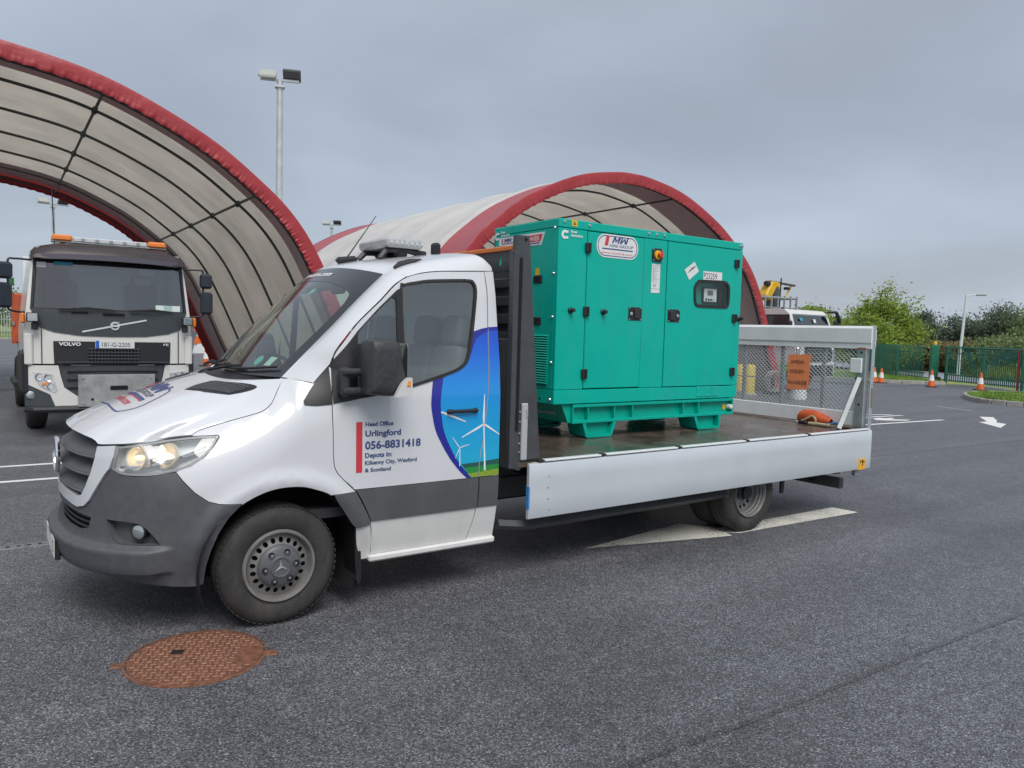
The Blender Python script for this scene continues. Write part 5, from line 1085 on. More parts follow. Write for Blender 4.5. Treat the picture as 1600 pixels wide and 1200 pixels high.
# ---- chassis
for y in (-.47, .47): MB().box((3.3, y, .60), (5.3, .07, .16), bev=.01).build('chassis_rail', M_chas, TRK)
MB().cyl((4.27, -.95, RW), (4.27, .95, RW), .06).build('rear_axle', M_chasd, TRK); MB().cyl((0, -.85, RW), (0, .85, RW), .05).build('front_axle', M_chasd, TRK)
MB().box((2.6, 0, .52), (1.4, .6, .25), bev=.03).build('fuel_tank', M_chasd, TRK)
MB().box((.2, 0, .50), (1.5, 1.0, .45), bev=.05).build('engine_tray', M_chasd, TRK)
for x in (1.95, 2.9, 3.75, 4.9, 5.6): MB().box((x, 0, .735), (.07, 1.98, .10)).build('cross_bearer', M_chasd, TRK)
MB().box((1.78, -.56, .70), (.50, .06, .10), bev=.01).build('mounting_bracket', M_chas, TRK)
MB().box((1.85, -.58, .575), (.62, .05, .16), bev=.006).build('mounting_plate', M_plast2, TRK)
# side guard rail, near and far
for sg in (-1, 1):
    MB().tube([(1.545, sg * .93, .398), (1.75, sg * .955, .370), (3.95, sg * .955, .378)], .036, 4).build('side_guard', M_chas, TRK, None)
    MB().box((3.99, sg * .955, .385), (.10, .05, .10), bev=.012).build('guard_end', M_chas, TRK)
    for x in (2.1, 3.5): MB().box((x, sg * .93, .56), (.05, .04, .40)).build('guard_bracket', M_chas, TRK)
    MB().prism([(4.75, .60), (4.82, .60), (4.80, .30), (4.76, .30)], (0, sg * .93 + .0, 0), XA, ZA, .02).build('rear_mudflap', M_blk, TRK)
MB().box((5.90, 0, .275), (.07, 1.74, .115), bev=.01).build('rear_underrun_bar', M_chas, TRK)
for sg in (-1, 1): MB().prism([(5.3, .70), (5.5, .70), (5.94, .30), (5.88, .24)], (0, sg * .55 + .04, 0), XA, ZA, .08).build('underrun_arm', M_chasd, TRK); MB().box((5.80, sg * .72, .44), (.10, .32, .12), bev=.01).build('tail_lamp_box', M_chasd, TRK)
# ---- deck
M_deck = mat('deck_plywood', (.105, .078, .062), .22, var=.35, vscale=3.2, rvar=.24, bump=.05, bscale=160, dirt=((.045, .040, .036), .6, 2.2), detail=7)
dk = MB().box((3.83, 0, .827), (4.42, 2.10, .034), bev=.003).build('deck', M_deck, TRK)
for y in (-1.045, 1.045): MB().box((3.88, y, .775), (4.28, .03, .13), bev=.004).build('deck_rail', M_alu, TRK)
# dropsides
M_side = mat('dropside_alu', (.64, .69, .725), .38, metal=.25, var=.035, vscale=2.2, coat=.25, rvar=.06)
for sg in (-1, 1):
    ds = MB()
    prof = [(0, .452), (-.024, .452), (-.026, .456), (-.026, .60), (-.0272, .72), (-.026, .822), (-.020, .836), (-.008, .840), (0, .840)]
    # slight upward run to the rear, as on the loaded bed
    x0, x1 = 1.690, 6.02
    G = [[(x, sg * 1.068 + (-sg) * -a * -1 if False else sg * (1.068 - a), z + .012 * (x - x0) / (x1 - x0)) for a, z in prof] for x in (x0, x0 + .28, x0 + .2815, 3.0, 4.5, x1)]
    ds.grid(G, flip=sg > 0); ds.add([(x, sg * (1.068 - a), z + .012 * (x - x0) / (x1 - x0)) for x in (x0, x1) for a, z in prof], [tuple(range(len(prof))), tuple(range(len(prof), 2 * len(prof)))[::-1]])
    db = ds.build('dropside', M_side, TRK, 30)
    cuts = [1.74, 1.80, 2.38, 3.20, 4.05, 4.95, 6.0]; 
    for a, b in zip(cuts[1:-1], cuts[2:]): MB().box(((a + b) / 2, sg * 1.072, .852 + .012 * ((a + b) / 2 - x0) / 4.3), (b - a - .055, .050, .014), bev=.004).build('top_cap', mat('cap_white', (.74, .76, .77), .35, metal=.1), db)
    for a in cuts[1:-1]: MB().box((a, sg * 1.070, .853 + .012 * (a - x0) / 4.3), (.045, .045, .018), bev=.005).build('hinge_clip', M_blk, db)
    for k, (x, z) in enumerate([(1.865, .74), (1.86, .66), (1.86, .58), (1.87, .50)]): MB().lathe([(0, .004), (.006, .003), (.007, 0)], (x, sg * 1.094, z), (0, sg, 0), 8).build('rivet', M_steel, db)
    MB().box((1.693, sg * 1.08, .60), (.012, .03, .16)).build('blue_tag', mat('tag_blue', (.05, .25, .55), .5), db)
    q = MB().box((5.86, sg * 1.0955, .515), (.125, .003, .110)); st = q.build('warning_sticker', mat('sticker_yellow', (.80, .42, .02), .45), db)
    for (a, b, c_, d_) in ((5.875, .525, .012, .06), (5.893, .535, .03, .012), (5.86, .545, .012, .02), (5.835, .54, .01, .03)): MB().box((a, sg * 1.098, b), (c_, .002, d_)).build('pictogram', M_blk, st)
    MB().box((5.87, sg * 1.03, .425), (.075, .05, .085), bev=.008).build('corner_bracket', M_steel, TRK)
# ---- headboard
M_hb = mat('headboard_grey', (.058, .062, .068), .42, var=.12, vscale=8, dirt=((.10, .10, .10), .4, 9))
hbz = [.80 + .118 * k for k in range(13)]
drops = []
for k in range(9):
    y = -.80 + .20 * k; drops.append([(y + a, 2.235 + b) for a, b in [(0, .036), (.014, .012), (.018, -.008), (.013, -.024), (0, -.030), (-.013, -.024), (-.018, -.008), (-.014, .012)]])
hb_ = MB().plate([(-1.0, 2.165), (1.0, 2.165), (1.0, 2.305), (-1.0, 2.305)], drops, (1.600, 0, 0), (0, -1, 0), ZA, .004).build('headboard', M_hb, TRK, None)
for k in range(11):
    z0 = .80 + .1238 * k; prof = [(0, 0), (-.002, .005), (-.026, .016), (-.026, .070), (-.002, .082), (0, .1238)]
    G = [[(1.600 + a, y, z0 + b) for a, b in prof] for y in (-1.0, 1.0)]; MB().grid(G, flip=True).build('ribbed_board', M_hb, hb_, 20)
MB().box((1.615, 0, 1.50), (.012, 2.0, 1.4)).build('back_plate', M_hb, hb_)
MB().box((1.610, 0, 2.322), (.055, 1.95, .034), bev=.006).build('orange_top_bar', mat('orange_paint', (.62, .17, .035), .42, var=.12, vscale=8), hb_)
MB().box((1.575, -.90, 1.25), (.03, .18, .90), bev=.006).build('stay_plate', M_plast2, hb_)
for sg in (-1, 1):
    o_ = (0, sg * 1.04 + (.035 if sg > 0 else .035), 0)
    hole = circ(1.642, 2.372, .014, 12); po = [(1.566, 2.398), (1.668, 2.402), (1.679, 2.336), (1.708, 2.008), (1.763, 1.389), (1.811, .873), (1.69, .862), (1.636, .79), (1.548, .817), (1.541, 1.30), (1.545, 2.0), (1.538, 2.29), (1.564, 2.30)]
    q = MB().plate(po, [hole], (0, sg * 1.045 if sg < 0 else 1.0, 0), XA, ZA, .045); pst = q.build('end_post', M_hb, hb_, None)
    MB().box((1.602, sg * 1.047, 1.66), (.028, .008, 1.18)).build('post_channel', M_dark, pst)
    MB().box((1.562, sg * 1.052, 1.55), (.042, .018, 1.48), bev=.004).build('post_flange', M_hb, pst)
    q = MB().box((1.660, sg * 1.058, 1.062), (.050, .024, .395), bev=.006); q.build('latch_rail', M_alu, pst)
    MB().box((1.672, sg * 1.072, 1.19), (.016, .008, .06), bev=.002).build('latch', M_steel, pst)
    for z in (.92, .98, 1.05, 1.13, 1.20): MB().lathe([(0, .005), (.006, .004), (.008, 0)], (1.628, sg * 1.049, z), (0, sg, 0), 8).build('bolt', M_steel, pst)
# ---- tail ramp stood up at the rear
XT = 6.03
M_mesh = mat('mesh_galv', (.50, .53, .54), .4, metal=.5)
tr_ = MB().prism([(-.03, 1.672), (.03, 1.672), (.055, 1.70), (.055, 1.87), (.02, 1.905), (-.02, 1.905), (-.04, 1.88), (-.04, 1.735), (-.03, 1.72)], (XT, 1.045, 0), XA, ZA, 2.09).build('tail_ramp', mat('ramp_alu', (.78, .79, .80), .45, metal=0, var=.05, vscale=3, dirt=((.5, .48, .44), .3, 5)), TRK, None)
RA = MATS['ramp_alu']
MB().box((XT, 0, .935), (.05, 1.98, .165), bev=.006).build('kick_panel', RA, tr_); MB().box((XT - .026, 0, .862), (.006, 1.9, .012)).build('rust_line', mat('rust_streak', (.32, .24, .17), .7), tr_)
# expanded mesh: rows of zig-zag strands
mb = MB(); pw, ph = .050, .0215; ny = int(1.84 / pw); nz = int(.645 / ph)
vs = []; fs = []
for r in range(nz + 1):
    z0 = 1.022 + r * ph
    for k in range(2 * ny + 1):
        y = -.92 + k * pw / 2; zz_ = z0 + (ph / 2 if (k + r) % 2 else -ph / 2) * .92; b = len(vs)
        vs += [(XT - .010, y, zz_ - .0050), (XT - .006, y, zz_ + .0050)]
        if k: fs.append((b - 2, b, b + 1, b - 1))
o = mb.add(vs, fs).build('expanded_mesh', M_mesh, tr_, None); o['kind'] = 'stuff'
for y in (.53, .015, -.50): MB().box((XT + .016, y, 1.345), (.03, .04, .66), bev=.004).build('mesh_upright', M_steel, tr_)
MB().box((XT + .016, 0, 1.30), (.012, 1.84, .014)).build('mesh_rail', M_steel, tr_)
for sg in (-1, 1):
    pst = MB().box((XT - .01, sg * .955, 1.275), (.07, .10, .83), bev=.006).build('ramp_post', M_steel, tr_)
    MB().box((XT - .045, sg * .955, 1.672), (.008, .10, .012)).build('red_reflector', mat('reflector_red', (.5, .06, .04), .3), pst)
    MB().box((XT - .035, sg * .905, 1.498), (.05, .125, .150), bev=.006).build('lock_box', RA, pst)
    MB().lathe([(0, .02), (.026, .02), (.030, 0)], (XT - .045, sg * .935, 1.362), (-1, 0, 0), 14).build('pivot', M_blk, pst)
    for z in (1.635, 1.10): MB().lathe([(0, .003), (.012, .003)], (XT - .045, sg * .955, z), (-1, 0, 0), 10).build('bolt_hole', M_dark, pst)
    MB().tube([(XT - .05, sg * .945, 1.372), (5.66, sg * .945, .862)], .030, 4).build('strut', mat('strut_galv', (.36, .38, .39), .5, metal=.2, var=.15, vscale=9), tr_, None)
    MB().box((XT + .012, sg * 1.045, 1.30), (.055, .012, 1.22), bev=.003).build('side_plate', mat('side_plate_blue', (.40, .47, .50), .4, metal=.3), tr_)
    for z in (.78, .95, 1.32, 1.50, 1.72): MB().lathe([(0, .006), (.010, .005), (.012, 0)], (XT + .015, sg * 1.051, z), (0, sg, 0), 8).build('bolt', M_steel, tr_)
    MB().box((XT + .022, sg * 1.056, 1.18), (.030, .010, .20), bev=.003).build('hinge_strap', mat('hinge_brass', (.30, .25, .17), .5, metal=.4), tr_)
sg_ = MB().prism([(.085, 1.578), (.363, 1.590), (.350, 1.209), (.086, 1.193)], (XT - .024, 0, 0), (0, -1, 0), ZA, .004).build('warning_sign', mat('sign_orange', (.88, .28, .11), .5, var=.08, vscale=10), tr_, None)
# the three lines on the sign cannot be read: short dark strokes
for z, x0_, x1_, hh in ((1.505, .135, .295, .045), (1.40, .125, .300, .045), (1.275, .110, .330, .050)):
    y = x0_
    while y < x1_:
        w_ = random.uniform(.006, .012); MB().box((XT - .031, -y, z + random.uniform(-.004, .004)), (.002, w_, hh * random.uniform(.6, 1))).build('faded_stroke', mat('faded_ink', (.22, .09, .06), .6), sg_); y += w_ + random.uniform(.008, .014)
# ================================================================== GENERATOR
M_tl = mat('teal_paint', (.0, .43, .335), .30, coat=.12, spec=.22, rvar=.06, vscale=4, var=.04, bump=.10, bscale=2.2, dirt=((.05, .36, .32), .35, 5)); M_tl2 = mat('teal_paint_base', (.0, .38, .29), .40, coat=.1, spec=.22, var=.06, vscale=6)
X0, X1, Y0, Y1, ZB, ZT = 2.503, 4.850, -.311, .640, 1.150, 2.690
GEN = thing('generator', 'teal green canopied diesel generator standing on the truck bed', 'generator')
def gbox(n, x0, x1, y0, y1, z0, z1, m=M_tl, par=GEN, bev=.004): return MB().box(((x0 + x1) / 2, (y0 + y1) / 2, (z0 + z1) / 2), (x1 - x0, y1 - y0, z1 - z0), bev=bev).build(n, m, par)
gbox('canopy', X0 + .012, X1 - .012, Y0 + .17, Y1 - .012, ZB, ZT - .03, M_tl)
gbox('roof', X0, X1, Y0, Y1, 2.618, ZT, M_tl, bev=.006)
gbox('lower_rail', X0, X1, Y0, Y1, ZB, 1.270, M_tl, bev=.005)
gbox('corner_panel', X0, 2.814, Y0, Y0 + .03, 1.273, 2.614); gbox('centre_panel', 3.485, 3.778, Y0, Y0 + .03, 1.273, 2.614); gbox('rear_post', 4.752, X1, Y0, Y0 + .03, 1.273, 2.614)
for k, (a, b) in enumerate(((X0, X0 + .02),)):
    gbox('end_panel', a, b, Y0 + .033, .160, 1.273, 2.614); gbox('end_panel', a, b, .164, Y1, 1.273, 2.614)
gbox('end_panel', X1 - .02, X1, Y0 + .033, Y1, 1.273, 2.614); gbox('far_panel', X0, X1, Y1 - .02, Y1, 1.273, 2.614)
d1 = gbox('door', 2.820, 3.481, Y0 - .004, Y0 + .02, 1.279, 2.610, M_tl, bev=.006)
# right hand door has the window cut out of it
wo = smooth_poly([(4.158, 2.218), (4.20, 2.268), (4.24, 2.281), (4.40, 2.285), (4.564, 2.289), (4.62, 2.276), (4.651, 2.24), (4.656, 2.16), (4.652, 2.081), (4.635, 2.052), (4.598, 2.045), (4.42, 2.043), (4.24, 2.041), (4.185, 2.052), (4.166, 2.091), (4.160, 2.15)], 60, 2)
d2 = MB().plate([(3.783, 1.279), (4.747, 1.279), (4.747, 2.612), (3.783, 2.612)], [wo], (0, Y0 - .004, 0), XA, ZA, .022).build('door', M_tl, GEN, None)
MB().box((4.41, Y0 + .075, 2.16), (.62, .004, .34)).build('window_recess', mat('teal_inside', (.0, .26, .20), .5), d2)
for (c_, s_) in (((4.41, Y0 + .048, 2.33), (.60, .05, .004)), ((4.41, Y0 + .048, 2.00), (.60, .05, .004)), ((4.11, Y0 + .048, 2.16), (.004, .05, .34)), ((4.71, Y0 + .048, 2.16), (.004, .05, .34))): MB().box(c_, s_).build('window_recess_side', MATS['teal_inside'], d2)
q = MB().plate(ring2(wo, -.012), [ring2(wo, .016)], (0, Y0 - .012, 0), XA, ZA, .010); q.build('window_rubber', M_rub, d2, None)
MB().add([(a, Y0 - .004, b) for a, b in wo], [tuple(range(len(wo)))]).build('window_pane', glass('gen_glass', (.92, .96, .95), .7), d2, None)
ct = MB().box((4.450, Y0 + .058, 2.155), (.185, .02, .130), bev=.004).build('controller', mat('ctrl_grey', (.62, .64, .64), .4), d2)
MB().box((4.443, Y0 + .046, 2.178), (.075, .004, .045)).build('display', mat('lcd', (.10, .13, .12), .2), ct)
MB().box((4.450, Y0 + .060, 2.155), (.205, .018, .150), bev=.004).build('bezel', M_blk, ct)
for i in range(4): MB().box((4.388 + .035 * i, Y0 + .046, 2.112), (.022, .004, .018)).build('button', M_blk if i < 3 else mat('btn_blue', (.2, .45, .7), .4), ct)
for x in (4.585, 4.63): MB().box((x, Y0 + .055, 2.13), (.035, .03, .16)).build('cable_duct', M_blk, d2)
MB().tube([(4.35, Y0 + .06, 2.30), (4.50, Y0 + .05, 2.28), (4.58, Y0 + .05, 2.22), (4.66, Y0 + .05, 2.22)], .006, 5).build('cable', M_blk, d2)
for x, zs, dr in ((2.817, (2.473, 1.937, 1.407), d1), (4.749, (2.478, 1.941, 1.410), d2)):
    for z in zs: hg = MB().box((x, Y0 - .014, z), (.062, .022, .082), bev=.006).build('hinge', M_blk, dr); MB().cyl((x + .012, Y0 - .026, z - .040), (x + .012, Y0 - .026, z + .040), .010, n=8).build('hinge_pin', M_blk, hg)
for x, dr, s in ((3.392, d1, 1), (3.889, d2, -1)):
    lt = MB().plate([(x - .080, 1.879), (x + .080, 1.879), (x + .080, 1.995), (x - .080, 1.995)], [], (0, Y0 - .008, 0), XA, ZA, .006).build('latch', M_blk, dr, None)
    MB().box((x + s * .022, Y0 - .014, 1.937), (.062, .016, .088), bev=.008).build('paddle', mat('paddle_black', (.03, .03, .032), .3), lt); MB().lathe([(0, .006), (.014, .005), (.016, 0)], (x - s * .048, Y0 - .010, 1.937), (0, -1, 0), 12).build('key_lock', M_silver, lt)
    for a in (-.068, .068):
        for b in (1.887, 1.987): MB().lathe([(0, .004), (.006, .003), (.007, 0)], (x + a, Y0 - .009, b), (0, -1, 0), 6).build('screw', M_silver, lt)
for x, dr in ((2.65, GEN), (3.01, d1), (4.826, GEN)): MB().lathe([(0, .050), (.016, .050), (.018, .02), (.026, .012), (.026, 0)], (x, Y0 - .003, 1.940), (0, -1, 0), 14).build('door_stop' if x != 3.01 else 'stay_knob', M_blk, dr)
# emergency stop
es = MB().plate(rrect(3.581, 2.418, 3.709, 2.535, .015), [], (0, Y0 - .010, 0), XA, ZA, .008).build('emergency_stop', M_blk, GEN, None)
MB().lathe([(0, .012), (.040, .012), (.042, 0)], (3.645, Y0 - .010, 2.477), (0, -1, 0), 24).build('yellow_collar', mat('estop_yellow', (.85, .50, .02), .35), es); MB().lathe([(0, .050), (.024, .050), (.030, .044), (.030, .034), (.016, .030), (.016, .01)], (3.648, Y0 - .010, 2.477), (0, -1, 0), 20).build('red_button', mat('estop_red', (.65, .05, .02), .3), es)
for a in (3.592, 3.698):
    for b in (2.428, 2.524): MB().lathe([(0, .004), (.006, .003), (.007, 0)], (a, Y0 - .011, b), (0, -1, 0), 6).build('screw', M_silver, es)
# stickers: print lies flat on the panel
NY = (0, -1, 0)
def flat(n, poly, m, y, par, d=.0012): return MB().prism(poly, (0, y, 0), XA, ZA, d).build(n, m, par, None)
def txt(n, body, h, x, z, m, y, par, wd=None, bold=.01, shear=0):
    q = MB(); put_text(q, body, h, (x, y, z), XA, ZA, wd, bold, shear); return q.build(n, m, par, None)
M_ink = mat('ink_grey', (.12, .12, .13), .5); M_lab = mat('label_white', (.74, .75, .74), .4)
YF = Y0 - .006
ov = rrect(2.912, 2.408, 3.400, 2.608, .095, 8); lo_ = flat('hire_logo', ov, M_lab, YF, d1); r1 = ring2(ov, .012); q = MB().plate(r1, [ring2(r1, .008)], (0, YF - .0016, 0), XA, ZA, .0004); q.build('outline', M_navy, lo_, None)
_v, _f = mw2d(.056, .3); MB().add([(3.085 + a * 1.55, YF - .002, 2.535 + b) for a, b in _v], _f).build('lettering', M_navy, lo_, None); txt('lettering', 'HIRE GROUP', .024, 3.055, 2.502, M_navy, YF - .002, lo_, .285, .012, .2); txt('lettering', 'www.mwhire.com', .022, 2.965, 2.440, mat('print_red_thin', (.65, .12, .14), .4), YF - .002, lo_, .365, .005, .2)
flat('red_mark', [(3.000, 2.510), (3.040, 2.510), (3.055, 2.590), (3.020, 2.590)], M_redp, YF - .002, lo_, .0006); flat('blue_line', [(2.975, 2.478), (3.335, 2.478), (3.335, 2.488), (2.975, 2.488)], M_navy, YF - .002, lo_, .0006)
# maker's mark: a C ring with a wedge, and two lines of lettering
def cmark(par, o, ax, s, name='maker_mark'):
    q = MB(); ax = V(*ax); o = V(*o); out_ = arc(0, 0, s, 40, 320, 20, s); inn = arc(0, 0, s * .42, 320, 40, 14, s * .42); pts = [(s * .95, s * .95 * .95)] + arc(0, 0, s, 60, 300, 20) + [(s * .95, -s * .90), (s * .95, -s * .38)] + arc(0, 0, s * .42, 300, 60, 12) + [(s * .95, s * .38)]
    q.add([o + ax * a + V(0, 0, b) for a, b in pts], [tuple(range(len(pts)))]); return q.build(name, M_pw, par, None)
cmark(GEN, (2.566, Y0 - .004, 2.561), XA, .037); txt('lettering', 'Power', .022, 2.628, 2.581, M_pw, Y0 - .004, GEN, .070, .03); txt('lettering', 'Generation', .022, 2.628, 2.551, M_pw, Y0 - .004, GEN, .130, .03)
flat('warning_label', [(2.637, 2.636), (2.698, 2.636), (2.698, 2.688), (2.637, 2.688)], mat('label_yellow', (.75, .48, .01), .45), Y0 - .0015, GEN); flat('warning_triangle', [(2.650, 2.648), (2.685, 2.648), (2.667, 2.678)], M_ink, Y0 - .003, GEN, .0005)
pl_ = flat('rating_plate', [(3.583, 2.134), (3.691, 2.136), (3.691, 2.398), (3.583, 2.394)], M_lab, Y0 - .002, GEN)
for k in range(22):
    z = 2.385 - k * .0075; flat('fine_print', [(3.592, z), (3.60 + .08 * ((k * 37) % 10) / 10 + .004, z), (3.60 + .08 * ((k * 37) % 10) / 10 + .004, z + .0032), (3.592, z + .0032)], mat('print_pale', (.35, .36, .37), .5), Y0 - .0035, pl_, .0003)
txt('lettering', '97', .030, 3.605, 2.185, M_ink, Y0 - .0035, pl_, .042, .005); flat('rule', [(3.588, 2.170), (3.687, 2.171), (3.687, 2.174), (3.588, 2.173)], M_ink, Y0 - .0035, pl_, .0003)
dm = flat('diamond_label', [(4.009, 2.371), (4.142, 2.453), (4.206, 2.368), (4.076, 2.278)], M_lab, YF, d2)
for k in range(4): flat('scrawl', [(4.05 + .015 * k, 2.345 + .016 * k), (4.135 + .01 * k, 2.395 + .008 * k), (4.137 + .01 * k, 2.391 + .008 * k), (4.052 + .015 * k, 2.341 + .016 * k)], M_ink, YF - .0015, dm, .0003)
nb = flat('number_label', [(4.270, 2.294), (4.541, 2.299), (4.541, 2.378), (4.270, 2.375)], M_lab, YF, d2); txt('lettering', 'P23259', .060, 4.278, 2.305, mat('ink_black', (.03, .03, .035), .5), YF - .0015, nb, .190, .004)
for x in (2.56, 2.83, 3.53, 3.63, 3.73, 4.80, 4.835): MB().lathe([(0, .012), (.010, .010), (.013, .004), (.014, 0)], (x, Y0, 2.660 if x > 2.6 else 2.665), NY, 10).build('bolt', M_silver, GEN)
for z in (2.615, 2.24, 1.88, 1.50, 1.19): MB().lathe([(0, .012), (.010, .010), (.013, .004), (.014, 0)], (X0, Y0 + .05, z), (-1, 0, 0), 10).build('bolt', M_silver, GEN)
for x in (2.85, 3.2, 4.1): MB().lathe([(0, .03), (.018, .02), (.02, 0)], (x, Y0 + .2, ZT), ZA, 10).build('roof_bolt', M_silver, GEN)
ap_ = MB().box((4.405, Y0 - .002, 1.222), (.310, .006, .100), bev=.002).build('access_plate', M_tl, GEN)
for a in (-.14, .0, .14):
    for b in (-.035, .035): MB().lathe([(0, .004), (.006, .003), (.007, 0)], (4.405 + a, Y0 - .005, 1.222 + b), NY, 6).build('screw', M_silver, ap_)
# end face details (x = X0)
XF = X0 - .002
def eflat(n, poly, m, par, d=.001, x=XF): return MB().prism([(-a, b) for a, b in poly], (x, 0, 0), (0, -1, 0), ZA, d).build(n, m, par, None)
cmark(GEN, (XF - .003, .585, 2.610), (0, -1, 0), .036)
for b_, z_, w_ in (('Power', 2.632, .075), ('Generation', 2.603, .138)): q = MB(); put_text(q, b_, .022, (XF - .003, .525, z_), (0, -1, 0), ZA, w_, .03); q.build('lettering', M_pw, GEN, None)
sg1 = eflat('hire_power_sign', [(.56, 2.522), (.55, 2.592), (.20, 2.596), (-.131, 2.594), (-.083, 2.487), (.072, 2.490), (.30, 2.512)], M_lab, GEN); eflat('red_panel', [(.15, 2.576), (-.098, 2.578), (-.072, 2.520), (.15, 2.518)], M_redp, sg1, .001, XF - .0015)
q = MB(); put_text(q, 'POWER', .038, (XF - .0035, .142, 2.528), (0, -1, 0), ZA, .20, .02); q.build('lettering', M_lab, sg1, None); eflat('blue_line', [(.15, 2.508), (-.065, 2.511), (-.062, 2.503), (.15, 2.500)], M_navy, sg1, .001, XF - .0015)
_v, _f = mw2d(.034, .3); MB().add([(XF - .0035, .475 - a * 1.6, 2.549 + b) for a, b in _v], _f).build('lettering', M_navy, sg1, None); eflat('blue_line', [(.51, 2.540), (.33, 2.541), (.33, 2.534), (.51, 2.533)], M_navy, sg1, .001, XF - .0015); eflat('red_mark', [(.50, 2.545), (.485, 2.580), (.505, 2.582), (.52, 2.546)], M_redp, sg1, .001, XF - .0015)
for z in (2.200, 1.846): lt = MB().box((X0 - .003, -.047, z), (.016, .120, .068), bev=.006).build('end_latch', M_blk, GEN); MB().box((X0 - .012, -.047, z + .004), (.008, .07, .036)).build('latch_recess', M_dark, lt)
eflat('warning_label', [(-.011, 2.236), (-.068, 2.236), (-.068, 2.292), (-.011, 2.292)], MATS['label_yellow'], GEN)
lv = MB().box((X0 - .002, .18, 1.52), (.004, .80, .425)).build('air_inlet', M_tl2, GEN)
for k in range(20): MB().box((X0 - .008, .18, 1.322 + k * .021), (.014, .79, .010), roty(R(28))).build('louvre', M_tl, lv)
MB().lathe([(0, .004), (.012, .003)], (X0, -.12, 1.19), (-1, 0, 0), 10).build('bolt_hole', M_dark, GEN)
# base skid
sk_ = gbox('base_frame', 2.715, 4.812, Y0 + .05, Y1 - .05, .985, 1.148, M_tl2)
for z in (1.130, .992): gbox('flange', 2.715, 4.812, Y0, Y0 + .06, z - .013, z + .013, M_tl2, sk_, .003)
for x in (2.722, 2.893, 3.201, 3.423, 4.088, 4.302, 4.806): gbox('rib', x - .006, x + .006, Y0 + .004, Y0 + .055, 1.004, 1.118, M_tl2, sk_, .001)
q = MB().prism([(2.61, 1.150), (2.715, 1.150), (2.715, .985), (2.690, .985)], (0, Y1 - .03, 0), XA, ZA, .89); q.build('end_plate', M_tl2, sk_, None)
q = MB(); put_text(q, 'cummins.com', .036, (2.655 - .010, .40, 1.045), (0, -1, 0), ZA, .56, .02); v = np.array(q.v); v[:, 0] = 2.61 + .08 * (1.150 - v[:, 2]) / .165 - .006; q.v = [tuple(p) for p in v]; q.build('lettering', mat('print_silver', (.55, .62, .60), .4), sk_, None)
flat('warning_label', [(4.700, 1.030), (4.740, 1.030), (4.740, 1.080), (4.700, 1.080)], MATS['label_yellow'], Y0 + .045, sk_); MB().lathe([(0, .06), (.022, .055), (.024, 0)], (4.775, Y0 + .05, 1.058), NY, 14).build('filler_cap', M_lab, sk_)
for (a, b, c_, d_) in ((2.831, 2.870, 3.176, 3.220), (4.238, 4.289, 4.617, 4.624)):
    for y in (Y0, Y1 - .22):
        ft = MB(); po = [(a, .979), (b, .862), (b + .02, .850), (c_ - .02, .850), (c_, .862), (d_, .979)]; inn = [(a + .034, .979), (b + .026, .876), (c_ - .026, .876), (d_ - .034, .979)]
        ft.prism(po[:3] + [(b + .03, .876)] + inn[:1][::-1], (0, y + .22, 0), XA, ZA, .22); ft.prism(po[3:] + [inn[3], inn[2]], (0, y + .22, 0), XA, ZA, .22); ft.prism([(b + .02, .850), (c_ - .02, .850), (c_ - .026, .876), (b + .026, .876)], (0, y + .22, 0), XA, ZA, .22); ft.box(((a + d_) / 2, y + .09, .92), (d_ - a - .10, .08, .115))
        ft.build('foot', M_tl2, sk_, None)
# ================================================================== LASHING GEAR ON THE BED
t = thing('lashing_straps', 'orange bag of ratchet straps lying on the truck bed by the tail ramp', 'straps', (5.93, -.52, .845))
M_or = mat('strap_orange', (.55, .09, .02), .55, var=.3, vscale=18, bump=.3, bscale=40); M_tan = mat('strap_tan', (.42, .34, .22), .8, var=.25, vscale=30)
G = []
for i, s in enumerate(np.linspace(0, 1, 14)):
    rr = .075 * math.sin(math.pi * min(.98, .10 + .80 * s)) ** .5 * (1.0 - .25 * s) + .012; G.append([(-.01 + .055 * math.cos(a) * (rr / .07), .20 - .38 * s, .008 + rr * (1 + math.sin(a)) * (1 - .2 * s) * (1.0 + .06 * math.sin(5 * a + 7 * s))) for a in np.linspace(0, 2 * math.pi, 19)])
MB().grid(G, flip=True).build('orange_bag', M_or, t, 70)
MB().tube(crom([V(-.09, .16, .012), V(-.09, .06, .06), V(-.085, .0, .095), V(-.09, -.045, .07), V(-.085, -.05, .03)], 5), .012, 6).build('hook', mat('hook_brass', (.62, .50, .30), .35, metal=.6), t)
MB().box((-.10, -.10, .020), (.06, .24, .030), bev=.008).build('webbing', M_tan, t); MB().box((-.10, .09, .022), (.05, .10, .036), bev=.008).build('ratchet', M_blk, t)
MB().tube(crom([V(-.08, -.20, .03), V(-.06, -.27, .05), V(-.07, -.33, .03)], 4), .014, 6).build('strap_tail', mat('strap_blue', (.04, .20, .45), .5), t); MB().box((-.02, -.33, .02), (.10, .14, .035), rotz(.4), bev=.012).build('strap_coil', mat('strap_olive', (.10, .09, .06), .8), t)
# ================================================================== LORRY IN THE LEFT SHELTER (faces -Y)
YV, XV = 7.75, .31
L1 = thing('lorry', 'white and dark grey lorry with an amber beacon bar under the left shelter', 'lorry', (XV, YV, 0))
M_cw = mat('cream_white', (.70, .695, .66), .35, coat=.5, dirt=((.50, .48, .43), .35, 3)); M_lg = mat('lorry_grey', (.052, .060, .070), .5, var=.1, vscale=10); M_lb = mat('lorry_black', (.020, .021, .024), .5)
def lp(poly, n, m, y0, d, par=L1, smooth=None): return MB().prism(poly, (0, y0, 0), XA, ZA, -d if d else 0).build(n, m, par, smooth)
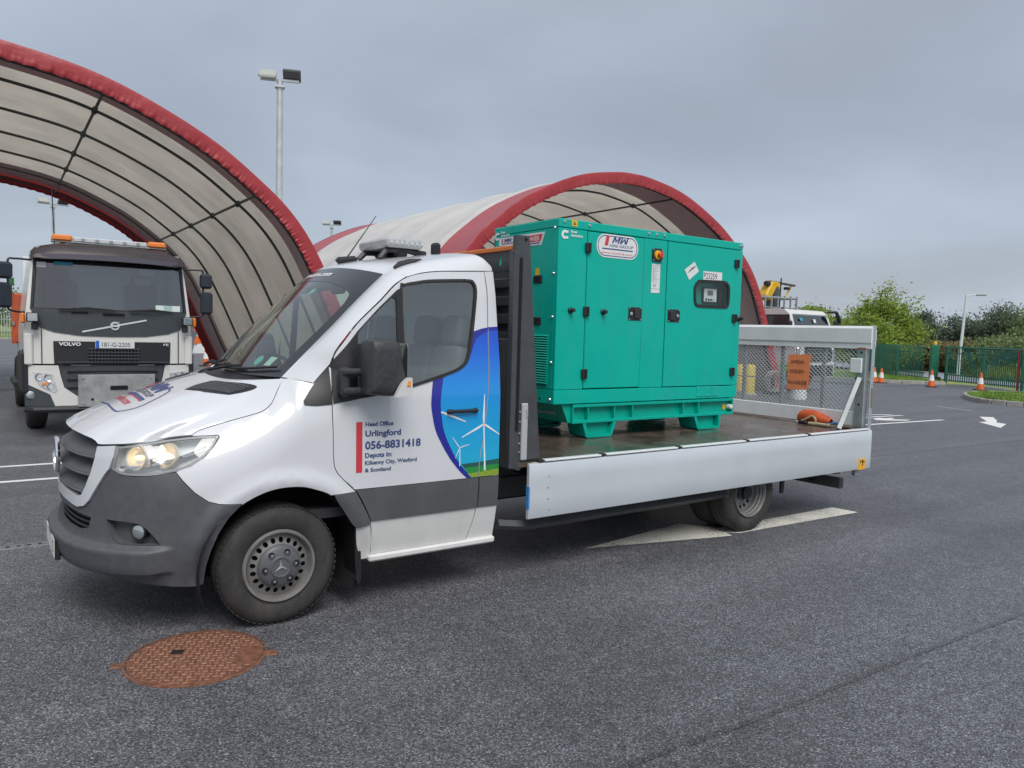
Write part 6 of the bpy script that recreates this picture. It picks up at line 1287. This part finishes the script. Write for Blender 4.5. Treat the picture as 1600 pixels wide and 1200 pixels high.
# cab shell: front outline lofted back, leaning in a little towards the roof
fo = [(-1.15, 1.09), (-1.15, 1.56), (-1.13, 1.80), (-1.085, 2.20), (-1.03, 2.66), (-.98, 2.80)]
fo = fo + [(-a, b) for a, b in fo[::-1]]
def loft(secs, n, m, par, smooth=40, cap=True):
    q = MB(); k = len(secs[0]); q.add(sum(secs, []), [(i * k + j, i * k + (j + 1) % k, (i + 1) * k + (j + 1) % k, (i + 1) * k + j) for i in range(len(secs) - 1) for j in range(k)])
    if cap: q.f += [tuple(range(k))[::-1], tuple((len(secs) - 1) * k + j for j in range(k))]; q.m += [0, 0]
    return q.build(n, m, par, smooth)
lean = lambda z: .24 * max(0, z - 1.85) ** 1.0 * .55
wsO = [(-1.06, 1.89), (-1.005, 2.62), (-.45, 2.66), (.45, 2.66), (1.005, 2.62), (1.06, 1.89), (.5, 1.875), (-.5, 1.875)]
cab = MB()
v2, f = cdt(resample(fo, .15), [resample(wsO, .15)], .16, .15); A = np.array(v2)
def fy(x, z): return lean(z) + .10 * (abs(x) / 1.15) ** 5 + .05 * (abs(x) / 1.15) ** 2
F_ = [t if np.cross(np.append(A[t[1]] - A[t[0]], 0), np.append(A[t[2]] - A[t[0]], 0))[2] > 0 else t[::-1] for t in f]
cab.add([(a, fy(a, b), b) for a, b in A], F_)
fr_ = resample(fo, .15); k = len(fr_); cab.add([(a, fy(a, b), b) for a, b in fr_] + [(a * 1.0, 1.75, b) for a, b in fr_], [(j, k + j, k + (j + 1) % k, (j + 1) % k) for j in range(k)])
cab.f.append(tuple(len(cab.v) - k + j for j in range(k))); cab.m.append(0)
CAB = cab.build('cab', M_cw, L1, 40)
v2, f = cdt(resample(ring2(wsO, -.01), .15), (), .16, .15); A = np.array(v2); F_ = [t if np.cross(np.append(A[t[1]] - A[t[0]], 0), np.append(A[t[2]] - A[t[0]], 0))[2] > 0 else t[::-1] for t in f]
WS1 = MB().add([(a, fy(a, b) + .015, b) for a, b in A], F_).build('windscreen', glass('lorry_glass', (.80, .87, .85), 2.6), L1, 60)
v2, f = cdt(resample(ring2(wsO, -.012), .1), [resample(ring2(wsO, .035), .1)], .16, .1); A = np.array(v2); F_ = [t if np.cross(np.append(A[t[1]] - A[t[0]], 0), np.append(A[t[2]] - A[t[0]], 0))[2] > 0 else t[::-1] for t in f]
MB().add([(a, fy(a, b) - .004, b) for a, b in A], F_).build('screen_seal', M_lb, WS1, None)
MB().box((0, .95, 1.72), (2.1, .9, .35), bev=.05).build('dashboard', M_lb, L1); MB().box((0, 1.72, 2.1), (2.15, .03, 1.3)).build('cab_rear_trim', mat('lorry_trim', (.72, .75, .76), .8), L1)
for x in (-.6, .6):
    st = MB().box((x, 1.35, 2.0), (.5, .16, .75), bev=.06).build('seat', M_lb, L1); MB().pillow((x, 1.38, 2.45), (.28, .11, .22)).build('headrest', M_lb, st)
th_ = np.linspace(0, 2 * math.pi, 25)[:-1]; MB().tube([(-.6 + .22 * math.cos(a) + .0, .72 + .12 * math.sin(a), 1.98 + .12 * math.sin(a)) for a in th_], .016, 6, closed=True).build('steering_wheel', M_lb, L1)
for pts, m, z0 in (([(-.98, 2.50), (-.86, 2.50), (-.86, 2.58), (-.98, 2.58)], M_lab, 0), ([(-.76, 2.545), (-.52, 2.545), (-.52, 2.595), (-.76, 2.595)], mat('permit_blue', (.05, .30, .45), .5), 0), ([(.60, 1.915), (.97, 1.915), (.97, 2.005), (.60, 2.005)], mat('permit_pale', (.62, .72, .68), .5), 0)): MB().add([(a, fy(a, b) + .008, b) for a, b in pts], [(0, 1, 2, 3)]).build('permit', m, WS1, None)
MB().box((.50, fy(.50, 2.5) + .06, 2.50), (.24, .06, .12), bev=.02).build('camera_pod', mat('pod_grey', (.10, .105, .11), .5), WS1); MB().box((.42, fy(.42, 2.35) + .06, 2.36), (.24, .04, .14), bev=.03).build('interior_mirror', M_lb, WS1)
# sun visor
vz = [(-1.04, 2.615), (-1.03, 2.74), (-.98, 2.80), (-.70, 2.87), (0, 2.885), (.70, 2.87), (.98, 2.80), (1.03, 2.74), (1.04, 2.615)]
q = MB(); G = []
for dy, dz_ in ((.25, .02), (.06, .0), (-.10, -.02), (-.16, -.065), (-.14, -.10)): G.append([(a * 1.01, fy(a, b) + dy - .06 * (1 - (a / 1.1) ** 2), 2.60 + (b - 2.60) * (1.0 if dy > 0 else (.72 if dy > -.12 else (.42 if dy > -.15 else .14))) + 0) for a, b in vz])
q.grid(G, flip=True); vis = q.build('sun_visor', mat('visor_brown', (.045, .035, .036), .35, var=.2, vscale=5), L1, 50)
G = [[(a * .93, fy(a, 2.7) - .225 + .05 * (a / 1.0) ** 2 + (1 - s) * .012, 2.615 + .075 * s + .02 * (1 - (a) ** 2)) for a in np.linspace(-1, 1, 15)] for s in (0, .5, 1)]; MB().grid(G).build('visor_lip', mat('visor_lip', (.14, .13, .16), .3), vis, 50)
loft([[(a * k_, y, 2.60 + (b - 2.60) * s_) for a, b in vz] for y, k_, s_ in ((.20, 1.0, 1.0), (.60, .99, 1.03), (1.2, .98, 1.0), (1.75, .97, .95))], 'cab_roof', mat('roof_dark', (.05, .042, .042), .5), L1, 50, False)
# beacon bar
bx = thing('beacon_bar', '', '') if False else MB().box((.02, .42, 2.955), (1.02, .20, .075), bev=.015).build('beacon_bar', mat('beacon_clear', (.55, .57, .58), .2, coat=.6), L1)
for s in (-1, 1): MB().box((s * .655 + .02, .42, 2.965), (.27, .24, .095), bev=.025).build('amber_dome', mat('amber_dome', (.80, .22, .03), .25, coat=.6), bx); MB().box((s * .62, .42, 2.90), (.06, .1, .08)).build('foot', M_lb, bx)
MB().box((.02, .42, 2.915), (1.58, .18, .022)).build('tray', M_steel, bx)
for k in range(5): MB().box((-.36 + k * .19, .315, 2.958), (.05, .006, .04)).build('lamp_cell', mat('cell_grey', (.30, .31, .32), .3), bx)
MB().tube([(-.72, .5, 2.85), (-.75, .5, 3.75)], .008, 5).build('aerial', M_lb, L1)
# grey centre panel, wipers, emblem
PZ = [(-1.065, 1.895), (-1.0, 1.68), (-.95, 1.62), (-.77, 1.555), (-.45, 1.51), (0, 1.50), (.45, 1.51), (.77, 1.555), (.95, 1.62), (1.0, 1.68), (1.065, 1.895), (.5, 1.885), (-.5, 1.885)]
def fpanel(poly, n, m, off, par=L1, th=.02, h=.16):
    pr = resample(poly, .12); v2, f = cdt(pr, (), h, .12); A = np.array(v2); F_ = [t if np.cross(np.append(A[t[1]] - A[t[0]], 0), np.append(A[t[2]] - A[t[0]], 0))[2] > 0 else t[::-1] for t in f]
    q = MB().add([(a, fy(a, b) - off, b) for a, b in A], F_); k = len(pr); ar = sum(pr[i][0] * pr[(i + 1) % k][1] - pr[(i + 1) % k][0] * pr[i][1] for i in range(k)); q.add([(a, fy(a, b) - off, b) for a, b in pr] + [(a, fy(a, b) - off + th + .02, b) for a, b in pr], [((j, k + j, k + (j + 1) % k, (j + 1) % k) if ar > 0 else (j, (j + 1) % k, k + (j + 1) % k, k + j)) for j in range(k)]); return q.build(n, m, par, 30)
pn = fpanel(PZ, 'front_panel', M_lg, .012)
for s0, s1 in ((-.72, .02), (.22, .85)): MB().tube([(s0, fy(s0, 1.9) - .05, 1.90), ((s0 + s1) / 2, -.0 + fy(0, 1.9) - .06, 1.925), (s1, fy(s1, 1.9) - .04, 1.905)], [.016, .018, .008], 5).build('wiper', M_lb, WS1)
em = MB().lathe([(.040, .0), (.040, .014), (.062, .014), (.066, 0)], (.02, -.012, 1.665), (0, -1, 0), 28).build('emblem', mat('emblem_silver', (.72, .74, .75), .3, metal=.25), pn); MB().box((.02, -.030, 1.665), (.11, .008, .028), bev=.003).build('emblem_bar', mat('emblem_silver', (.72, .74, .75), .3, metal=.25), em); MB().box((.064, -.022, 1.715), (.030, .008, .012), roty(R(-45))).build('emblem_arrow', mat('emblem_silver', (.72, .74, .75), .3, metal=.25), em)
for s in (-1, 1): q = MB(); MB().box((.02 + s * .245, -.012, 1.665 + s * .055), (.40, .012, .026), roty(R(-12.5)), bev=.004).build('sash', mat('emblem_silver', (.72, .74, .75), .3, metal=.25), em)
# upper grille with lettering and plate
gr1 = fpanel(smooth_poly([(-.78, 1.425), (.80, 1.425), (.81, 1.40), (.80, 1.08), (-.78, 1.08), (-.79, 1.40)], 50, 2), 'upper_grille', M_lb, .018)
for k in range(5): MB().box((.01, -.035, 1.315 - k * .050), (1.50 if k > 3 else .70, .03, .016), bev=.004).build('grille_bar', M_lg, gr1)
for k in range(15): MB().box((-.30 + k * .045, -.038, 1.215), (.008, .028, .21)).build('grille_fin', M_lg, gr1)
q = MB(); put_text(q, 'VOLVO', .050, (-.725, -.030, 1.362), XA, ZA, .285, .04, 0); q.build('lettering', mat('letter_silver', (.80, .81, .82), .3, metal=.1), gr1, None); q = MB(); put_text(q, 'FE', .036, (.70, -.030, 1.372), XA, ZA, .075, .01); q.build('lettering', MATS['letter_silver'], gr1, None)
npl = MB().box((.015, -.055, 1.385), (.535, .012, .118), bev=.004).build('number_plate', mat('plate_grey', (.66, .67, .66), .4), L1); MB().box((-.225, -.062, 1.385), (.045, .003, .112)).build('blue_band', mat('eu_blue', (.02, .12, .50), .4), npl); q = MB(); put_text(q, '181-G-2205', .066, (-.165, -.0635, 1.352), XA, ZA, .385, .005); q.build('lettering', M_ink, npl, None)
# lower front: bumper with lamps
fpanel([(-1.15, 1.085), (1.15, 1.085), (1.15, 1.072), (-1.15, 1.072)], 'shut_line', M_dark, -.03)
bz = fpanel([(-1.145, 1.065), (-.73, 1.065), (-.70, .90), (-.66, .74), (-.56, .66), (-.48, .60), (-.48, .455), (-.78, .465), (-.84, .64), (-1.145, .80)], 'bumper_corner', M_cw, .02)
fpanel([(-a, b) for a, b in [(-1.145, 1.065), (-.73, 1.065), (-.70, .90), (-.66, .74), (-.56, .66), (-.48, .60), (-.48, .455), (-.78, .465), (-.84, .64), (-1.145, .80)]], 'bumper_corner', M_cw, .02)
lgz = fpanel([(-.722, 1.065), (.722, 1.065), (.692, .90), (.65, .745), (.55, .665), (.47, .605), (-.47, .605), (-.55, .665), (-.65, .745), (-.692, .90)], 'lower_grille', M_lg, .008)
for z in (.98, .86, .74): MB().box((0, -.012, z), (1.25, .02, .022), bev=.005).build('grille_bar', M_lb, lgz)
MB().box((.04, -.06, .69), (1.05, .05, .48), bev=.006).build('steel_plate', mat('plate_galv', (.33, .34, .33), .55, metal=.3, var=.25, vscale=6), L1)
MB().box((.06, -.075, .73), (.24, .04, .06)).build('plate_slot', M_dark, L1)
for x in (-.42, .50):
    for z in (.50, .88): MB().lathe([(0, .012), (.016, .010), (.02, 0)], (x, -.085, z), (0, -1, 0), 8).build('plate_bolt', M_steel, L1)
MB().lathe([(0, .01), (.018, .008), (.02, 0)], (-.30, -.085, .56), (0, -1, 0), 10).build('tow_eye', M_dark, L1)
for s in (-1, 1): MB().box((s * .935, fy(.935, 1.3) - .004, 1.345), (.010, .02, .50)).build('shut_line', M_dark, CAB)
MB().box((0, -.03, 1.845), (.30, .02, .03), bev=.008).build('vent_slot', M_dark, pn) ; MB().box((-.45, -.02 + .01, 1.855), (.22, .02, .022), bev=.006).build('vent_slot', M_dark, pn)
for s in (-1, 1):
    hl_ = [(-1.055, .972), (-.80, .945), (-.745, .70), (-.775, .66), (-.955, .755), (-1.0, .84)]; hl_ = [(a * -s, b) for a, b in hl_]; h1 = fpanel(smooth_poly(hl_, 40, 3), 'headlight', mat('lorry_lamp', (.66, .68, .70), .2, metal=.35, coat=1, var=.25, vscale=16), .028)
    for (x, z, r_) in ((-.97, .90, .050), (-.86, .88, .055), (-.83, .76, .045)): MB().lathe([(0, -.02), (r_ * .6, -.01), (r_, .008), (r_ + .006, 0)], (x * -s, fy(x, z) - .030, z), (0, -1, 0), 16).build('reflector', M_chrome, h1)
    MB().box((-.89 * -s, fy(.89, .8) - .034, .795), (.10, .01, .03), bev=.003).build('indicator', mat('amber2', (.85, .28, .04), .3), h1)
    c_ = fpanel([(a * -s, b) for a, b in [(-1.145, .79), (-.835, .632), (-.775, .462), (-1.145, .470)]], 'fog_corner', M_lg, .026); MB().lathe([(0, .006), (.045, .004), (.055, 0), (.060, -.01)], (-1.075 * -s, fy(1.07, .63) - .034, .63), (0, -1, 0), 20).build('fog_lamp', M_silver, c_)
MB().tube([(-1.13, .06, .42), (-1.05, -.02, .42), (1.05, -.02, .42), (1.13, .06, .42)], .05, 8).build('lower_bar', M_lb, L1)
for s in (-1, 1):
    MB().box((s * 1.13, .75, .95), (.10, 1.3, .60), bev=.03).build('step_panel', M_lb, L1); MB().box((s * 1.10, .40, 1.27), (.13, .06, .05), bev=.015).build('grab_handle', M_lb, L1)
    MB().box((s * 1.095, .085, 1.30), (.11, .05, .46), bev=.02).build('corner_deflector', M_cw, L1)
    wl = MB().box((s * 1.05, -.03, 1.765), (.15, .10, .135), bev=.012).build('work_lamp', M_lb, L1); MB().box((s * 1.05, -.085, 1.765), (.125, .01, .11), bev=.006).build('lens', M_silver, wl); MB().lathe([(0, .0), (.045, -.01), (.045, -.11), (0, -.12)], (s * 1.02, .0, 1.70), ZA, 10).build('horn', M_lb, wl); MB().box((s * 1.165, .06, 1.75), (.06, .14, .15), bev=.02).build('side_indicator', MATS['amber_dome'], L1)
    mr = MB().box((s * 1.37, .12, 2.425), (.19, .12, .24), rotz(s * -.25), bev=.035).build('mirror', mat('mirror_blue_black', (.022, .028, .040), .35), L1); MB().box((s * 1.38, .12, 2.07), (.19, .12, .36), rotz(s * -.25), bev=.035).build('main_mirror', MATS['mirror_blue_black'], mr)
    MB().tube(crom([V(s * 1.02, .25, 2.60), V(s * 1.25, .15, 2.60), V(s * 1.33, .13, 2.56), V(s * 1.33, .14, 2.2), V(s * 1.34, .14, 1.92), V(s * 1.28, .15, 1.85), V(s * 1.06, .25, 1.83)], 4), .016, 6).build('mirror_arm', M_lb, mr)
for s in (-1, 1):
    for y in (1.33, 5.0):
        wt = MB().lathe([(.30, -.02), (.34, 0), (.46, .0), (.50, -.03), (.51, -.06), (.51, -.22), (.50, -.25), (.40, -.28), (.30, -.27)], (s * 1.08, y, .51), (s, 0, 0), 32).build('wheel', M_tyre, L1); MB().lathe([(0, -.10), (.12, -.09), (.14, -.12), (.26, -.12), (.29, -.02), (.30, -.03)], (s * 1.08, y, .51), (s, 0, 0), 24).build('rim', M_rim, wt)
    MB().box((s * .45, 3.6, .85), (.09, 6.4, .25)).build('chassis_rail', M_lb, L1)
    MB().box((s * 1.16, 3.1, .62), (.08, 1.6, .08)).build('side_guard', M_lb, L1)
bd1 = MB().box((0, 2.55, 1.74), (2.36, .70, .84), bev=.03).build('orange_body', mat('body_orange', (.50, .10, .04), .5, var=.2, vscale=3), L1)
MB().box((0, 5.0, 1.30), (1.9, 4.2, .5), bev=.03).build('rear_body', M_lb, bd1)
for k in range(2): MB().box((-1.19, 2.3 + k * .5, 1.74), (.03, .07, .86)).build('body_rib', MATS['body_orange'], bd1)
MB().box((0, 2.2, 2.42), (2.1, .12, .50)).build('body_headboard', M_lb, bd1); MB().box((-1.21, 2.3, 2.35), (.06, .3, .12)).build('green_tank', mat('dk_green', (.03, .16, .05), .5), bd1); MB().box((-1.19, 2.55, 1.66), (.02, .70, .06)).build('marker_strip', M_steel, bd1)
# ================================================================== LORRY BEHIND THE TAIL RAMP (faces -Y)
L2 = thing('lorry', 'white lorry with a yellow crane seen above and through the tail ramp', 'lorry', (21.75, 9.9, 0))
c2_ = MB(); side = [(0, .95), (0, 1.55), (.05, 1.9), (.30, 2.60), (.50, 2.74), (.9, 2.78), (1.30, 2.77), (1.30, .95)]
c2_.prism([(-a, b) for a, b in side], (-1.10, 0, 0), (0, -1, 0), ZA, -2.20 if False else -2.2); C2 = c2_.build('cab', M_cw, L2, None)
MB().box((0, .03, .80), (2.2, .20, .50), bev=.05).build('bumper', M_cw, L2); g2 = MB().box((.15, -.03, 1.20), (1.50, .06, .62), bev=.05).build('grille', M_lb, L2)
for z in (1.0, 1.15, 1.30, 1.42): MB().box((.15, -.065, z), (1.3, .02, .025)).build('grille_bar', M_silver, g2)
for s in (-1, 1): MB().box((s * 1.0, -.04, 1.25), (.14, .10, .45), bev=.03).build('headlight', M_silver, L2)
MB().box((0, -.09, .72), (1.9, .06, .36), bev=.03).build('lower_grille', M_lb, L2)
w2 = MB().add([(-.98, .02, 1.93), (.98, .02, 1.93), (.93, .262, 2.56), (-.93, .262, 2.56)], [(0, 1, 2, 3)]).build('windscreen', glass('lorry2_glass', (.18, .26, .27), 2.4), L2, None)
MB().add([(-1.0, .035, 1.90), (1.0, .035, 1.90), (.95, .285, 2.60), (-.95, .285, 2.60)], [(0, 1, 2, 3)]).build('screen_backing', mat('screen_grey', (.16, .19, .20), .6), w2, None)
MB().box((-.62, .17, 2.42), (.16, .01, .10), rotx(R(-20))).build('permit', mat('permit_blue', (.05, .30, .45), .5), w2); MB().box((.12, .155, 2.38), (.13, .01, .13), rotx(R(-20))).build('permit', MATS['permit_pale'], w2)
sw2 = MB().box((-1.105, .74, 2.22), (.012, .80, .58), bev=.004).build('side_window', mat('side_glass_dark', (.03, .04, .045), .08, coat=1), L2); MB().box((-1.10, .74, 2.22), (.012, .92, .70), bev=.004).build('window_seal', M_lb, sw2)
MB().box((-1.32, .10, 2.15), (.16, .14, .42), bev=.04).build('mirror', M_lb, L2); MB().box((1.30, .10, 2.28), (.20, .14, .30), bev=.04).build('mirror', M_lb, L2); MB().tube(crom([V(.95, .25, 2.70), V(1.15, .05, 2.72), V(1.28, .02, 2.55), V(1.45, .05, 2.35)], 4), [.03, .05, .05, .05, .05, .06, .06, .06, .07, .07, .08, .06, .04][:13], 6).build('mirror_arm', M_lb, L2)
MB().box((-.7, .85, 2.80), (.10, .10, .06), bev=.02).build('roof_vent', M_lb, L2)
for s in (-1, 1):
    for y in (1.2, 4.6): MB().lathe([(0, -.05), (.25, -.05), (.28, 0), (.42, 0), (.47, -.04), (.47, -.24), (.3, -.26)], (s * 1.08, y, .47), (s, 0, 0), 24).build('wheel', M_tyre, L2)
MB().box((0, 4.4, 1.15), (2.3, 4.0, .35), bev=.03).build('flat_body', M_chas, L2)
# guard rails behind the cab and the folded yellow crane
M_yel = mat('crane_yellow', (.62, .38, .01), .45, var=.12, vscale=5)
for y in (1.55, 3.2):
    gr_ = MB().tube([(-1.1, y, 3.20), (1.1, y, 3.20)], .035, 6).build('guard_rail', M_steel, L2)
    for x in np.linspace(-1.08, 1.08, 7): MB().box((x, y, 2.3), (.05 if abs(x) > .9 else .035, .05, 1.95)).build('rail_upright', M_steel, gr_)
    MB().tube([(-1.1, y, 2.85), (1.1, y, 2.85)], .02, 5).build('mid_rail', M_steel, gr_)
for s in (-1, 1): MB().tube([(s * 1.1, 1.55, 3.20), (s * 1.1, 3.2, 3.20)], .035, 6).build('side_rail', M_steel, L2)
CX, CYY = .55, 1.9
cr_ = MB().box((CX - .72, CYY, 3.42), (.34, .4, .62), roty(R(32)), bev=.05).build('crane', M_yel, L2); MB().box((CX - .42, CYY, 3.66), (.42, .36, .20), roty(R(6)), bev=.04).build('crane_head', M_yel, cr_); MB().box((CX + .15, CYY, 3.74), (1.45, .12, .07), roty(R(3)), bev=.02).build('crane_boom', mat('boom_dark', (.08, .075, .06), .5), cr_); MB().tube([(CX + .68, CYY, 3.68), (CX + .33, CYY, 3.24)], .03, 6).build('crane_stay', M_yel, cr_); MB().box((CX + .42, CYY, 3.58), (.20, .2, .10), bev=.03).build('crane_motor', M_lb, cr_); MB().tube([(CX - .12, CYY - .1, 2.6), (CX - .08, CYY - .1, 3.92)], .026, 6).build('crane_mast', M_lb, cr_); MB().lathe([(0, -.08), (.09, -.08), (.11, .08), (0, .10)], (CX - .88, CYY - .1, 3.68), XA, 12).build('hose_reel', M_lb, cr_)
MB().box((CX - .40, CYY, 3.1), (.28, .4, .9), bev=.02).build('crane_frame', M_chas, cr_)
# ================================================================== SMALL THINGS IN THE YARD
M_co = mat('cone_orange', (.75, .14, .02), .5, var=.1, vscale=8); M_cwh = mat('cone_white', (.78, .79, .78), .45); M_cb = mat('cone_base', (.03, .03, .032), .7)
def cone(label, loc, s=1.0, group=None, rz=0):
    t = thing('traffic_cone', label, 'cone', loc, rz, group); r = lambda z: (.150 - .118 * z / .70) * s
    MB().box((0, 0, .02 * s), (.42 * s, .42 * s, .04 * s), bev=.01).build('base', M_cb, t)
    MB().lathe([(r(.04), .04 * s), (r(.26), .26 * s)], n=20).build('lower_cone', M_co, t); MB().lathe([(r(.26) + .003, .26 * s), (r(.50) + .003, .50 * s)], n=20).build('white_sleeve', M_cwh, t); MB().lathe([(r(.50), .50 * s), (r(.70), .70 * s), (r(.70) * .6, .71 * s), (0, .712 * s)], n=20).build('tip', M_co, t)
    return t
cone('left one of the two traffic cones close together by the ramp', (29.9, 12.36, 0), .93); cone('right one of the two traffic cones close together by the ramp', (29.95, 12.08, 0), .90)
cone('traffic cone standing in front of the green gate post', (29.8, 9.93, 0), .96, None, .4); cone('rightmost traffic cone in front of the sliding gate', (29.9, 8.15, 0), .96, None, .8)
cone('small traffic cone between the lorry and the truck bonnet', (6.3, 27.3, 0), 1.15)
cone('tall grey white cone post seen through the ramp mesh', (18.0, 7.7, 0), 1.1) if False else None
t = thing('road_barrier', 'orange and white barrier blocks beside the right mirror of the lorry', 'barrier', (9.6, 41.5, 0), .2)
for k, (x, z, w_, h_, m) in enumerate([(0, .30, 1.3, .60, M_cwh), (-.1, .85, 1.0, .42, M_co), (.1, 1.25, 1.1, .34, M_cwh), (-.15, 1.58, .9, .28, M_co)]): MB().prism([(-w_ / 2, 0), (w_ / 2, 0), (w_ / 2 - .12, h_), (-w_ / 2 + .12, h_)], (x, .2, z - .3), XA, ZA, .4).build('barrier_block', m, t, None)
M_bol = mat('bollard_yellow', (.62, .46, .05), .5, var=.2, vscale=6)
for x, y, h_, r_, lb_ in ((18.1, 9.7, .95, .17, 'fat yellow bollard at the right foot of the shelter, seen through the mesh'), (19.0, 10.75, .90, .15, 'second yellow bollard half hidden by the generator')):
    t = thing('bollard', lb_, 'bollard', (x, y, 0)); MB().lathe([(r_ + .08, 0), (r_ + .08, .05), (r_, .06)], n=20).build('base', M_conc, t); MB().lathe([(r_, .05), (r_, h_ - .08), (r_ * .8, h_ - .02), (0, h_)], n=20).build('post', M_bol, t)
t = thing('white_drum', 'white plastic drum seen through the lower ramp mesh', 'drum', (18.3, 8.1, 0)); MB().lathe([(0, 0), (.22, 0), (.23, .05), (.22, .3), (.235, .32), (.22, .34), (.23, .62), (.16, .72), (0, .73)], n=24).build('body', M_cwh, t); MB().lathe([(0, 0), (.05, 0), (.05, .04), (0, .045)], (.1, 0, .71), n=12).build('cap', M_lb, t)
t = thing('hose_reel', 'loose white hose hoop lying by the shelter foot behind the mesh', 'hose', (19.3, 9.6, 0)); th_ = np.linspace(0, 2 * math.pi, 33)[:-1]
for k in range(3): MB().tube([(.34 * math.cos(a) * (1 - .1 * k), .1 * k, .40 + .33 * math.sin(a)) for a in th_], .016, 6, closed=True).build('coil', M_conc, t)
MB().box((0, .1, .04), (.5, .4, .08), bev=.02).build('stand', M_lb, t)
# ------------------------------------------------------------------ lamp masts
M_mast = mat('mast_galv', (.50, .54, .55), .45, metal=.35, var=.12, vscale=4)
def mast(name, label, loc, h, r, ang, heads=2, s=1.0, arm=.55):
    t = thing(name, label, 'lamp post', loc, ang); MB().tube([(0, 0, 0), (0, 0, h)], [r * 1.35, r], 12).build('pole', M_mast, t); MB().lathe([(r * 2.4, 0), (r * 2.4, .04), (r * 1.5, .05)], n=16).build('base_plate', M_mast, t)
    MB().box((0, 0, h - .02), (arm * 2.3 * s, .09 * s, .09 * s), bev=.01).build('cross_arm', M_mast, t); MB().box((0, 0, h - .25), (r * 3.2, r * 3.2, .06)).build('collar', M_mast, t)
    for k, sx in enumerate((-1, 1)[:heads]):
        hd = MB().box((sx * arm * .72 * s, -.05, h + .16 * s), (.62 * s, .50 * s, .12 * s), rotx(R(38 if k == 0 else -35)), bev=.03).build('floodlight', mat('flood_body', (.40, .41, .38), .5) if k == 0 else mat('flood_dark', (.07, .075, .08), .5), t)
        MB().box((sx * arm * .72 * s, -.05 - .05 * (1 if k == 0 else -1), h + .16 * s - .055 * s), (.52 * s, .40 * s, .03 * s), rotx(R(38 if k == 0 else -35))).build('lens', mat('flood_lens', (.62, .64, .58), .15, coat=.6), hd)
    return t
mast('floodlight_mast', 'tall grey mast with two floodlights behind the left shelter', (7.26, 21.25, 0), 10.1, .10, R(-22), 2, .95, .58)
mast('floodlight_mast', 'distant twin floodlight mast above the truck aerial', (22.5, 54.6, 0), 10.0, .10, R(-30), 2, 1.0, .62)
mast('floodlight_mast', 'distant floodlight mast seen under the left shelter roof', (3.4, 59.4, 0), 10.0, .10, R(10), 2, 1.1, .80)
t = thing('street_lamp', 'slim white street lamp with one short arm beyond the green fence', 'lamp post', (42.95, 14.95, 0)); MB().tube([(0, 0, 0), (.30, -.05, 4.42)], [.10, .06], 10).build('pole', mat('lamp_white', (.62, .65, .66), .4), t); MB().tube([(.30, -.05, 4.40), (.62, -.38, 4.45)], .035, 6).build('arm', MATS['lamp_white'], t); MB().box((.80, -.58, 4.45), (.50, .20, .08), rotz(R(-46)), bev=.03).build('lamp_head', mat('lamp_head', (.30, .32, .33), .4), t)

bpy.data.scenes.remove(TXT)
